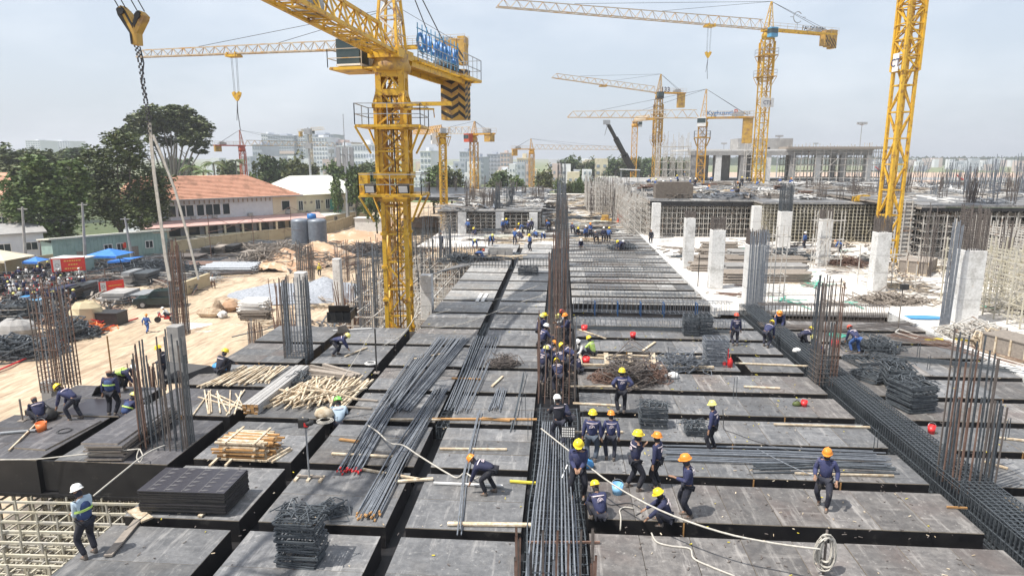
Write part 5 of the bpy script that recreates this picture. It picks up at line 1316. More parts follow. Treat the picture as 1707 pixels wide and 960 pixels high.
# curtain of long bars around one white column, and leaning bars on the right one
def curtain(label, x0, x1, yb, yt, n, m, lean=0, Yoff=-.25):
    a, c = G(x0, yb), G(x1, yb); t = thing('leaning_bars', label, 'steel bars', a); rr = random.Random(n)
    for i in range(n):
        p = a.lerp(c, i/(n-1))+V(0, Yoff, 0); h = colh(x0, yt, p.y)*rr.uniform(.93, 1.02)
        b = MB(); b.beam(p-a, p-a+V(lean*h+rr.gauss(0, .03), .12, h), .045); b.build('long_bar', m, t)
curtain('curtain of upright bars in front of the wrapped white column', 1242, 1272, 517, 385, 17, 'rebar')
curtain('stack of dark bars leaning on the left side of the grey right column', 1562, 1578, 541, 366, 9, 'rebar', .02)
# ---------------- the stirrup beam along the right half: long box cage
def beam_cage(label, x0, x1, y0, y1, z0, z1, step, nlong, m, along='y', r=.012, lr=.016, part_step=None, cross=True, name='beam_cage'):
    t = thing(name, label, 'beam reinforcement', (x0 if along == 'y' else x0, y0, 0)); O = V(x0, y0, 0); rr = random.Random(int(x0*5+y0))
    b = MB(); lb = MB()
    if along == 'y':
        y = y0
        while y < y1:
            j = rr.uniform(-.02, .02); q = [(x0, y+j, z0), (x1, y+j, z0), (x1, y-j, z1), (x0, y-j, z1)]
            for k in range(4): b.beam(V(*q[k])-O, V(*q[(k+1) % 4])-O, r*2, caps=False)
            if cross:
                for f in (.25, .5, .75):
                    xx = x0+(x1-x0)*f; b.beam(V(xx, y, z0)-O, V(xx, y, z1)-O, r*2, caps=False)
            y += step
        for i in range(nlong):
            xx = x0+(x1-x0)*i/(nlong-1)
            for zz in (z0, z0+.10, z1, z1-.10):
                pts = [V(xx+rr.uniform(-.015, .015), y0+(y1-y0)*k/14, zz+rr.uniform(-.012, .012))-O for k in range(15)]; lb.path(pts, lr, 4)
        for zz in (z0+(z1-z0)*.5,):
            for xx in (x0, x1): lb.beam(V(xx, y0, zz)-O, V(xx, y1, zz)-O, lr*2)
    else:
        x = x0
        while x < x1:
            j = rr.uniform(-.03, .03); q = [(x+j, y0, z0), (x+j, y1, z0), (x-j, y1, z1), (x-j, y0, z1)]
            for k in range(4): b.beam(V(*q[k])-O, V(*q[(k+1) % 4])-O, r*2, caps=False)
            x += step
        for i in range(nlong):
            yy = y0+(y1-y0)*i/(nlong-1)
            for zz in (z0, z1): 
                pts = [V(x0+(x1-x0)*k/8, yy+rr.uniform(-.015, .015), zz+rr.uniform(-.02, .02))-O for k in range(9)]; lb.path(pts, lr, 4)
    b.build('stirrup', m, t); lb.build('long_bar', m, t); return t
beam_cage('big dark stirrup beam cage running diagonally through the right half', 11.5, 12.55, 6.0, 34.5, -.62, .42, .165, 7, 'rebard', 'y', .011, .014)
beam_cage('far end of the big stirrup beam cage where it meets the cast slab', 11.5, 12.5, 34.7, 42.2, -.55, .38, .22, 8, 'rebard', 'y', .014, .018)
beam_cage('stirrup beam across the deck front of the cast slab, right part', 12.6, 20.4, 41.3, 42.0, -.5, .55, .22, 6, 'rustg', 'x', .012, .016)
beam_cage('stirrup beam across the deck left of the wrapped column, on blue stands', .9, 10.8, 40.6, 41.4, .05, .75, .3, 4, 'rebar', 'x', .010, .015)
beam_cage('second stirrup beam across the deck nearer the red buckets', .9, 10.6, 37.2, 37.8, -.2, .45, .3, 4, 'rebar', 'x', .010, .015)
for k, x in enumerate((2.2, 3.6, 5.0, 6.4, 8.4)):
    b = MB(); b.beam((0, 0, 0), (0, 0, .85), .05); b.beam((0, .6, 0), (0, .6, .85), .05); b.beam((0, 0, .8), (0, .6, .8), .05)
    o = b.build('trestle', 'blued', label='blue steel trestle under the raised stirrup beam', cat='trestle', group='blue trestles under the raised stirrup beam'); o['label'] = 'blue steel trestle under the raised stirrup beam'; o.location = (x, 39.9, 0)
y = 43.2-.3; k = 0; names = ['nearest', 'second', 'third', 'fourth', 'fifth', 'sixth', 'seventh', 'eighth', 'ninth', 'tenth', 'eleventh', 'twelfth', 'thirteenth', 'fourteenth', 'fifteenth']
rr = random.Random(8)
while y < 76 and k < 13:
    x1 = rr.uniform(5.2, 9.6) if k > 1 else 9.6
    beam_cage('%s slim stirrup ladder across the far right deck, counted from the blue trestles' % names[k], rr.uniform(.9, 1.6), x1, y-.22, y+.22, -.35, rr.uniform(.25, .5), .27, 2, 'rebar' if k % 3 else 'rustg', 'x', .009, .012)
    b = MB()
    for q in range(6): 
        a = rr.uniform(1, 4); b.beam((a, y+.5+q*.16, .05+rr.uniform(0, .06)), (rr.uniform(6.5, 9.8), y+.5+q*.16+rr.uniform(-.25, .25), .05+rr.uniform(0, .06)), .022, caps=False)
    b.build('loose_bars', ('rustg', 'rebard')[k % 2] if k != 3 else 'rust', label='loose long bars lying beside the %s slim stirrup ladder' % names[k], cat='steel bars')
    y += 2.6; k += 1
beam_cage('ladder like stirrup fence across the left deck behind the grey box', -7.9, -.9, 57.0, 57.5, 0, .95, .28, 3, 'rebard', 'x', .014, .016)
# middle beam: bundle of long bars in its trough, plus stirrups
def mid_beam():
    t = thing('middle_beam_bars', 'bundle of long grey bars packed in the middle beam trough between the two halves', 'steel bars', (0, 12, 0)); O = V(0, 12, 0); rr = random.Random(2)
    b = MB()
    for i in range(12):
        x = -.70+i*1.40/11; z = -.15+rr.uniform(-.1, .28)
        pts = [V(x+rr.uniform(-.03, .03)+.05*math.sin(k*.8+i), 9.5+k*1.25, z-.25*(k < 1)+rr.uniform(-.03, .03)) for k in range(13)]
        b.path([p-O for p in pts], .022, 4); b.build('long_bar', 'rebard', t); b = MB(); b = MB()
    for i in range(13):
        x = -.60+i*1.1/12; zt_ = rr.uniform(.2, .5); pts = [V(x*1.25, 11.2, .25), V(x*1.05, 13.5, zt_+.1), V(x, 16, zt_+.15), V(x*.9, 19, zt_-.1), V(x*.9, 23, .02)]
        b.path([p-O for p in pts], .024, 4)
    b.build('raised_bar', 'rebar', t); b = MB(); y = 10
    while y < 24.5:
        q = [V(-.78, y, -.6), V(.78, y, -.6), V(.78, y, -.02), (V(-.78, y, -.02))]
        for k in range(4): b.beam(q[k]-O, q[(k+1) % 4]-O, .022, caps=False)
        y += .4
    b.build('stirrup', 'rebard', t)
mid_beam()
b = MB(); b.box2((-.9, 9, -1.2), (.85, 112, -.9)); b.build('beam_bottom', 'film', kind='structure')
beam_cage('stirrup cage of the middle beam beyond the crowd', -.7, .7, 27, 60, -.5, .05, .3, 7, 'rustg', 'y', .012, .016)
# short secondary cages lying in the left troughs seen near the front
beam_cage('thin stirrup cage in the left trough below the bending man', -4.45, -4.05, 22.5, 38, -.55, -.1, .35, 3, 'rebard', 'y')
# long bars lying on the left deck
def bundle(label, ends, n, w, m, z=.07, r=.022, tip=None, fan=1.0, lay=3):
    """ends: two or more picture points at deck level, nearest first"""
    P_ = [G(x, y, 0) for x, y in ends]; O = P_[0].copy(); rr = random.Random(n+int(ends[0][0])); t = thing('bar_bundle', label, 'steel bars', O); tips = []
    for i in range(n):
        f = (i/(n-1)-.5); zl = z+rr.randrange(lay)*.045; pts = []
        for k, p in enumerate(P_):
            d = (P_[min(k+1, len(P_)-1)]-P_[max(k-1, 0)]).normalized(); s_ = V(-d.y, d.x, 0); ww = w*(1+(fan-1)*k/(len(P_)-1))
            pts.append(p-O+s_*(-f*ww+rr.gauss(0, .025))+V(0, 0, zl)+(d*rr.uniform(-.25, .12) if k in (0, len(P_)-1) else V(0, 0, 0)))
        b = MB(); b.path(pts, r, 4); b.build('bar', m, t); tips.append((pts[0], (pts[1]-pts[0]).normalized()))
    if tip:
        b = MB()
        for p, d in tips: b.rod(p-d*.01, p+d*.07, r*1.25, n=5)
        b.build('painted_end', tip, t, kind='stuff')
    return t
bundle('long bar bundle with red painted ends reaching the front trough', [(585, 788), (626, 715), (664, 655), (705, 596)], 24, .66, 'rebar', tip='redp', fan=1.25)
bundle('long bar bundle with rusty ochre ends, nearest to the camera', [(613, 865), (664, 770), (712, 692), (736, 652)], 22, .62, 'rebar', tip='woodo', fan=.9)
bundle('wide fanned bar bundle behind the red ended one', [(664, 686), (703, 635), (756, 566)], 34, .95, 'rebar', fan=1.8, lay=4)
bundle('straight bars reaching across the deck in front of the crane', [(762, 688), (788, 625), (812, 563)], 13, .9, 'rebar', fan=1.5)
bundle('small bunch of thin bars on the plank, left of the middle beam', [(825, 685), (836, 652)], 9, .45, 'rebar', fan=.8)
bundle('long single bars running past the bending man to the front', [(768, 890), (776, 800), (800, 690)], 3, .12, 'rebar')
bundle('two long bars running away left of the middle beam planks', [(853, 722), (864, 672), (874, 622)], 2, .08, 'rebard')
bundle('long bars lying across the right deck under the orange helmet man', [(1110, 760), (1300, 765), (1480, 772)], 20, 1.0, 'rebar', fan=1.1)
bundle('bars lying beside the walking man with the pole', [(1260, 785), (1400, 782), (1490, 785)], 8, .5, 'rebard', fan=1.1)
bundle('grey bars along the far trough right of the crowd', [(950, 549), (1100, 552), (1220, 556)], 10, .5, 'rebard')
bundle('long bars crossing the far right deck towards the timber pile', [(1270, 552), (1400, 560), (1520, 548)], 10, .8, 'rustg', z=.3)
bundle('bars piled along the trough right of the big cage', [(1480, 598), (1600, 610), (1707, 622)], 8, .7, 'rebard')
bundle('thin mesh bars spread near the top of the right deck', [(1490, 560), (1600, 580), (1707, 610)], 16, 1.7, 'rust', z=.05, r=.014, fan=1.2)
# stirrup stacks
def stirrup_stack(label, c, w, d, n, m='rebard', h=.045, rz=0, jit=.06, messy_top=True, r=.014, cols=1):
    t = thing('stirrup_stack', label, 'stirrup stack', c, rz); rr = random.Random(n+int(c[0]*10)); b = MB()
    for q in range(cols):
        ox = (q-(cols-1)/2)*w*1.08
        for k in range(n):
            z = .05+k*h; a = rr.gauss(0, .035); dx, dy = rr.gauss(0, jit*.35)+ox, rr.gauss(0, jit*.35); ww, dd = w/2*rr.uniform(.94, 1.04), d/2*rr.uniform(.94, 1.04); tz = rr.gauss(0, .012)
            cs = [(-ww, -dd), (ww, -dd), (ww, dd), (-ww, dd)]; ca, sa = math.cos(a), math.sin(a)
            P4 = [(x*ca-y*sa+dx, x*sa+y*ca+dy, z+tz*(1 if x > 0 else -1)) for x, y in cs]
            for i in range(4): b.beam(P4[i], P4[(i+1) % 4], r*2, caps=False)
            # hooked ends
            b.beam(P4[0], (P4[0][0]+.08, P4[0][1]+.08, z+.01), r*2, caps=False)
            if k % 2: b.beam((P4[0][0]+ww*.7, P4[0][1], z), (P4[3][0]+ww*.7, P4[3][1], z), r*2, caps=False); b.beam((P4[0][0]+ww*1.3, P4[0][1], z), (P4[3][0]+ww*1.3, P4[3][1], z), r*2, caps=False)
    b.build('stirrup', m, t)
    if messy_top:
        b = MB(); H = .05+n*h
        for k in range(26):
            x, y = rr.uniform(-w/2, w/2)*cols, rr.uniform(-d/2, d/2); a = rr.uniform(0, 3.14); l = rr.uniform(.15, .4)
            b.path([(x-l*math.cos(a), y-l*math.sin(a), H+rr.uniform(-.05, .05)), (x, y, H+rr.uniform(.02, .12)), (x+l*math.cos(a), y+l*math.sin(a), H+rr.uniform(-.05, .06)), (x+l*math.cos(a)+.06, y+l*math.sin(a)-.06, H-.02)], r, 4)
        b.build('loose_stirrup', m, t)
    return t
stirrup_stack('tall black stirrup stack at the front left, its shadow on the deck', G(495, 950)+V(0, .35, 0), .98, .65, 26, h=.050, r=.014, jit=.14)
stirrup_stack('squat stirrup stack on the right deck beside two standing workers', G(1090, 716)+V(0, .3, 0), .95, .6, 16, 'rebard', h=.05)
stirrup_stack('tall stirrup stack with a red bottle beside it', G(1195, 612)+V(0, .4, 0), 1.05, .8, 26, 'rebar', h=.05, messy_top=False)
stirrup_stack('left one of the paired stirrup stacks near the blue trestles', G(1153, 562)+V(0, .4, 0), .8, .7, 22, 'rebard', h=.05, messy_top=False)
stirrup_stack('right one of the paired stirrup stacks near the blue trestles', G(1176, 562)+V(0, .4, 0), .75, .7, 22, 'rebard', h=.05, messy_top=False)
stirrup_stack('leaning pile of big black stirrups, right of the big cage, nearest', G(1530, 690)+V(0, .6, 0), 1.1, 1.3, 20, 'rebard', h=.055, rz=.25, r=.02)
stirrup_stack('pile of big black stirrups behind the nearest one, right of the big cage', G(1505, 650)+V(0, .6, 0), 1.0, 1.5, 18, 'rebard', h=.05, rz=-.2, r=.02)
stirrup_stack('low tumbled stirrups left of the big black piles', G(1465, 640)+V(0, .6, 0), 1.3, 1.3, 6, 'rebard', h=.05, rz=.5, r=.02)
stirrup_stack('flat spread stirrups above the big black piles', G(1462, 612)+V(0, .6, 0), 2.0, 1.4, 5, 'rebard', h=.05, rz=.2, r=.018)
stirrup_stack('small tangle of stirrups beside the worker with the bar', G(1160, 728)+V(0, .2, 0), .7, .5, 7, 'rebard', h=.05)
stirrup_stack('low stirrup stack on the far left deck between two troughs', G(880, 459)+V(0, .5, 0), 1.6, 1.3, 12, 'rebard', h=.05)
def tangle(label, x, y, w, d, h, n, m='rebard', r=.012, loop=.3, z=0, name='stirrup_heap', cat='stirrup heap'):
    c = G(x, y, z); t = thing(name, label, cat, c); b = MB(); rr = random.Random(int(x*y))
    for k in range(n):
        a = rr.uniform(0, 6.28); px_, py_ = rr.gauss(0, w*.21), rr.gauss(0, d*.22); l = loop*rr.uniform(.6, 1.3); u = V(math.cos(a), math.sin(a), rr.uniform(-.2, .4)); v = V(-math.sin(a), math.cos(a), rr.uniform(-.3, .8)).normalized()
        hh = max(.05, h*math.exp(-((px_/(w*.4))**2+(py_/(d*.4))**2))*rr.random()); o = V(px_, py_, hh)
        P4 = [o+u*l*1.5+v*l, o-u*l*1.5+v*l, o-u*l*1.5-v*l, o+u*l*1.5-v*l]; P4 = [V(p.x, p.y, max(.03, p.z)) for p in P4]
        for i in range(4): b.beam(P4[i], P4[(i+1) % 4], r*2, caps=False)
    b.build('bent_bar', m, t); return t
tangle('heap of loose green grey stirrups left of the tall stirrup stack', 1135, 612, 2.6, 1.2, .7, 90, 'rebar', .012)
tangle('upright clump of rusty bent bars in front of the timber frame', 1050, 636, .9, .8, 1.3, 60, 'rustg', .014, .5)
tangle('rusty tangle of hooks behind the worker with the white emblem', 1015, 634, 1.6, .6, .5, 46, 'rust', .012, .25)
tangle('rusty bent bars scattered right of the upright clump', 1085, 634, 1.3, .6, .9, 34, 'rust', .012, .3)
tangle('loose stirrups beside the tall black stack at the front', 548, 856, .9, .5, .25, 22, 'rebard', .012, .22)
tangle('small heap of thin bars on the left deck beyond the planks', 840, 608, 1.4, .6, .35, 44, 'rustg', .012, .3)
tangle('dark steel clips heaped behind the pale column at the dark cage', 497, 640, 1.0, .8, .5, 30, 'rebard', .012, .25)
tangle('grey hook pile on the far left deck', 765, 437, 3.2, 2.4, .8, 70, 'rebard', .02, .4)
tangle('heap of bars beside the red helmet man', 1455, 582, 2.6, 1.6, .6, 60, 'rebard', .016, .4)
tangle('dark heap of bars on the blue tool bag, right half far away', 1037, 416, 3.0, 2.2, .9, 60, 'rebard', .02, .4)
tangle('red brown wire heap on the cast slab', 1411, 444, 3.6, 2.2, .8, 90, 'rust', .02, .4)
tangle('brown rubble of boards at the foot of the stout white column', 1478, 503, 5.0, 2.0, .35, 80, 'woodg', .03, .4)
tangle('pile of grey clamps beside the timber crate', 1625, 563, 4.2, 2.2, .8, 110, 'pipe', .025, .35)
tangle('small wooden offcuts heap beside the timber crate', 1650, 578, 2.0, 1.6, .7, 70, 'wood', .03, .25)
tangle('far pile of dark hooks on the slab behind the stout column', 1300, 432, 9.0, 3.0, .9, 120, 'rebard', .03, .5)
# random upright bars on the far decks
def bar_field(label, x0, x1, y0, y1, z, n, h, m='rustg', r=.02, cl=9):
    t = thing('starter_bars', label, 'starter bars', ((x0+x1)/2, (y0+y1)/2, z)); O = V((x0+x1)/2, (y0+y1)/2, z); b = MB(); rr = random.Random(int(x0*13+n))
    for k in range(max(1, n//cl)):
        cx_, cy_ = rr.uniform(x0, x1), rr.uniform(y0, y1); hh = h*rr.uniform(.6, 1.1)
        for _ in range(cl):
            p = V(cx_+rr.uniform(-.5, .5), cy_+rr.uniform(-.5, .5), z); b.beam(p-O, p-O+V(rr.gauss(0, .06*hh), rr.gauss(0, .05*hh), hh*rr.uniform(.7, 1.1)), r*2, caps=False)
    b.build('bar', m, t, kind='stuff'); return t
bar_field('forest of starter bars above the dark edged right deck', 40, 84, 68, 105, 5.1, 260, 3.9, 'rustg', .018, 10)
bar_field('rusty starter bars at the near corner of the dark edged deck', 40, 47, 66.5, 71, 5.1, 60, 3.2, 'rustg', .02, 12)
bar_field('starter bars on the wide scaffold supported deck', 24, 40, 84, 130, UZ, 90, 2.0, 'rustg', .02, 12)
bar_field('bars rising from the far left deck', -16, -3, 92, 140, 2.6, 200, 3.0, 'rustg', .03, 12)
bar_field('bars rising beyond the far left block', -38, -18, 130, 170, 1.8, 160, 4.2, 'rustg', .03, 12)
bar_field('bars on the right foreground column behind the grey column', 27, 33, 46, 56, 0, 40, 6.0, 'rustg', .02, 10)
bar_field('stubby bars edging the left dirt road', -24, -20.7, 27, 34, -3, 40, 2.0, 'rust', .02, 5)
bar_field('bars beside the left deck edge behind the nearest crane', -20, -9, 55, 84, GZ, 190, 8.5, 'rebard', .022, 10)
bar_field('rusty bars on the dirt between crane and gravel', -24, -13, 45, 60, GZ, 90, 6.2, 'rust', .022, 10)

bar_field('tall grey bars crowding the right part of the high deck', 40, 75, 69, 100, 5.1, 320, 4.4, 'rebar', .018, 10)
bar_field('upright bars behind the dense scaffold thicket', 30, 40, 79.5, 84, UZ, 90, 2.6, 'rustg', .02, 9)
bar_field('bars standing along the far scaffold flank', 5, 10.5, 95, 135, 0, 110, 6.5, 'rustg', .025, 8)
bar_field('bars above the left far deck edge near the tall bundle', -9, -5, 89.5, 94, 2.6, 60, 4.2, 'rebard', .025, 15)
# ================================================================ PEOPLE
M['bluev'] = mat('blue vest', (.03, .055, .15), (.04, .07, .18), 6, .8)
def ik(a, c, l1, l2, pole):
    a, c = Vector(a), Vector(c); d = c-a; L_ = d.length; mx = (l1+l2)*.999
    if L_ > mx: c = a+d*(mx/L_); d = c-a; L_ = mx
    d_ = d.normalized(); x = (l1*l1-l2*l2+L_*L_)/(2*L_); h = math.sqrt(max(0, l1*l1-x*x)); p = Vector(pole); p = p-d_*p.dot(d_)
    if p.length < 1e-5: p = V(0, 1, 0)
    return a+d_*x+p.normalized()*h, c
def skin_mesh(name, verts, edges, radii, root, mats, sub=1):
    me = bpy.data.meshes.new(name); me.from_pydata([tuple(v) for v in verts], edges, [])
    o = bpy.data.objects.new(name, me); COL.objects.link(o); md = o.modifiers.new('skin', 'SKIN'); md.use_smooth_shade = True
    sv = me.skin_vertices[0].data
    for i, r in enumerate(radii): sv[i].radius = (r, r) if not isinstance(r, tuple) else r; sv[i].use_root = (i == root)
    s_ = o.modifiers.new('sub', 'SUBSURF'); s_.levels = sub; s_.render_levels = sub
    dg = bpy.context.evaluated_depsgraph_get(); out = bpy.data.meshes.new_from_object(o.evaluated_get(dg)); bpy.data.objects.remove(o)
    out.name = name; out.materials.clear()
    for m in (mats if isinstance(mats, list) else [mats]): out.materials.append(M[m])
    for p in out.polygons: p.use_smooth = True
    return out
POSE = dict(hz=.90, lean=3, head=0, hl=(-.27, .02, .80), hr=(.27, .02, .80), fl=(-.10, .0), fr=(.10, .0), py=0, turn=0, kn=(0, 1, .1), el=(0, -1, -.2))
def P_(**k): d = dict(POSE); d.update(k); return d
POSES = {
 'stand': P_(), 'stand2': P_(fl=(-.12, .06), fr=(.11, -.05), hl=(-.30, .05, .82), hr=(.26, -.06, .83), head=15),
 'hips': P_(hl=(-.24, .02, 1.02), hr=(.24, .02, 1.02), el=(0, -1, 0), elx=1), 'front': P_(hl=(-.06, .30, 1.0), hr=(.06, .30, .98), head=28, lean=6, fl=(-.14, 0), fr=(.14, .04)),
 'phone': P_(hl=(-.10, .32, 1.12), hr=(.24, .04, .86), head=25, fl=(-.09, -.04), fr=(.09, .05)), 'face': P_(hl=(-.12, .16, 1.36), hr=(.08, .18, 1.30), head=5, fl=(-.15, -.08), fr=(.14, .1)),
 'walk': P_(fl=(-.09, .30), fr=(.09, -.30), hl=(-.27, -.14, .86), hr=(.27, .18, .90), hz=.86, lean=6), 'carry': P_(fl=(-.12, .20), fr=(.12, -.12), hl=(-.30, .14, .88), hr=(.22, .26, .95), hz=.88, head=18),
 'reach': P_(hl=(-.16, .50, 1.05), hr=(.18, .48, 1.0), lean=14, head=12, fl=(-.13, .08), fr=(.13, -.08)),
 'bend': P_(hz=.80, py=-.18, lean=82, head=-8, hl=(-.16, .50, .22), hr=(.14, .56, .26), fl=(-.14, .04), fr=(.16, -.16), kn=(0, 1, 0)),
 'bend2': P_(hz=.84, py=-.12, lean=62, head=15, hl=(-.16, .52, .40), hr=(.16, .50, .36), fl=(-.13, .08), fr=(.14, -.12)),
 'squat': P_(hz=.26, py=-.16, lean=34, head=20, hl=(-.16, .42, .22), hr=(.18, .40, .25), fl=(-.16, .06), fr=(.16, .0)),
 'squat2': P_(hz=.25, py=-.18, lean=20, head=28, hl=(-.22, .46, .12), hr=(.10, .44, .30), fl=(-.15, .05), fr=(.17, .10)),
 'sit': P_(hz=.34, py=-.12, lean=40, head=30, hl=(-.14, .44, .16), hr=(.12, .46, .18), fl=(-.17, .12), fr=(.17, .08)),
}
NEAR_FINGERS = True
def person_proto(pose, fingers=True):
    p = POSES[pose]; hz = p['hz']; le = math.radians(p['lean']); py = p['py']
    fw = V(0, math.sin(le), math.cos(le)); bk = V(0, -math.cos(le), math.sin(le))   # spine direction, back normal
    pel = V(0, py, hz); waist = pel+fw*.16; chest = pel+fw*.34; neckb = pel+fw*.50
    hd = le*.72+math.radians(p['head'])*.6; hdir = V(0, math.sin(hd), math.cos(hd)); neck = neckb+hdir*.07; head = neck+hdir*.13
    face = V(0, math.cos(hd), -math.sin(hd))
    sh = {}; J = {}
    for sg, k in ((-1, 'l'), (1, 'r')):
        s_ = pel+fw*.455+V(sg*.185, 0, 0); tgt = V(*p['h'+k]); pole = V(sg*.9 if p.get('elx') else sg*.35, -1, -.35); e, w = ik(s_, tgt, .29, .26, pole)
        hip = pel+V(sg*.095, 0, -.03); fx, fy = p['f'+k]; kn, an = ik(hip, V(fx, fy-.05, .085), .43, .42, V(sg*.35, 1, .15))
        J[k] = (s_, e, w, hip, kn, an)
    # body: one continuous skinned figure with hands and head
    v, ed, ra = [], [], []
    def add(pt, r, parent=None):
        v.append(Vector(pt)); ra.append(r); 
        if parent is not None: ed.append((parent, len(v)-1))
        return len(v)-1
    i0 = add(pel, .10); i1 = add(waist, .10, i0); i2 = add(chest, .115, i1); i3 = add(neckb, .065, i2); i4 = add(neck, .05, i3)
    i5 = add(neck+hdir*.06+face*.005, .072, i4); i6 = add(head+face*-.005, .088, i5); i7 = add(head+hdir*.075, .07, i6)
    for k, sg in (('l', -1), ('r', 1)):
        s_, e, w, hip, kn, an = J[k]
        a = add(s_, .05, i2); b_ = add(e, .038, a); c = add(w, .027, b_); hdv = (w-e).normalized(); cur = (hdv+V(0, .35, -.35)).normalized(); side = V(-sg, 0, 0)
        pm = add(w+hdv*.05, .03, c); kk = add(w+hdv*.085+side*0, .032, pm)
        if fingers:
            u = hdv.cross(V(0, 0, 1)); u = u.normalized() if u.length > .1 else V(1, 0, 0)
            base = w+hdv*.085
            for q, (off, ln) in enumerate(((-.03, .07), (-.01, .08), (.011, .075), (.031, .06))):
                f1 = add(base+u*off+hdv*.012, .010, kk); f2 = add(base+u*off+hdv*ln*.55+V(0, 0, -.004), .009, f1); add(base+u*off*1.05+hdv*ln*.8+cur*ln*.25, .008, f2)
            t1 = add(w+hdv*.04-u*sg*.035, .012, pm); add(w+hdv*.085-u*sg*.055, .010, t1)
        h_ = add(hip, .07, i0); kn_ = add(kn, .05, h_); an_ = add(an, .034, kn_); add(an+V(0, .10, -.045), .03, an_)
    # nose
    nb = add(head+face*.085-hdir*.012, .014, i6); add(head+face*.108-hdir*.03, .012, nb)
    for sg in (-1, 1): add(head+V(sg*.092, 0, 0)-hdir*.01-face*.01, .018, i6)
    parts = {'body': skin_mesh('body', v, ed, ra, 0, 'skin')}
    b = MB()   # eyes and mouth
    for sg in (-1, 1): b.box(head+face*.088+V(sg*.032, 0, 0)+hdir*.012, (.022, .012, .010), 0, 0, -hd)
    b.box(head+face*.082-hdir*.062, (.045, .014, .010), 0, 0, -hd); parts['face'] = b.mesh('face_feature', 'black')
    # jacket
    v, ed, ra = [], [], []
    j0 = add(pel-fw*.05, (.162, .128)); j1 = add(waist, (.168, .13), j0); j2 = add(chest+bk*.01, (.188, .135), j1); j3 = add(neckb-fw*.035, (.135, .09), j2); add(neckb+fw*.03, .062, j3)
    for k in 'lr':
        s_, e, w, *_ = J[k]; a = add(s_, .082, j2); m_ = add(s_.lerp(e, .5), .074, a); q = add(e, .068, m_); q2 = add(e.lerp(w, .5), .060, q); add(w-(w-e).normalized()*.015, .045, q2)
    parts['jacket'] = skin_mesh('jacket', v, ed, ra, 0, 'navy')
    v, ed, ra = [], [], []
    k0 = add(pel-fw*.02, (.185, .150)); k1 = add(waist, (.19, .150), k0); k2 = add(chest+bk*.01, (.205, .155), k1); add(neckb-fw*.02, (.15, .105), k2); parts['vest'] = skin_mesh('vest', v, ed, ra, 0, 'navy')
    b = MB()
    for off in (.0,):
        pts = [V(math.cos(a)*.212, 0, 0)+bk*(math.sin(a)*.165)+pel+fw*.26 for a in [math.radians(x) for x in range(0, 360, 18)]]
        for i in range(len(pts)): b.beam(pts[i], pts[(i+1) % len(pts)], .012, .05, up=fw)
    parts['band'] = b.mesh('reflective_band', 'hivis')
    v, ed, ra = [], [], []
    t0 = add(pel-fw*.0, (.145, .12))
    for k in 'lr':
        *_, hip, kn, an = J[k]; a = add(hip-V(0, 0, .03), .108, t0); m_ = add(hip.lerp(kn, .55), .099, a); q = add(kn, .082, m_); q2 = add(kn.lerp(an, .5), .075, q); add(an+V(0, 0, .02), .070, q2)
    parts['trousers'] = skin_mesh('trousers', v, ed, ra, 0, 'navyd')
    b = MB()
    for k in 'lr':
        an = J[k][5]; b.lathe([(0, -.09), (.045, -.09), (.052, -.05), (.045, .02), (.04, .05), (0, .05)], an+V(0, .0, 0), 8)
        for (yy, zz, r_) in ((.05, -.055, .045), (.10, -.06, .042), (.135, -.065, .034)): b.lathe([(0, -.03), (r_*.9, -.028), (r_, 0), (r_*.7, .025), (0, .032)], an+V(0, yy, zz), 8)
    parts['shoe'] = b.mesh('shoe', 'boot')
    # helmet
    rot = Matrix.Rotation(-hd, 3, 'X'); hc = head+hdir*.035; b = MB()
    b.lathe([(.001, .118), (.05, .112), (.085, .09), (.108, .055), (.118, .012), (.120, -.012), (.135, -.020), (.137, -.030), (.11, -.026)], hc, 14, rot, 1, 1.12)
    br_ = [(-.09, .09), (-.07, .16), (0, .185), (.07, .16), (.09, .09)]; b.extr(br_, hc+rot@V(0, 0, -.028), rot@V(1, 0, 0), rot@V(0, 1, 0), rot@V(0, 0, 1), .012)
    b.box(hc+rot@V(0, 0, .105), (.02, .17, .02), 0, 0, -hd); parts['helmet'] = b.mesh('helmet', 'hatY')
    # cloth mask / scarf round neck and jaw
    b = MB(); b.lathe([(.07, -.15), (.082, -.10), (.085, -.055), (.080, -.02)], head+face*.012, 10, rot, 1, 1.05); parts['scarf'] = b.mesh('face_cloth', 'navyd')
    # white stripes: one band across the upper back and over the shoulders, emblem below it
    b = MB(); o_ = chest+fw*.085
    for off, wd in ((.0, .022),):
        pts = [V(math.cos(a)*.194, 0, 0)+bk*(math.sin(a)*.139)+o_ for a in [math.radians(x) for x in range(-20, 201, 17)]]
        for i in range(len(pts)-1): b.beam(pts[i], pts[i+1], .012, .028, up=fw)
    parts['stripe'] = b.mesh('reflective_stripe', 'stripe')
    b = MB(); eo = pel+fw*.30+bk*.147; U = V(1, 0, 0)
    for i in range(7):
        a0, a1 = math.radians(180*i/7), math.radians(180*(i+1)/7); b.beam(eo+U*math.cos(a0)*.072+fw*(math.sin(a0)*.07), eo+U*math.cos(a1)*.072+fw*(math.sin(a1)*.07), .014, .010, up=bk)
    for x in (-.03, .005): b.beam(eo+U*x+fw*-.012, eo+U*x+fw*.04, .013, .01, up=bk)
    b.beam(eo+U*-.03+fw*-.012, eo+U*.0+fw*-.012, .013, .01, up=bk); b.beam(eo+U*.005+fw*.04, eo+U*.036+fw*.02, .013, .01, up=bk); b.beam(eo+U*.005+fw*-.01, eo+U*.036+fw*.02, .013, .01, up=bk); b.beam(eo+U*-.08+fw*-.02, eo+U*-.045+fw*-.02, .013, .01, up=bk)
    parts['emblem'] = b.mesh('back_emblem', 'stripe')
    J['head'] = head; parts['J'] = J; return parts
PP = {}
RB = random.Random(55)
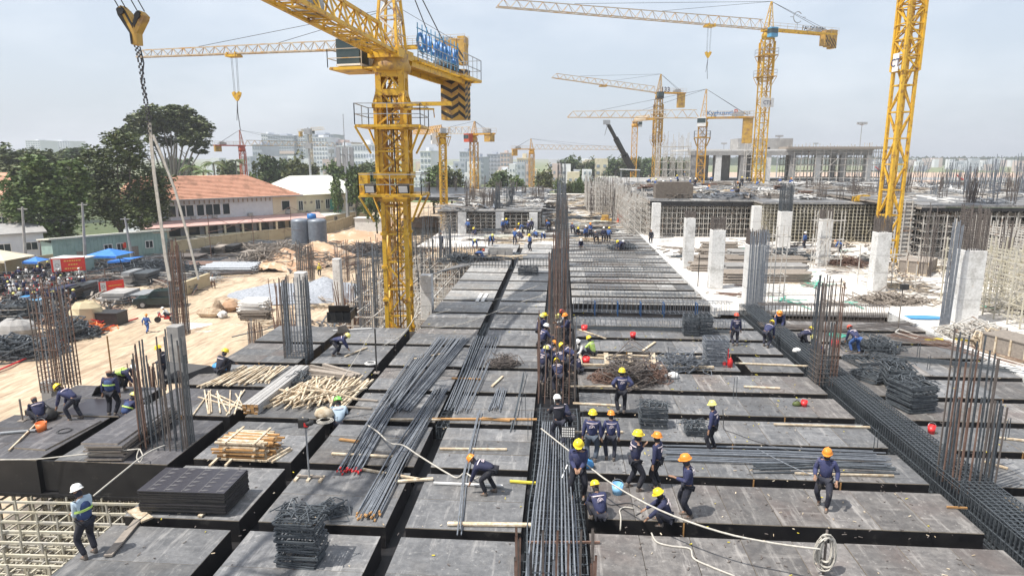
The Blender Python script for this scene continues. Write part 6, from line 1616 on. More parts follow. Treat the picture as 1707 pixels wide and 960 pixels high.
vars_ = {}
def dressed(me, m):
    k = (me.name, m)
    if k not in vars_: c = me.copy(); c.materials[0] = M[m]; vars_[k] = c
    return vars_[k]
def person(label, loc, pose, head_deg, hat='hatY', jacket='navy', trousers='navyd', emblem=True, scarf=True, group=None, s=1.0, vest=False, lite=False, stripe=True):
    """head_deg: 0 looks away from the camera (+Y), 90 towards the left of the picture"""
    if pose not in PP: PP[pose] = person_proto(pose)
    q = PP[pose]; t = thing('person', label, 'person', loc, math.radians(head_deg), group); u_ = RB.uniform(.95, 1.14); s *= RB.uniform(.97, 1.03); t.scale = (s*u_, s*u_, s)
    inst('body', q['body'], t)
    inst('jacket', dressed(q['jacket'], jacket), t); inst('trousers', dressed(q['trousers'], trousers), t)
    if hat: inst('helmet', dressed(q['helmet'], hat), t)
    if vest: inst('vest', dressed(q['vest'], 'navy' if vest is True else vest), t); inst('reflective_band', q['band'], t); stripe = False; emblem = False
    if not lite:
        inst('face_feature', q['face'], t); inst('shoes', q['shoe'], t)
        if stripe: inst('reflective_stripe', q['stripe'], t)
        if emblem: inst('back_emblem', q['emblem'], t)
        if scarf: inst('face_cloth', q['scarf'], t)
    else: inst('shoes', q['shoe'], t)
    return t
def at(x, y, z=.03): return G(x, y, z)
pe = person
pe('person in blue vest, pale blue sleeves and white helmet, standing at the scaffold pit', at(150, 926), 'front', 75, 'hatW', 'lbluec', vest='bluev', s=1.06)
pe('person with orange helmet bending low beside the long bars left of the middle beam', at(812, 822), 'bend', 75, 'hatO', s=1.0)
pe('person with yellow helmet and faded trousers seen from behind, beside an orange helmeted one', at(986, 768), 'stand', -8, 'hatY', trousers='jean', s=.98)
pe('person with orange helmet and white back emblem seen from behind', at(1017, 766), 'stand2', 4, 'hatO', s=.96)
pe('person with bright yellow helmet facing the camera, hands together, by the middle beam', at(963, 830), 'front', 176, 'hatY', emblem=False, s=1.05)
pe('person with yellow helmet raising both hands to the face', at(1057, 815), 'face', -75, 'hatY', s=1.06)
pe('person with orange helmet looking left next to the one with raised hands', at(1094, 812), 'stand', 60, 'hatO', s=1.0)
pe('person with dark orange helmet looking at a phone, pale shoulder bag', at(1144, 860), 'phone', 88, 'hatO', s=1.05)
pe('person squatting with yellow helmet and white emblem on the back, nearest the middle beam', at(997, 864), 'squat', 20, 'hatY')
pe('person squatting with yellow helmet reaching left over loose bars', at(1102, 872), 'squat2', 85, 'hatY')
pe('person with amber helmet and face cloth walking with a long thin rod', at(1371, 845), 'carry', 150, 'hatO', emblem=False, s=1.03)
pe('person with yellow helmet and white emblem standing alone before the rusty clump', at(1035, 688), 'hips', 6, 'hatY', s=1.0)
pe('person with yellow helmet looking down and left beside the small stirrup tangle', at(1186, 752), 'stand2', 62, 'haty', s=1.03)
pe('person crouching behind the flood lamp, pale helmet, left one', at(931, 742), 'reach', 20, 'hatW', jacket='navyd', emblem=False)
pe('person crouching behind the flood lamp, white helmet, right one', at(944, 730), 'bend2', 40, 'hatW', emblem=False)
# the crowd around the bars
pe('person with pale yellow helmet standing left of the tall bars, farthest left', at(897, 577), 'reach', -70, 'haty', emblem=False)
pe('person with yellow helmet half hidden at the left side of the tall bars', at(906, 574), 'stand', -85, 'hatY')
pe('person with white helmet in front of the two at the left of the tall bars', at(904, 596), 'reach', -60, 'hatW', jacket='navy')
pe('person with pale helmet at the right side of the tall bars, farthest back', at(943, 560), 'bend2', 120, 'haty')
pe('person with orange helmet right of the tall bars', at(947, 576), 'reach', 110, 'hatO')
pe('person in red capped helmet between two others right of the bars', at(941, 568), 'reach', 100, 'hatR', jacket='whitec', emblem=False)
pe('person in a white shirt and white helmet stooping beside the green vest', at(970, 596), 'squat', 120, 'hatW', jacket='whitec', emblem=False, stripe=False)
pe('person in a pale green vest with yellow helmet squatting right of the crowd', at(984, 594), 'squat2', 60, 'hatY', jacket='hivis', emblem=False)
pe('person with orange helmet stooping at the left front of the bars', at(907, 616), 'bend2', -60, 'hatO')
pe('person with white helmet standing low at the left front of the bars', at(905, 640), 'reach', -40, 'haty')
pe('person in lilac jacket leaning into the bars', at(937, 632), 'bend2', 40, None, jacket='navy')
pe('person with yellow helmet seen from behind, bending into the front of the bars', at(930, 655), 'bend2', 8, 'hatY')
pe('person with yellow helmet bending right of the bars near the red bucket', at(953, 620), 'bend2', 65, 'hatY')
pe('person with pale helmet bending beside the yellow helmeted one near the red bucket', at(962, 622), 'squat', 50, 'haty')
# right side, far
pe('person with red helmet standing before the wrapped column', at(1225, 576), 'stand', 10, 'hatR', s=1.0)
pe('person with yellow helmet stooping at the far end of the big cage', at(1277, 578), 'bend2', -40, 'hatY', emblem=False)
pe('person with orange helmet sitting at the edge of the cast slab', at(1298, 548), 'sit', 160, 'hatO', emblem=False, s=1.2)
pe('person with yellow helmet bent over inside the big cage', at(1338, 582), 'bend', -60, 'hatY')
pe('person with red helmet and white emblem stooping among the bars right of the big cage', at(1424, 588), 'bend2', 15, 'hatR', trousers='bluec')
pe('person kneeling behind the bars in the middle of the big cage', at(1363, 592), 'squat', 60, 'haty')
# left side
pe('person in dark blue with a bright back band, standing on the black deck at left', at(189, 692), 'stand', 4, None, vest='bluev', s=1.05)
pe('person with yellow green helmet bending to the left on the black deck', at(124, 700), 'bend2', 85, 'hatY', emblem=False, s=1.05)
pe('person crouching at the far left edge of the black deck', at(66, 702), 'squat', 60, None, jacket='navy', emblem=False)
pe('person in a yellow green vest stooping over the far edge of the left deck', at(205, 652), 'bend', -80, 'hatW', jacket='navy', vest='hivis', s=1.05)
pe('person crouching with a white waistband beside the tall starter bars', at(216, 698), 'squat', -20, 'haty', jacket='navy', vest='bluev')
pe('person with yellow helmet standing behind the black panel at the left edge', at(276, 642, -.4), 'front', 100, 'hatY', jacket='navyd', emblem=False, s=1.08)
pe('person with yellow helmet and blue bag squatting beside the timber rows', at(374, 622), 'squat2', -30, 'hatY', jacket='navyd', emblem=False, s=1.1)
pe('person with cream helmet bending right on the deck before the crane', at(563, 592), 'bend', -78, 'haty', emblem=False)
pe('person with bright green helmet working down in the trough', at(566, 712, -.45), 'squat', 20, 'hatG', jacket='lbluec', emblem=False, s=1.15)
pe('person in blue with an orange helmet walking on the dirt road', G(246, 554, GZ+.05), 'walk', 5, 'hatO', jacket='bluec', trousers='bluec', emblem=False, lite=True)
pe('person in a white shirt walking by the low wall beside the pipes', G(356, 480, GZ+.05), 'walk', 40, None, jacket='whitec', trousers='rust', emblem=False, lite=True)
pe('person in yellow at the dirt heaps beside the rusty bars', G(533, 460, GZ+.05), 'stand', 40, 'hatY', jacket='yelw', emblem=False, lite=True)
# far groups
RP = random.Random(12)
WORDS = {'stand': 'standing', 'stand2': 'standing', 'reach': 'reaching', 'bend': 'deeply bending', 'bend2': 'stooping', 'squat': 'squatting', 'squat2': 'squatting', 'front': 'upright', 'walk': 'walking', 'sit': 'sitting', 'hips': 'standing', 'carry': 'walking'}
HATS = {'hatW': 'white helmet', 'haty': 'cream helmet', 'hatY': 'yellow helmet', 'hatO': 'orange helmet', 'hatR': 'red helmet', None: 'bareheaded'}
JKS = {'bluec': 'bright blue', 'navy': 'navy', 'navyd': 'dark clothes', 'whitec': 'white shirt'}
def group(lst, z, lab, grp, jackets=('bluec', 'bluec', 'navy'), hats=('hatW', 'haty', 'hatY', 'hatW', 'hatO')):
    for i, (x, y, ps) in enumerate(lst):
        ht, jk = RP.choice(hats), RP.choice(jackets)
        person(WORDS[ps]+' '+HATS[ht]+', '+JKS[jk]+', '+lab, G(x, y, z), ps, RP.uniform(0, 360), ht, jk, emblem=False, lite=True, group=grp, s=1.04)
group([(838, 388, 'stand'), (846, 386, 'reach'), (872, 390, 'bend2'), (880, 391, 'front'), (886, 388, 'stand'), (858, 408, 'reach'), (884, 418, 'front'), (818, 410, 'bend2'), (792, 415, 'bend'), (792, 392, 'squat'), (780, 388, 'walk'), (915, 385, 'bend2'), (893, 396, 'squat'), (905, 402, 'bend'), (736, 416, 'stand'), (868, 398, 'squat')],
      0.04, 'in the far left deck group', 'blue clad workers on the far left deck')
person('person in blue lying low along the dark trough far left', G(797, 436, .04), 'bend', -60, 'hatR', 'bluec', emblem=False, lite=True)
group([(976, 402, 'stand'), (984, 396, 'front'), (994, 406, 'bend2'), (1006, 405, 'stand'), (1014, 405, 'reach'), (1042, 416, 'squat'), (1036, 418, 'bend'), (962, 392, 'squat'), (955, 390, 'bend2'), (968, 413, 'squat')], 0.04, 'among bars on the far right deck', 'workers on the far right deck', ('navy', 'bluec', 'navyd'))
person('person in dark clothes standing at the foot of the leftmost white column', G(1085, 407, 0), 'stand', 20, None, 'navyd', lite=True, emblem=False)
person('person in blue with a white helmet beside the far slab scaffold', G(1341, 414, 0), 'stand', 40, 'hatW', 'bluec', lite=True, emblem=False)
person('person in blue bending on the cast slab before the scaffold thicket', G(1401, 421, 0), 'bend2', 60, 'hatO', 'bluec', lite=True, emblem=False)
person('person standing on the path at the end of the scaffold flank', G(1019, 352, 0), 'stand', 0, 'hatW', 'navyd', lite=True, emblem=False)
group([(1093, 318, 'stand'), (1104, 322, 'walk'), (1118, 316, 'stand'), (1150, 316, 'stand'), (1158, 316, 'reach'), (1178, 321, 'squat'), (1232, 318, 'bend2'), (1236, 312, 'stand'), (1220, 326, 'squat'), (1228, 327, 'bend'), (1130, 308, 'reach'), (1186, 306, 'bend2'), (1250, 306, 'bend'), (1300, 314, 'reach'), (1318, 315, 'stand'), (1141, 300, 'stand'), (1080, 310, 'bend2'), (1262, 310, 'squat')],
      UZ+.05, 'tiny worker on the high deck', 'tiny workers on the high formwork deck', ('bluec', 'navyd', 'bluec'))
for (x, y, z) in ((1281, 257, 11.3),): person('lone figure standing on the roof of the frame building', PD(x, y, 152), 'stand', 0, None, 'navyd', lite=True, emblem=False)
# ================================================================ SMALLER THINGS ON THE DECKS
def ply_stack(label, pts, H, n, top_m, side_m, messy=.0, pattern=False, z=.03, name='plywood_stack'):
    """pts: the four lower corners in the picture (front-left, front-right, back-right)"""
    a, c, d = [G(x, y, z) for x, y in pts]; ctr = (a+d)/2; ux = (c-a); w = ux.length; rz = math.atan2(ux.y, ux.x); dep = abs((d-c).dot(V(-math.sin(rz), math.cos(rz), 0)))
    t = thing(name, label, 'plywood stack', ((a+c)/2+V(-math.sin(rz), math.cos(rz), 0)*dep/2), rz); rr = random.Random(n); th = H/n
    b = MB(); b.box((0, 0, 0), (w, dep, th*.975)); 
    for i in range(len(b.f)): b.m[i] = 0 if i == 1 else 1
    me = b.mesh('plywood_sheet', [top_m, side_m])
    for k in range(n):
        o = inst('plywood_sheet', me, t, (rr.gauss(0, .01+messy), rr.gauss(0, .01+messy), th*(k+.5)), (0, 0, rr.gauss(0, .004+messy*.25)))
    if pattern:
        m = M['print']; b = MB(); zt = H+.004
        for i in range(5):
            x = -w/2+w*(i+.5)/5*1.0; b.add([(x-.012, -dep/2+.02, zt), (x+.012, -dep/2+.02, zt), (x+.012, dep/2-.02, zt), (x-.012, dep/2-.02, zt)], [(0, 1, 2, 3)])
        for i in range(5):
            for j in range(6):
                x = -w/2+w*(i+1)/5-.14; y = -dep/2+dep*(j+.5)/6
                if x+.1 > w/2: continue
                b.add([(x-.13, y-.02, zt+.001), (x+.0, y-.05, zt+.001), (x+.13, y+.02, zt+.001), (x, y+.05, zt+.001)], [(0, 1, 2, 3)])
        b.build('brand_print', m, t)
    return t, w, dep
M['print'] = mat('printed film mark', (.13, .124, .13), (.085, .083, .085), 9, .5)
M['crisp'] = mat('new film plywood', (.030, .027, .034), (.038, .035, .042), 2, .36)
for x0_ in (0,):
    b = MB(); a = G(262, 850, 0); 
    for k in range(3): b.beam(G(250+k*62, 852, .07), G(270+k*62, 800, .07), .09)
    b.build('bearer_timber', 'wood', label='pale bearer timbers under the new black plywood stack', cat='timber')
ply_stack('thick stack of new black plywood with printed diagonal marks on top', [(233, 852), (377, 857), (411, 815)], .62, 18, 'crisp', 'black', .0, True, z=.12)
ply_stack('loose slipping stack of used dark plywood boards at left', [(146, 768), (208, 768), (232, 700)], .62, 11, 'plyd', 'woodg', .06)
ply_stack('single dark sheet overlapping the deck below the crouching man', [(15, 748), (72, 752), (118, 700)], .05, 1, 'plyd', 'edge', .02, name='plywood_sheet_pile')
ply_stack('new dark sheets laid where the man in dark blue stands', [(95, 694), (200, 696), (225, 668)], .05, 1, 'crisp', 'edge', .02, name='plywood_sheet_pile')
# tilted boards
def board(label, pts, z0, z1, m='film', th=.03):
    P4 = [G(x, y, zz) for (x, y), zz in zip(pts, (z0, z0, z1, z1))]; b = MB(); n = (P4[1]-P4[0]).cross(P4[3]-P4[0]).normalized()*th
    vs = [tuple(p) for p in P4]+[tuple(p+n) for p in P4]; b.add(vs, [(0, 1, 2, 3), (7, 6, 5, 4), (0, 4, 5, 1), (1, 5, 6, 2), (2, 6, 7, 3), (3, 7, 4, 0)]); return b.build('plywood_board', m, label=label, cat='plywood board')
board('black board standing on edge behind the worker at the left deck edge', [(268, 640), (392, 632), (350, 610), (268, 602)], -.3, .35)
board('black side panel lifted by the stooping men at the upper left deck', [(150, 664), (210, 645), (205, 622), (160, 645)], -.1, .5)
board('brown board tilted over the trough beside the open black crate', [(563, 556), (583, 552), (576, 541), (562, 544)], .05, .5, 'woodg')
board('board leaning on the grey box far left', [(702, 462), (790, 440), (800, 428), (735, 452)], .0, .1, 'ply')
# timber rows and piles
def timbers(label, quad, n, m='wood', w=.055, layers=1, L0=None, rz_j=.05, along=None, z=.03, name='timber_pile', lj=.2):
    """quad: a1,a2 = the near and far end of the first timber; b1,b2 = of the last one (picture points)"""
    a1, a2, b1, b2 = [G(x, y, z) for x, y in quad]; O = (a1+b2)/2; t = thing(name, label, 'timber', O); rr = random.Random(int(quad[0][0])); pc = {}
    for i in range(n):
        f = i/(n-1); p, q = a1.lerp(b1, f), a2.lerp(b2, f); lay = i % layers; L_ = (q-p).length*rr.uniform(1-lj, 1); key = round(L_*4)/4
        if key not in pc: bb = MB(); bb.box((0, 0, 0), (max(.25, key), w, w*.9)); pc[key] = bb.mesh('timber', m)
        c = (p+q)/2-O; d = q-p
        inst('timber', pc[key], t, (c.x+rr.gauss(0, .05), c.y+rr.gauss(0, .03), .03+lay*w), (rr.uniform(-.1, .1), rr.gauss(0, .012), math.atan2(d.y, d.x)+rr.gauss(0, rz_j)))
    return t
timbers('row of pale battens lying behind the loose timber heap, right of the yellow helmet', [(325, 648), (408, 612), (450, 640), (475, 612)], 34, 'wood', .055, 2, rz_j=.10)
timbers('scattered thin battens left of the planks, in front of the batten row', [(328, 652), (350, 690), (395, 655), (412, 690)], 13, 'wood', .05, 1, rz_j=.28)
timbers('big loose heap of pale timber offcuts in the middle left', [(445, 690), (520, 630), (565, 672), (608, 634)], 60, 'wood', .065, 4, rz_j=.22, lj=.45)
timbers('second tangle of timbers crossing on the big loose heap', [(440, 668), (500, 650), (540, 690), (575, 640)], 22, 'wood', .06, 5, rz_j=.7, lj=.4, z=.16)
timbers('long pale planks beside the big loose heap, on its right side', [(545, 690), (608, 632), (560, 690), (622, 632)], 6, 'wood', .10, 1, rz_j=.02)
timbers('grey weathered planks stacked crosswise above the big loose heap', [(480, 622), (585, 634), (540, 612), (610, 632)], 9, 'woodg', .14, 2, rz_j=.08)
# plank bundle (long grey white planks with orange ends)
def plank_bundle():
    a, c = G(418, 690, .03), G(505, 622, .03); d = c-a; t = thing('plank_bundle', 'long bundle of grey white planks with orange cut ends, left of the loose heap', 'timber', (a+c)/2, math.atan2(d.y, d.x)); L_ = d.length
    b = MB(); b.box((0, 0, 0), (L_, .14, .05)); b.k = 1
    for s_ in (-1, 1): b.box((s_*(L_/2+.004), 0, 0), (.01, .138, .048))
    me = b.mesh('plank', ['steel', 'woodo'])
    me.materials[0] = M['plankgrey']
    for k in range(7):
        for j in range(4): inst('plank', me, t, (R.gauss(0, .02), (j-1.5)*.155+R.gauss(0, .006), .03+k*.055), (0, 0, R.gauss(0, .003)))
M['plankgrey'] = mat('bleached plank', (.42, .41, .40), (.33, .32, .31), 7, .8, rnd=.15)
plank_bundle()
def stacked_rows(label, c, w, n, layers, rz=0, m='wood'):
    t = thing('timber_stack', label, 'timber', c, rz); rr = random.Random(4); mm = []
    for k in range(3): b = MB(); b.box((0, 0, 0), (w*(1-.12*k), .075, .055)); mm.append(b.mesh('timber', m if k else 'woodo'))
    for l in range(layers):
        cnt = n-rr.randrange(0, 3)
        for i in range(cnt):
            inst('timber', rr.choice(mm), t, (rr.gauss(0, .10), (i-cnt/2)*.105+rr.gauss(0, .012), .05+l*.068), (0, 0, rr.gauss(0, .03)))
        for s_ in (-.3, .25):
            if l % 3 == 2: inst('timber', mm[2], t, (s_*w, 0, .05+l*.068+.03), (0, 0, math.pi/2+rr.gauss(0, .05)))
stacked_rows('high stack of pale sawn timbers at left, behind the black plywood', G(405, 768)+V(0, .55, 0), 1.75, 11, 9, -.03)
timbers('few short battens at the right foot of the high timber stack', [(432, 770), (472, 748), (452, 772), (484, 752)], 5, 'wood', .07, 2, rz_j=.05)
timbers('two short props poking out below the high timber stack', [(350, 778), (362, 764), (372, 780), (386, 765)], 2, 'wood', .07, 1)
# single planks (two picture points, width, material, description)
PL = [((604, 783), (700, 800), .09, 'wood', 'pale plank under the front end of the two long bar bundles'), ((553, 757), (655, 762), .10, 'wood', 'plank lying across the two bar bundles, left deck'), ((566, 733), (598, 737), .12, 'woodo', 'short orange block left of the red ended bundle'),
      ((563, 678), (620, 682), .09, 'woodg', 'grey batten bridging the trough beside the heap, lower'), ((580, 665), (630, 669), .09, 'woodg', 'grey batten bridging the trough beside the heap, upper'), ((646, 700), (735, 700), .11, 'wood', 'plank between the two long bar bundles'), ((712, 699), (895, 700), .09, 'woodo', 'long orange batten crossing the narrow trough, middle left'),
      ((733, 749), (845, 750), .09, 'wood', 'pale plank above the orange helmeted bending man'), ((657, 804), (722, 799), .11, 'wood', 'pale plank bridging the trough with a yellow rag'), ((723, 806), (838, 811), .07, 'white', 'white straight edge at the feet of the bending man'), ((746, 874), (885, 876), .13, 'wood', 'thick pale plank near the front of the left deck'),
      ((850, 803), (893, 806), .09, 'yelw', 'yellow painted batten beside the middle beam'), ((820, 645), (838, 628), .10, 'wood', 'short pale plank lying slantwise near the small bar bunch'), ((803, 698), (850, 702), .12, 'woodo', 'short orange board below the small bar bunch'), ((753, 631), (803, 633), .09, 'woodo', 'orange board crossing the trough behind the fanned bars'),
      ((700, 650), (712, 650), .20, 'woodo', 'orange block below the fanned bars'), ((950, 645), (1063, 645), .09, 'wood', 'pale batten at the feet of the lone emblem worker'), ((955, 673), (1035, 677), .10, 'wood', 'wide pale batten left of the lone emblem worker, lower'), ((958, 721), (1038, 721), .09, 'wood', 'pale batten behind the two men seen from behind'),
      ((955, 595), (1180, 608), .12, 'wood', 'long pale timber frame rail on the right deck'), ((1240, 645), (1300, 648), .10, 'wood', 'pale batten near the upper right deck'), ((1290, 708), (1450, 713), .09, 'wood', 'long pale batten behind the walking man, right deck'), ((1325, 790), (1490, 794), .06, 'wood', 'long thin batten beside the walking man'),
      ((1225, 606), (1370, 612), .10, 'wood', 'long batten over the small dark gap right deck'), ((1660, 730), (1707, 735), .09, 'wood', 'pale batten at the right picture edge'), ((1640, 770), (1680, 782), .08, 'wood', 'pale offcut beside the tall bars at right'), ((1578, 846), (1612, 848), .035, 'woodo', 'yellow cane at the corner by the big cage'),
      ((15, 752), (68, 700), .05, 'wood', 'thin lath lying on the black deck at far left'), ((0, 723), (60, 718), .12, 'steel', 'grey plank on the black deck at far left'), ((690, 599), (740, 590), .14, 'wood', 'pale batten beside the cream helmeted man'), ((575, 595), (612, 580), .09, 'wood', 'two pale laths in front of the cream helmeted man'),
      ((960, 548), (1010, 565), .08, 'wood', 'thin lath left of the small red bucket'), ((1072, 585), (1092, 571), .12, 'wood', 'short pale plank in a trough right of the red bucket'), ((795, 503), (803, 490), .22, 'white', 'left one of two short white boards far left deck'), ((804, 503), (812, 490), .22, 'white', 'right one of two short white boards far left deck'),
      ((555, 552), (620, 548), .10, 'conc', 'grey plank beside the tilted brown board'), ((180, 928), (230, 868), .20, 'woodg', 'dark wet board leaning into the trough in front of the black stack'), ((222, 850), (246, 868), .30, 'wood', 'short thick pale offcut at the corner of the black stack'), ((333, 862), (345, 850), .12, 'wood', 'pale wedge under the black stack'),
      ((1000, 905), (880, 905), .05, 'rust', 'rusty bar lying along the edge beside the capped tips')]
for (p, q, w, m, lab) in PL:
    a, c = G(*p, .05), G(*q, .05); d = c-a; O = (a+c)/2; b = MB(); b.box((0, 0, 0), (d.length, w, .05)); o = b.build('plank', m, label=lab, cat='plank'); o.location = O+V(0, 0, .03); o.rotation_euler = (0, 0, math.atan2(d.y, d.x))
# timber frame on the right deck between troughs
def tframe():
    t = thing('timber_rack', 'open ladder of pale timbers behind the rusty bar clump', 'timber frame', G(960, 600)); O = G(960, 600); b = MB()
    for (p, q) in (((940, 591), (1200, 596)), ((940, 607), (1190, 612))): b.beam(G(*p, .12)-O, G(*q, .12)-O, .14, .09)
    b.build('rail', 'wood', t); b = MB()
    for x in (965, 1010, 1050, 1088, 1130): b.beam(G(x, 589, .2)-O, G(x+2, 608, .2)-O, .22, .09)
    b.build('cross_timber', 'wood', t)
tframe()
# buckets, bottles, bags
def bucket(label, x, y, r, h, m, z=.03, handle=True):
    t = thing('bucket', label, 'bucket', G(x, y, z)); b = MB(); b.lathe([(0, .01), (r*.82, 0), (r, h), (r*.93, h-.01), (r*.78, .03), (0, .03)], (0, 0, 0), 16); b.build('shell', m, t)
    if handle: b = MB(); b.path([(r*math.cos(a), r*.4*math.sin(a)-.02, h+r*.75*math.sin(a)) for a in [math.pi*i/8 for i in range(9)]], .008, 4); b.build('handle', 'steel', t)
bucket('pale blue bucket on the deck between the workers', 1029, 822, .17, .30, 'lbluep')
bucket('small red bucket on the far right deck', 1055, 563, .16, .30, 'redp')
bucket('red bucket at the trough beside the crowd', 974, 552, .18, .34, 'redp')
bucket('orange red bucket by the bending workers right of the bars', 977, 606, .18, .32, 'redp')
bucket('orange bucket on the black deck at left', 70, 718, .18, .32, 'orangep')
bucket('red can beside the dark bag, right deck', 1340, 677, .13, .24, 'redp')
bucket('red can right of the big cage below the black stirrups', 1552, 722, .13, .3, 'redp')
bucket('red bucket right of the upright bars of the big cage', 1391, 578, .2, .35, 'redp')
def bottle():
    t = thing('gas_bottle', 'dark red bottle cart with a small pole beside the tall stirrup stack', 'gas bottle', G(1217, 613)); b = MB(); b.lathe([(0, 0), (.11, 0), (.11, .36), (.04, .46), (.035, .5), (0, .5)], (0, 0, 0), 12); b.lathe([(0, 0), (.10, 0), (.10, .25), (.04, .32), (0, .34)], (-.25, .1, 0), 12); b.build('bottle', 'redp', t)
    b = MB(); b.beam((-.12, 0, 0), (-.12, 0, .9), .035); b.build('handle_pole', 'redp', t)
bottle()
def bag(label, x, y, w, m, z=.03):
    t = thing('bag', label, 'bag', G(x, y, z)); b = MB(); b.lathe([(0, 0), (w*.5, .02), (w*.56, w*.2), (w*.42, w*.45), (w*.15, w*.58), (0, w*.6)], (0, 0, 0), 10, None, 1, .7); b.build('cloth', m, t)
    b = MB(); b.path([(-w*.3, 0, w*.5), (0, 0, w*.78), (w*.3, 0, w*.5)], .015, 4); b.build('strap', 'black', t)
bag('dark green tool bag beside the red can, right deck', 1328, 676, .32, 'leafA'); bag('blue bag at the feet of the squatting man by the timber rows', 366, 618, .7, 'bluep')
bag('dark bundled jacket at the far left deck edge', 78, 698, .8, 'barkp' if False else 'black'); bag('yellow rope and rags beside the green helmeted man', 541, 695, .7, 'wood'); bag('black rubble bag on the cast slab beside the rusty wire heap', 1442, 440, 1.5, 'black'); bag('blue rag at the feet of the two men seen from behind', 976, 778, .5, 'bluep')
bag('crumpled white sack on the right deck behind the upright clump', 1122, 630, .5, 'white'); bag('white paper beside the worker inside the big cage', 1328, 587, .4, 'white', .3)
# coil of hose on black deck, yellow rag, small litter
def coil(label, x, y, r, m='wire', z=.04):
    t = thing('cable_coil', label, 'cable coil', G(x, y, z)); b = MB(); 
    for k in range(3): b.path([(r*(1-.16*k)*math.cos(a), r*(1-.16*k)*math.sin(a), .02+.02*k) for a in [2*math.pi*i/16 for i in range(16)]], .018, 4, True)
    b.build('cable', m, t)
coil('small cable coil on the black deck at left', 108, 720, .3); coil('loose cable coil near the bending man before the crane', 618, 606, .28, 'white'); coil('coil of cable on the deck behind the lone lamp pole', 542, 702, .3, 'rope')
# debris: yellow tags, offcuts, tie wires scattered on the decks
rr = random.Random(77); b = MB(); yb = MB(); wb = MB()
for k in range(1700):
    if rr.random() < .6: x, y = rr.uniform(.9, 10.3), rr.uniform(13, 41)
    elif rr.random() < .5: x, y = rr.uniform(-11.5, -.9), rr.uniform(13, 45)
    else: x, y = rr.uniform(12.8, 20.4), rr.uniform(19, 41)
    a = rr.uniform(0, 6.28); l = rr.uniform(.03, .12); q = rr.random(); bb = b if q < .7 else (yb if q < .8 else wb); z = .045
    bb.beam((x, y, z), (x+l*math.cos(a), y+l*math.sin(a), z+rr.uniform(0, .02)), rr.uniform(.012, .03), .012)
b.build("litter", "rustg", kind="stuff"); yb.build("yellow_offcuts", "yelw", kind="stuff"); wb.build("wood_chips", "wood", kind="stuff")
# short stubs of bar standing on the right deck
for i, (x, y, h) in enumerate(((1222, 665, .9), (1125, 640, .9), (1078, 640, .8), (1385, 655, .5), (1488, 600, .8), (1528, 598, .8), (1545, 618, .7), (1675, 735, .8), (1456, 750, .7), (1597, 850, .9), (965, 728, .9), (955, 665, .7), (870, 700, 1.0), (880, 735, 1.0))):
    O = G(x, y); b = MB(); b.path([(0, 0, 0), (0, 0, h), (.12, .05, h+.03), (.14, .05, h*.1)], .014, 4); b.build('bar_hook', 'rebard', label='thin upright bar hook standing in the deck edge', cat='bar hook', group='upright bar hooks along the trough edges').location = O
def beside(names): pass
# ropes and hoses
def rope(label, pts, r=.02, m='rope', z=None, name='rope', sub=4):
    P_3 = []
    for q in pts:
        if len(q) == 3: P_3.append(G(q[0], q[1], q[2]))
        else: P_3.append(PD(q[0], q[1], q[3]))
    # Catmull-Rom
    out = []; n = len(P_3)
    for i in range(n-1):
        p0, p1, p2, p3 = P_3[max(0, i-1)], P_3[i], P_3[i+1], P_3[min(n-1, i+2)]
        for k in range(sub):
            t = k/sub; out.append(.5*((2*p1)+(-p0+p2)*t+(2*p0-5*p1+4*p2-p3)*t*t+(-p0+3*p1-3*p2+p3)*t**3))
    out.append(P_3[-1]); O = out[0].copy(); b = MB(); b.path([p-O for p in out], r, 5); o = b.build(name, m, label=label, cat=name.replace('_', ' ')); o.location = O; return o
rope('thick white hose winding over both bar bundles to the bending man', [(612, 708, .05), (630, 720, .3), (650, 738, .45), (672, 742, .4), (695, 757, .2), (722, 774, .05), (745, 788, .0), (762, 796, .06), (775, 788, .08), (790, 797, .12), (797, 795, .3)], .028, name='hose')
rope('white safety rope stretched from the tall bars to the coil at the lower right', [(902, 714, 1.3), (960, 760, 1.1), (1020, 806, .95), (1100, 850, .9), (1200, 886, .9), (1290, 905, .9), (1368, 915, 1.0)], .024)
rope('white hose lying on the front right deck', [(1086, 888, .06), (1095, 903, .05), (1120, 910, .05), (1150, 914, .05), (1156, 930, .05), (1180, 942, .05), (1225, 960, .05)], .024, name='hose')
rope('short white hose hanging over the trough by the squatting men', [(1034, 884, -.2), (1035, 862, .06), (1033, 850, .06), (1042, 845, .06), (1056, 847, .06)], .022, name='hose')
rope('rope tied from the tall starter bars down to the white helmet man', [(156, 826, 1.2), (200, 790, 1.3), (245, 755, 1.2), (275, 742, 1.1)], .022)
rope('sagging guard rope along the black front of the left deck', [(0, 766, .25), (60, 765, .18), (110, 760, .2), (170, 754, .3), (232, 748, .45)], .022)
rope('thin line from the pole to the deck before the crane', [(618, 556, 1.6), (590, 602, .6), (565, 640, .1)], .012)
rope('pale cable hanging from the crane mast to the deck', [(700, 498, 1.0), (690, 530, .6), (668, 560, .1), (640, 575, .05)], .02, name='cable')
rope('long cable sagging across the far left deck to the tall bars', [(690, 530, .8), (760, 515, .3), (830, 498, .5), (905, 474, 1.6)], .018, name='cable')
rope('second cable sagging across the far left deck', [(700, 548, .6), (770, 540, .2), (850, 510, .4), (905, 492, 1.2)], .018, name='cable')
rope('black cable bent behind the worker with the small tangle', [(1205, 682, .7), (1206, 706, .1), (1208, 716, .05), (1225, 722, .04), (1260, 735, .04), (1330, 755, .04)], .015, 'wire', name='cable')
rope('cable looping around the squatting men, dark', [(1008, 835, .05), (1020, 841, .05), (1050, 838, .05), (1070, 850, .05), (1060, 858, .05)], .016, 'wire', name='cable')
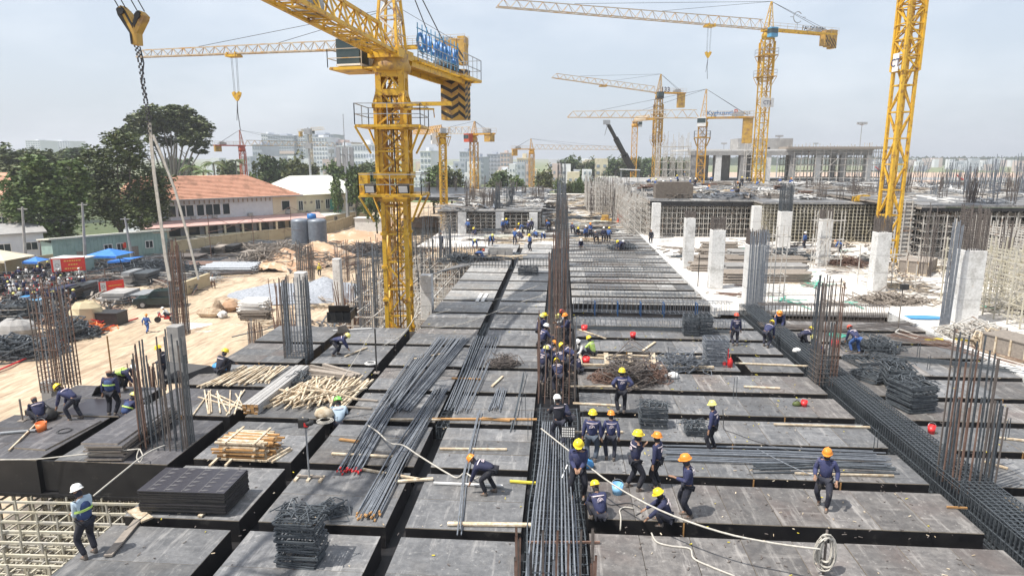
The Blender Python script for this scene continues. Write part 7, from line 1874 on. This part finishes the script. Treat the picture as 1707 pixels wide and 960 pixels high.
rope('tied loop on the guard rope at the tall starter bars', [(232, 748, .5), (228, 762, .3), (233, 770, .2), (238, 760, .35), (233, 748, .5)], .02)
rope('red hose edging the dirt road at the far left', [(-10, 620, GZ+.1), (60, 590, GZ+.1), (120, 560, GZ+.1), (180, 545, GZ+.1), (230, 530, GZ+.1)], .07, 'redp', name='hose')
rope('thin bent bar carried by the walking man with the amber helmet', [(1262, 748, .9), (1330, 782, .9), (1395, 806, .85)], .012, 'rebar', name='carried_bar')
# hanging coil of rope on a stub at lower right
def hank():
    c = G(1372, 958, 0); t = thing('rope_hank', 'thick hank of white rope hanging on a stub at the lower right edge', 'rope', c); b = MB(); b.path([(0, 0, 0), (0, .02, 1.15)], .03, 5); b.build('stub', 'rustg', t); b = MB(); rr = random.Random(2)
    for k in range(13):
        w = rr.uniform(.10, .24); l = rr.uniform(.62, .86); dx, dy = rr.uniform(-.05, .05), rr.uniform(-.09, .09)
        b.path([(dx+w*math.cos(a), dy+.04*math.sin(a*2), 1.0-l*.5+l*.5*math.sin(a)) for a in [2*math.pi*i/18 for i in range(18)]], .018, 5, True)
    b.path([(-.12, 0, .98), (-.05, -.05, 1.08), (.06, -.05, 1.06), (.10, 0, .95)], .022, 5); b.build('rope_loop', 'rope', t)
hank()
# lamp post on a timber foot; flood lamp
def lamp_stand():
    c = G(516, 800); t = thing('lamp_stand', 'slim pole lamp on a small timber foot, left deck', 'lamp stand', c); h = PD(513, 704, c.y).z; b = MB(); b.rod((0, 0, .08), (-.02, 0, h), .028, n=8); b.build('pole', 'steel', t)
    for x in (-.38, 0, .38): b = MB(); b.box((x, 0, .05), (.09, .38, .07)); b.build('foot', 'wood', t)
    b = MB(); b.beam((-.4, .05, .1), (.4, .05, .1), .06); b.build('cross_foot', 'woodg', t)
    b = MB(); b.box((-.05, -.05, h), (.28, .16, .26)); b.lathe([(0, -.08), (.12, -.06), (.14, .04), (0, .06)], (.12, -.05, h+.02), 10); ho = b.build('lamp_head', 'black', t)
    b = MB(); b.box((.05, -.14, h-.02), (.12, .02, .12)); b.build('lens', 'redp', ho)
lamp_stand()
def flood():
    c = G(946, 790); h = PD(946, 720, c.y).z; t = thing('flood_lamp', 'square black flood lamp with a grid of white diodes beside the middle beam bars', 'flood lamp', c); b = MB(); b.rod((0, .05, 0), (0, .05, h-.1), .025, n=6)
    for a in range(3): b.beam((0, .05, .3), (.35*math.cos(a*2.1), .05+.35*math.sin(a*2.1), 0), .03)
    b.build('stand', 'steel', t); b = MB(); b.box((0, 0, h), (.42, .08, .32), 0, 0, -.25); hd_ = b.build('lamp_head', 'black', t)
    rot = Matrix.Rotation(-.25, 3, 'X')
    b = MB()
    for i in range(6):
        for j in range(4): b.box(V(0, 0, h)+rot@V(-.165+i*.066, -.045, -.11+j*.073), (.042, .012, .045), 0, 0, -.25)
    b.build('diode_panel', 'white', hd_)
flood()
def thin_pole():
    for i, (x, yb, yt, m, lab) in enumerate(((628, 622, 548, 'black', 'dark thin pole standing in the trough, tied with a line'), (186, 622, 560, 'woodo', 'rusty pole standing beside the stooping man in the green vest'), (1497, 548, 478, 'woodg', 'thin post with a small lamp on the cast slab'), (1163, 480, 425, 'black', 'thin post beside the third white column'), (38, 702, 665, 'woodg', 'short guard post at the far left deck corner'))):
        B = G(x, yb, 0); h = PD(x, yt, B.y).z; t = thing('post', lab, 'post', B); b = MB(); b.rod((0, 0, 0), (0, 0, h), .035, n=6); b.build('rod', m, t)
        if i == 2: b = MB(); b.box((.08, 0, h), (.4, .25, .3)); b.build('lamp_head', 'black', t)
        else: b = MB(); b.box((0, 0, .03), (.25, .25, .05)); b.build('foot', 'woodg', t)
thin_pole()
# timber crates and boxes
def crate(label, x0, y0, x1, y1, yt, dep, m='woodg', open_top=False, lid=True, z=0, fill=None, name='crate'):
    a, c = G(x0, y0, z), G(x1, y1, z); d = c-a; rz = math.atan2(d.y, d.x); w = d.length; h = PD(x0, yt, a.y).z-z; t = thing(name, label, 'crate', a, rz); b = MB(); tt = .05
    b.box2((0, 0, .08), (w, tt, h)); b.box2((0, dep-tt, .08), (w, dep, h)); b.box2((0, tt, .08), (tt, dep-tt, h)); b.box2((w-tt, tt, .08), (w, dep-tt, h)); b.box2((tt, tt, .08), (w-tt, dep-tt, .14)); b.build('side_board', m, t)
    if lid: b = MB(); b.box2((-.05, -.05, h+.003), (w+.05, dep+.05, h+.05)); b.build('lid', m, t)
    b = MB()
    for x in (0, w/3, 2*w/3, w): b.box((x, -.03, h/2+.04), (.09, .05, h)); 
    for y in (0, dep): b.box((w+.03, y, h/2+.04), (.05, .09, h))
    b.box((w/2, -.035, .05), (w, .06, .1)); b.build('batten', 'wood' if m == 'woodg' else m, t)
    return t
crate('weathered timber crate with a grey lid at the right picture edge', 1634, 585, 1707, 605, 556, 1.6, 'woodg')
crate('grey box standing on the cast slab right of the stout column', 1496, 455, 1545, 460, 434, 3.6, 'woodg')
crate('grey open box on the far left deck between the dark troughs', 814, 430, 854, 430, 416, .9, 'concg', lid=False)
crate('dark open crate with its lid propped up, beside the gravel heap', 547, 538, 584, 538, 521, 1.5, 'black', lid=False, z=0)
board('propped lid of the dark open crate', [(548, 521), (584, 521), (582, 509), (547, 509)], .6, 1.1, 'film')
for i, (x, y, w, d, m, lab) in enumerate(((1538, 530, 2.6, 1.0, 'bluep', 'crumpled blue sheet on the slab edge at right'), (1590, 568, 3.4, .5, 'yelw', 'yellow plank board on the slab edge before the timber crate'), (1395, 560, 1, 1, 'net', 'green netting scrap behind the big cage'))):
    o = MB(); rr = random.Random(i); pts = [(rr.uniform(.8, 1)*w/2*math.cos(a), rr.uniform(.8, 1)*d/2*math.sin(a)) for a in [2*math.pi*k/9 for k in range(9)]]; o.prism(pts, .02, .08); q = o.build('ground_sheet', m, label=lab, cat='sheet'); q.location = G(x, y, 0)
# scaffold tower frames on slab around the stout columns
scaffold(22.3, 24.6, 59.3, 59.9, 0, 5.0, 1.1, .6, 1.5, .03, 'pipe', .3, 'light scaffold frame wrapped around the white column right of the tall barred one')
scaffold(13.3, 14.7, 43.6, 44.6, 0, 5.2, .7, .9, 1.3, .025, 'pipe', .6, 'ladder scaffold right of the bar wrapped column')
scaffold(23.0, 26.5, 50.5, 52.0, 0, 3.0, 1.6, 1.4, 1.4, .03, 'pipe', .3, 'scaffold frames beside the grey right column')
# stacks of formwork panels and pipes on the slab (rows seen beyond the white columns)
def pipe_stack(label, x0, x1, y, n, lay, m='pipe', dep=3.0, r=.06, z=0, name='pipe_stack', cat='pipe stack'):
    a, c = G(x0, y, z), G(x1, y, z); w = (c-a).length; d = c-a; t = thing(name, label, cat, a, math.atan2(d.y, d.x)); b = MB(); rr = random.Random(int(x0+y))
    for l in range(lay):
        for i in range(n):
            yy = i*dep/n; z_ = r+l*r*2.2; e0, e1 = rr.uniform(-.3, .3), rr.uniform(-.3, .3); b.rod((e0, yy, z_), (w+e1, yy+rr.uniform(-.1, .1), z_), r, n=5)
    b.build('pipe', m, t); b = MB()
    for x in (w*.15, w*.5, w*.85): b.box((x, dep/2, z+.0-z), (.15, dep, .1))
    b.build('bearer', 'wood', t)
for k in range(4):
    pipe_stack(['front', 'second', 'third', 'rear'][k]+' row of stacked formwork beams on the slab beyond the wrapped column', 1206+k*4, 1350-k*3, 472-k*13, 8, 4, 'concg' if k % 2 else 'woodg', 1.8, .10)
    pipe_stack(['front', 'second', 'third', 'rear'][k]+' row of stacked beams between the left white columns', 1156+k*6, 1240-k*4, 452-k*12, 6, 3, 'woodg', 1.4, .11)
pipe_stack('flat boards piled before the row of stacked formwork beams', 1275, 1355, 492, 10, 2, 'conc', 3.5, .05)
# things on the high deck
rr = random.Random(21)
for k in range(16):
    x, y = rr.uniform(12, 38), rr.uniform(84, 128); m = rr.choice(['woodg', 'wood', 'rebard', 'white', 'steel', 'rust']); b = MB(); w = rr.uniform(1.5, 5)
    for q in range(rr.randrange(4, 9)): b.box((rr.gauss(0, .2), rr.gauss(0, .3), .08+q*.12), (w, rr.uniform(.3, 1.1), .10), rr.gauss(0, .08))
    o = b.build('material_pile', m, label='low pile of boards and bars on the high formwork deck', cat='material pile', group='piles on the high formwork deck'); o.location = (x, y, UZ+.05)
b = MB(); b.box((0, 0, .35), (1.9, 1.2, .5)); b.box((.1, 0, .68), (1.3, .8, .2)); o = b.build('machine', 'yel', label='yellow machine lying on the high deck beside the thick right mast', cat='machine'); o.location = PD(1437, 328, 80); o.location.z = UZ
b = MB(); b.box((0, 0, .9), (4.6, 2.4, 1.8)); b.box((0, 0, 1.9), (4.0, 2.0, .3)); o = b.build('plywood_pile', 'bark', label='dark brown covered pile at the corner of the high deck', cat='material pile'); o.location = (14.2, 86, UZ)
for (x, y, w, m, lab) in ((9.3, 100, 1.5, 'red', 'red machine at the end of the formwork strip'), (6.8, 99, 1.6, 'yeld', 'ochre machine beside the red one at the end of the strip')):
    b = MB(); b.box((0, 0, .6), (w, 1.8, .8)); b.box((-.2, 0, 1.25), (w*.6, 1.3, .6)); b.rod((-w*.4, -1.3, .3), (-w*.4, 1.3, .3), .35, n=10); b.rod((w*.4, -1.3, .3), (w*.4, 1.3, .3), .35, n=10); o = b.build('machine', m, label=lab, cat='machine'); o.location = (x, y, -.4)
b = MB(); b.box((0, 0, .5), (5, 2.6, 1.0)); b.box((0, 0, 1.05), (4.4, 2.2, .1)); o = b.build('material_pile', 'conc', label='pale block pile just left of the tall bars before the far deck', cat='material pile'); o.location = G(880, 372, 0)
rr = random.Random(5)
for k in range(22):
    x, y = (rr.uniform(-9, -1.5), rr.uniform(60, 86)) if k % 2 else (rr.uniform(1, 9), rr.uniform(76, 106)); m = rr.choice(['woodg', 'rebard', 'wood', 'rustg', 'film', 'wroof']); b = MB()
    for q in range(rr.randrange(5, 14)): a = rr.gauss(0, .3); l = rr.uniform(.8, 2.6); b.beam((-l*math.cos(a), rr.gauss(0, .4)-l*math.sin(a), .1+rr.random()*.3), (l*math.cos(a), rr.gauss(0, .4)+l*math.sin(a), .1+rr.random()*.3), rr.uniform(.06, .3), .06)
    o = b.build('material_pile', m, label='small heap of boards and bars on the distant deck strip', cat='material pile', group='heaps on the distant deck strip'); o.location = (x, y, .05)
# slab litter: boards, hoses, stains of wood
rr = random.Random(41)
for k in range(26):
    x, y = rr.uniform(12, 30), rr.uniform(44, 76); m = rr.choice(['wood', 'woodg', 'rust', 'rustg', 'net']); b = MB()
    for q in range(rr.randrange(2, 7)): a = rr.uniform(0, 3.1); l = rr.uniform(.3, 1.6); b.beam((-l*math.cos(a), rr.gauss(0, .5)-l*math.sin(a), .03), (l*math.cos(a), rr.gauss(0, .5)+l*math.sin(a), .06), rr.uniform(.03, .12), .03)
    o = b.build('offcuts', m, label='few offcuts scattered flat on the cast slab', cat='offcuts', group='offcuts scattered on the cast slab'); o.location = (x, y, .01)
# ================================================================ LEFT YARD
def suv():
    a = G(239, 517, GZ); c = G(284, 503, GZ); t = thing('parked_car', 'dark green four wheel drive parked on the dirt road, front to the left', 'car', G(262, 512, GZ)+V(0, .6, 0), math.radians(200)); 
    body = [(-2.3, .45), (-2.35, .95), (-2.15, 1.12), (2.0, 1.12), (2.3, 1.02), (2.42, .85), (2.45, .45), (1.95, .35), (-2.0, .35)]
    b = MB(); b.extr([(y, z) for y, z in body], (0, -.9, 0), (1, 0, 0), (0, 0, 1), (0, 1, 0), 1.8)
    cabp = [(-2.1, 1.12), (-1.95, 1.72), (-1.7, 1.82), (.35, 1.80), (.6, 1.72), (1.15, 1.12)]; b.extr(cabp, (0, -.78, 0), (1, 0, 0), (0, 0, 1), (0, 1, 0), 1.56); bo = b.build('body', 'carp', t); bv = bo.modifiers.new('b', 'BEVEL'); bv.width = .06; bv.segments = 2
    b = MB()
    for s_ in (-1, 1): b.extr([(-1.85, 1.18), (-1.72, 1.66), (.3, 1.66), (.75, 1.18)], (0, s_*.79-.01, 0), (1, 0, 0), (0, 0, 1), (0, 1, 0), .02)
    b.add([(.63, -.68, 1.68), (.63, .68, 1.68), (1.13, .72, 1.16), (1.13, -.72, 1.16)], [(0, 1, 2, 3)]); b.build('window', 'glass', t)
    for x in (-1.45, 1.5):
        for s_ in (-1, 1): b = MB(); b.rod((x, s_*.80-.12, .38), (x, s_*.80+.12, .38), .38, n=18); w = b.build('wheel', 'tyre', t); b = MB(); b.rod((x, s_*.80-.13, .38), (x, s_*.80+.13, .38), .22, n=12); b.build('rim', 'steel', w)
    for s_ in (-1, 1): b = MB(); b.box((2.41, s_*.66, .80), (.08, .36, .2)); b.build('headlight', 'white', t)
    b = MB(); b.box((2.44, 0, .78), (.05, .8, .18)); b.build('grille', 'steel', t); b = MB(); b.box((2.46, 0, .55), (.03, .5, .13)); b.build('number_plate', 'white', t)
    for s_ in (-1, 1): b = MB(); b.box((.75, s_*1.0, 1.2), (.15, .2, .15)); b.build('mirror', 'carp', t)
suv()
def bike_parts():
    b = MB(); b.path([(-.62, 0, .78), (-.2, 0, .72), (.05, 0, .55), (.35, 0, .55), (.5, 0, .95)], .11, 6); b.box((-.15, 0, .45), (.5, .22, .3)); b.path([(.5, 0, .95), (.66, 0, .30)], .05, 5); body = b
    w = MB()
    for x in (-.62, .66): w.rod((x, -.05, .30), (x, .05, .30), .30, n=12)
    s = MB(); s.box((-.28, 0, .82), (.68, .26, .09)); h = MB(); h.beam((.45, -.34, 1.05), (.45, .34, 1.05), .04); h.box((.55, 0, .95), (.12, .2, .22))
    return body, w, s, h
bp_ = bike_parts(); BM = {c: bp_[0].mesh('body', c) for c in ('redp', 'black', 'white', 'navy', 'steel', 'bluep')}; BW = bp_[1].mesh('wheels', 'tyre'); BS = bp_[2].mesh('seat', 'black'); BH = bp_[3].mesh('handlebar', 'steel')
def motorbike(label, loc, rz, c, group=None):
    t = thing('motorbike', label, 'motorbike', loc, rz, group); inst('body', BM[c], t); inst('wheels', BW, t); inst('seat', BS, t); inst('handlebar', BH, t); return t
rr = random.Random(6); n = 0
for row in range(9):
    for k in range(21):
        x = -8+k*6.6+row*3; yb = 452+row*8.0-(x*.06)
        if x > 158-row*5: continue
        p = G(x, yb, GZ); jx = (rr.uniform(-.3, .3), rr.uniform(-.3, .3)); rz_ = rr.uniform(1.2, 1.9); mc_ = rr.choice(['redp', 'black', 'black', 'black', 'white', 'navy', 'steel', 'black'])
        motorbike({'redp': 'red', 'black': 'black', 'white': 'white', 'navy': 'dark blue', 'steel': 'silver'}[mc_]+' motorbike in the '+['rearmost', 'eighth', 'seventh', 'sixth', 'fifth', 'fourth', 'third', 'second', 'front'][row]+' parking row behind the left railing', p+V(jx[0], jx[1], 0), rz_, mc_, 'motorbikes parked in rows at the far left')
        if rr.random() < .42:
            ps_, ht, jk = rr.choice(['stand', 'sit', 'walk']), rr.choice(['hatW', 'hatW', 'haty', None, None]), rr.choice(['whitec', 'navy', 'navy', 'navyd', 'whitec'])
            person('small figure '+WORDS[ps_]+', '+HATS[ht]+', '+JKS[jk]+', among the parked motorbikes', p+V(.5, .2, 0), ps_, rr.uniform(0, 360), ht, jk, 'navyd', lite=True, emblem=False, group='people among the parked motorbikes')
mb_ = motorbike('red motorbike with a rider, driving past behind the tall rusty bars', G(276, 537, GZ), math.radians(200), 'redp')
person('rider in a pale shirt sitting on the red motorbike', G(276, 537, GZ)+V(.1, .1, .52), 'squat', 110, 'hatW', 'whitec', 'navyd', lite=True, emblem=False)
# yard railing, hoses, sheds of pipes
def railing(label, pts, h, m='rust', hm='rust', sag=True):
    t = thing('railing', label, 'railing', G(*pts[0], GZ)); O = t.location.copy(); b = MB(); W = [G(x, y, GZ)-O for x, y in pts]
    for i in range(len(W)-1):
        a, c = W[i], W[i+1]; n_ = max(1, int((c-a).length/2.5))
        for k in range(n_+1): p = a.lerp(c, k/n_); b.beam(p, p+V(0, 0, h), .07)
        for hh in (h, h*.5): b.beam(a+V(0, 0, hh), c+V(0, 0, hh), .06)
    b.build('rail', m, t)
railing('orange brown pipe railing in front of the motorbike rows', [(-20, 518), (60, 506), (112, 486), (205, 462)], 1.6, 'rust')
railing('grey pipe railing at the far left yard edge', [(-10, 538), (45, 536), (58, 528)], 1.2, 'pipe')
def rect_pile(label, x0, x1, yb, h, dep, m, n=12, name='panel_stack', cat='panel stack', jitter=.05, z=GZ):
    a, c = G(x0, yb, z), G(x1, yb, z); w = (c-a).length; d = c-a; t = thing(name, label, cat, a, math.atan2(d.y, d.x)); th = h/n; b = MB(); b.box((0, 0, 0), (w, dep, th*.8)); me = b.mesh('panel', m); rr = random.Random(int(x0))
    for k in range(n): inst('panel', me, t, (w/2+rr.gauss(0, jitter), dep/2+rr.gauss(0, jitter), th*(k+.5)), (0, 0, rr.gauss(0, .02)))
rect_pile('long low stack of grey pipes at the far side of the dirt road', 335, 425, 452, .7, 4, 'rebar', 6)
for i, (x0, x1, yb, h, m, lab) in enumerate(((100, 122, 505, 1.7, 'black', 'black formwork panels stacked behind the railing, left stack'), (124, 140, 500, 1.7, 'rebard', 'black formwork panels stacked behind the railing, middle stack'), (80, 98, 510, 1.8, 'navy', 'dark blue crate like stack behind the railing'),
     (206, 220, 478, 1.8, 'steel', 'steel frame stack left of the yard pipes'), (222, 246, 476, 1.6, 'rebard', 'dark frame stack right of the steel one'), (166, 206, 508, 1.2, 'concg', 'low grey bin wall behind the orange hose'), (212, 240, 505, .9, 'steel', 'pale steel plates beside the dark car'),
     (335, 352, 432, 1.8, 'black', 'black drums row under the beige fence, left'), (354, 372, 430, 1.8, 'woodg', 'dark bundles under the beige fence, middle'), (374, 392, 428, 1.8, 'black', 'black bundles under the beige fence, right'), (285, 333, 440, 1.2, 'rustg', 'rusty bar stacks behind the pale sling'), (290, 360, 450, .8, 'rust', 'long rusty bars in the yard behind the low wall'), (400, 470, 430, .9, 'woodg', 'long bleached timber stack below the fence'), (410, 500, 434, .4, 'woodg', 'pale board stack in front of the timber stack'), (360, 430, 446, .8, 'rustg', 'weathered bar mats beside the pipes'), (205, 275, 462, .6, 'rustg', 'bars strewn along the yard left of the pale sling'), (150, 205, 470, .5, 'rust', 'rusty bars strewn behind the red railing banner'))):
    rect_pile(lab, x0, x1, yb, h, 3.2, m, 7, jitter=.15)
for i, (x, y, m) in enumerate(((51, 507, 'bluep'), (64, 512, 'lbluep'), (85, 500, 'blue'), (142, 488, 'lblue'))):
    b = MB(); b.box((0, 0, .45), (1.3, 1.0, .8)); b.box((0, 0, .88), (1.4, 1.1, .08)); o = b.build('site_bin', m, label=['blue bin at the left end of the railing', 'pale blue bin beside the motorbikes', 'dark blue bin right of the pale one', 'teal bin below the red railing banner'][i], cat='bin'); o.location = G(x, y, GZ)
pipe_stack('big bundle of silver pipes at the edge of the dirt road', 334, 418, 458, 14, 5, 'rebar', 5, .10, GZ)
pipe_stack('thin bars on trestles in the yard behind the silver pipes', 300, 400, 446, 12, 3, 'rust', 4, .05, GZ)
pipe_stack('white pipe bundle heap beside the gravel, upper', 399, 437, 524, 16, 9, 'white', 2.6, .065, GZ, 'pipe_heap', 'pipe heap')
pipe_stack('dark props under the white pipe bundle', 400, 444, 533, 10, 4, 'bark', 1.2, .09, GZ, 'pipe_heap', 'pipe heap')
b = MB(); a, c = G(309, 492, GZ), G(352, 475, GZ); d = c-a; b.box((d.length/2, .2, .75), (d.length, .4, 1.5)); o = b.build('low_wall', 'fence', label='short tan block wall at the foot of the pale slings', cat='wall'); o.location = a; o.rotation_euler = (0, 0, math.atan2(d.y, d.x))
def heap(label, x, y, w, d, h, m, name='gravel_heap', cat='gravel heap', seed=1, z=GZ, nn=26):
    b = MB(); rr = random.Random(seed); vs = []; ph = [rr.uniform(0, 6) for _ in range(6)]
    for j in range(nn+1):
        for i in range(nn+1):
            u, v = i/nn*2-1, j/nn*2-1; r = math.hypot(u, v)*(1+.12*math.sin(3*math.atan2(v, u)+ph[0])); hh = max(0, 1-r)**.85*h*(1+.15*math.sin(5*u+ph[1])*math.sin(4*v+ph[2]))+(rr.uniform(-.05, .05)*h if r < .95 else -.05)
            vs.append((u*w/2, v*d/2, hh))
    b.add(vs, [(j*(nn+1)+i, j*(nn+1)+i+1, (j+1)*(nn+1)+i+1, (j+1)*(nn+1)+i) for j in range(nn) for i in range(nn)], name != 'boulder')
    o = b.build(name, m, label=label, cat=cat); o.location = G(x, y, z); return o
heap('long heap of blue grey gravel beside the dirt road', 478, 492, 13, 10, 1.5, 'gravel', seed=3); heap('right part of the gravel heap behind the pale column', 540, 488, 10, 9, 1.8, 'gravel', seed=4)
heap('brown earth heap with exposed roots behind the cage', 476, 446, 12, 7, 2.6, 'dirt2', 'earth_heap', 'earth heap', 5); heap('orange earth heap right of the brown one', 530, 430, 12, 8, 2.8, 'dirt2', 'earth_heap', 'earth heap', 6); heap('low orange earth ridge behind the nearest mast', 720, 375, 22, 14, 2.2, 'dirt2', 'earth_heap', 'earth heap', 7)
heap('orange earth bank near the fence end', 590, 402, 18, 10, 2.2, 'dirt2', 'earth_heap', 'earth heap', 8); heap('pale patch of spilled concrete on the dirt', 340, 545, 7, 3.5, .15, 'slab', 'spill', 'spill', 9)
def rock(label, x, y, s_, m='dirt', seed=1, sc3=(1, 1, 1), z=GZ):
    b = MB(); rr = random.Random(seed); n = 9; vs = []
    for j in range(7):
        for i in range(n):
            a = 2*math.pi*i/n; f = math.pi*j/6; r = s_*rr.uniform(.82, 1.1); vs.append((r*math.sin(f)*math.cos(a)*sc3[0], r*math.sin(f)*math.sin(a)*sc3[1], s_*.7*sc3[2]+r*math.cos(f)*.8*sc3[2]))
    b.add(vs, [(j*n+i, j*n+(i+1) % n, (j+1)*n+(i+1) % n, (j+1)*n+i) for j in range(6) for i in range(n)]); o = b.build('boulder', m, label=label, cat='boulder'); o.location = G(x, y, z)
rock('large rounded tan boulder like mound behind the orange hose', 147, 540, 1.55, 'fence', 2, (1.1, .9, 1)); rock('broken brown concrete lump, left one', 350, 528, .9, 'dirt', 3, (1.6, .8, .7)); rock('upright broken concrete lump', 364, 524, .8, 'dirt', 4, (.6, .6, 1.3)); rock('brown rock right of the upright lump', 384, 520, .9, 'dirt2', 5); rock('small rock at the road edge', 372, 530, .5, 'conc', 6); rock('pale mound at the far left yard', 30, 562, 1.3, 'concg', 7, (1.5, 1, .9))
tangle('orange hose coil on the dirt road beside the tan mound', 152, 552, 2.6, 1.6, .5, 44, 'orangep', .04, .5, GZ, 'hose_coil', 'hose coil')
tangle('red hose tangle behind the orange coil', 170, 540, 1.8, 1.6, .6, 24, 'redp', .03, .45, GZ, 'hose_coil', 'hose coil')
tangle('dark scrap and cages at the far left yard', 30, 590, 6.5, 3.4, 1.2, 130, 'rebard', .05, .7, GZ, 'scrap_heap', 'scrap heap')
tangle('dark cable drums and frames left of the tan mound', 125, 560, 4.0, 2.4, 1.4, 70, 'rebard', .05, .6, GZ, 'scrap_heap', 'scrap heap')
tangle('dark scrap beneath the railing', 40, 530, 9, 3, 1.4, 120, 'rebard', .06, .8, GZ, 'scrap_heap', 'scrap heap')
tangle('roots and bars in the brown earth heap', 470, 430, 12, 6, 1.6, 130, 'woodg', .05, .9, GZ+1.2, 'scrap_heap', 'scrap heap')
tangle('rusty bars littering the yard below the beige fence', 440, 420, 18, 6, 1.0, 160, 'woodg', .05, 1.2, GZ, 'scrap_heap', 'scrap heap')
tangle('dark bars strewn before the mint cabin', 255, 455, 16, 8, 1.0, 170, 'rebard', .05, 1.2, GZ, 'scrap_heap', 'scrap heap')
tangle('boards and props under the left deck edge beyond the crane', 640, 420, 14, 8, 1.4, 150, 'rustg', .05, 1.0, GZ, 'scrap_heap', 'scrap heap')
b = MB(); b.box((0, 0, .6), (2.2, 1.6, 1.2)); b.box((0, 0, 1.22), (2.3, 1.7, .06)); o = b.build('skip', 'black', label='black open skip on the dirt road right of the orange coil', cat='skip'); o.location = G(187, 540, GZ)
# small white cabin by the fence and signal things
b = MB(); b.box((0, 0, 1.4), (7, 3, 2.8)); b.box((0, 0, 2.85), (7.4, 3.4, .1)); o = b.build('site_cabin', 'white', label='white cabin right of the beige fence, behind the nearest mast', cat='cabin'); o.location = G(622, 385, GZ)
# windsock-like red marks on the airfield
for i, (x, y) in enumerate(((1605, 300), (1470, 287))):
    p = PD(x, y, 300); t = thing('windsock', ['slanting red and white windsock pole by the airfield', 'tiny red marker by the airfield left of the thick mast'][i], 'windsock', (p.x, 300, GZ)); b = MB(); b.rod((0, 0, 0), (0, 0, p.z-GZ), .25, n=5); b.build('pole', 'white', t); b = MB(); b.rod((0, 0, p.z-GZ), (-3.0, 0, p.z-GZ+2.2), .5, .25, 6); b.build('sleeve', 'redp', t)
# fine net fence at far right
b = MB(); b.box((0, 0, .35), (60, .1, .7)); o = b.build('net_fence', 'gsheet', label='green netting fence at the far edge of the right deck', cat='fence'); o.location = (95, 119.5, 4.98)
# ================================================================ AIR
hz = MB(); hz.box2((-3600, -70, -7.2), (3600, 2600, 64))
hm = bpy.data.materials.new('haze'); hm.use_nodes = True; hn = hm.node_tree; hn.nodes.clear(); ho_ = hn.nodes.new('ShaderNodeOutputMaterial'); pv = hn.nodes.new('ShaderNodeVolumePrincipled')
pv.inputs['Color'].default_value = (.93, .95, 1, 1); pv.inputs['Density'].default_value = .00034; pv.inputs['Anisotropy'].default_value = .2
hn.links.new(pv.outputs[0], ho_.inputs['Volume']); M['haze'] = hm
hz.build('haze', 'haze', kind='stuff')
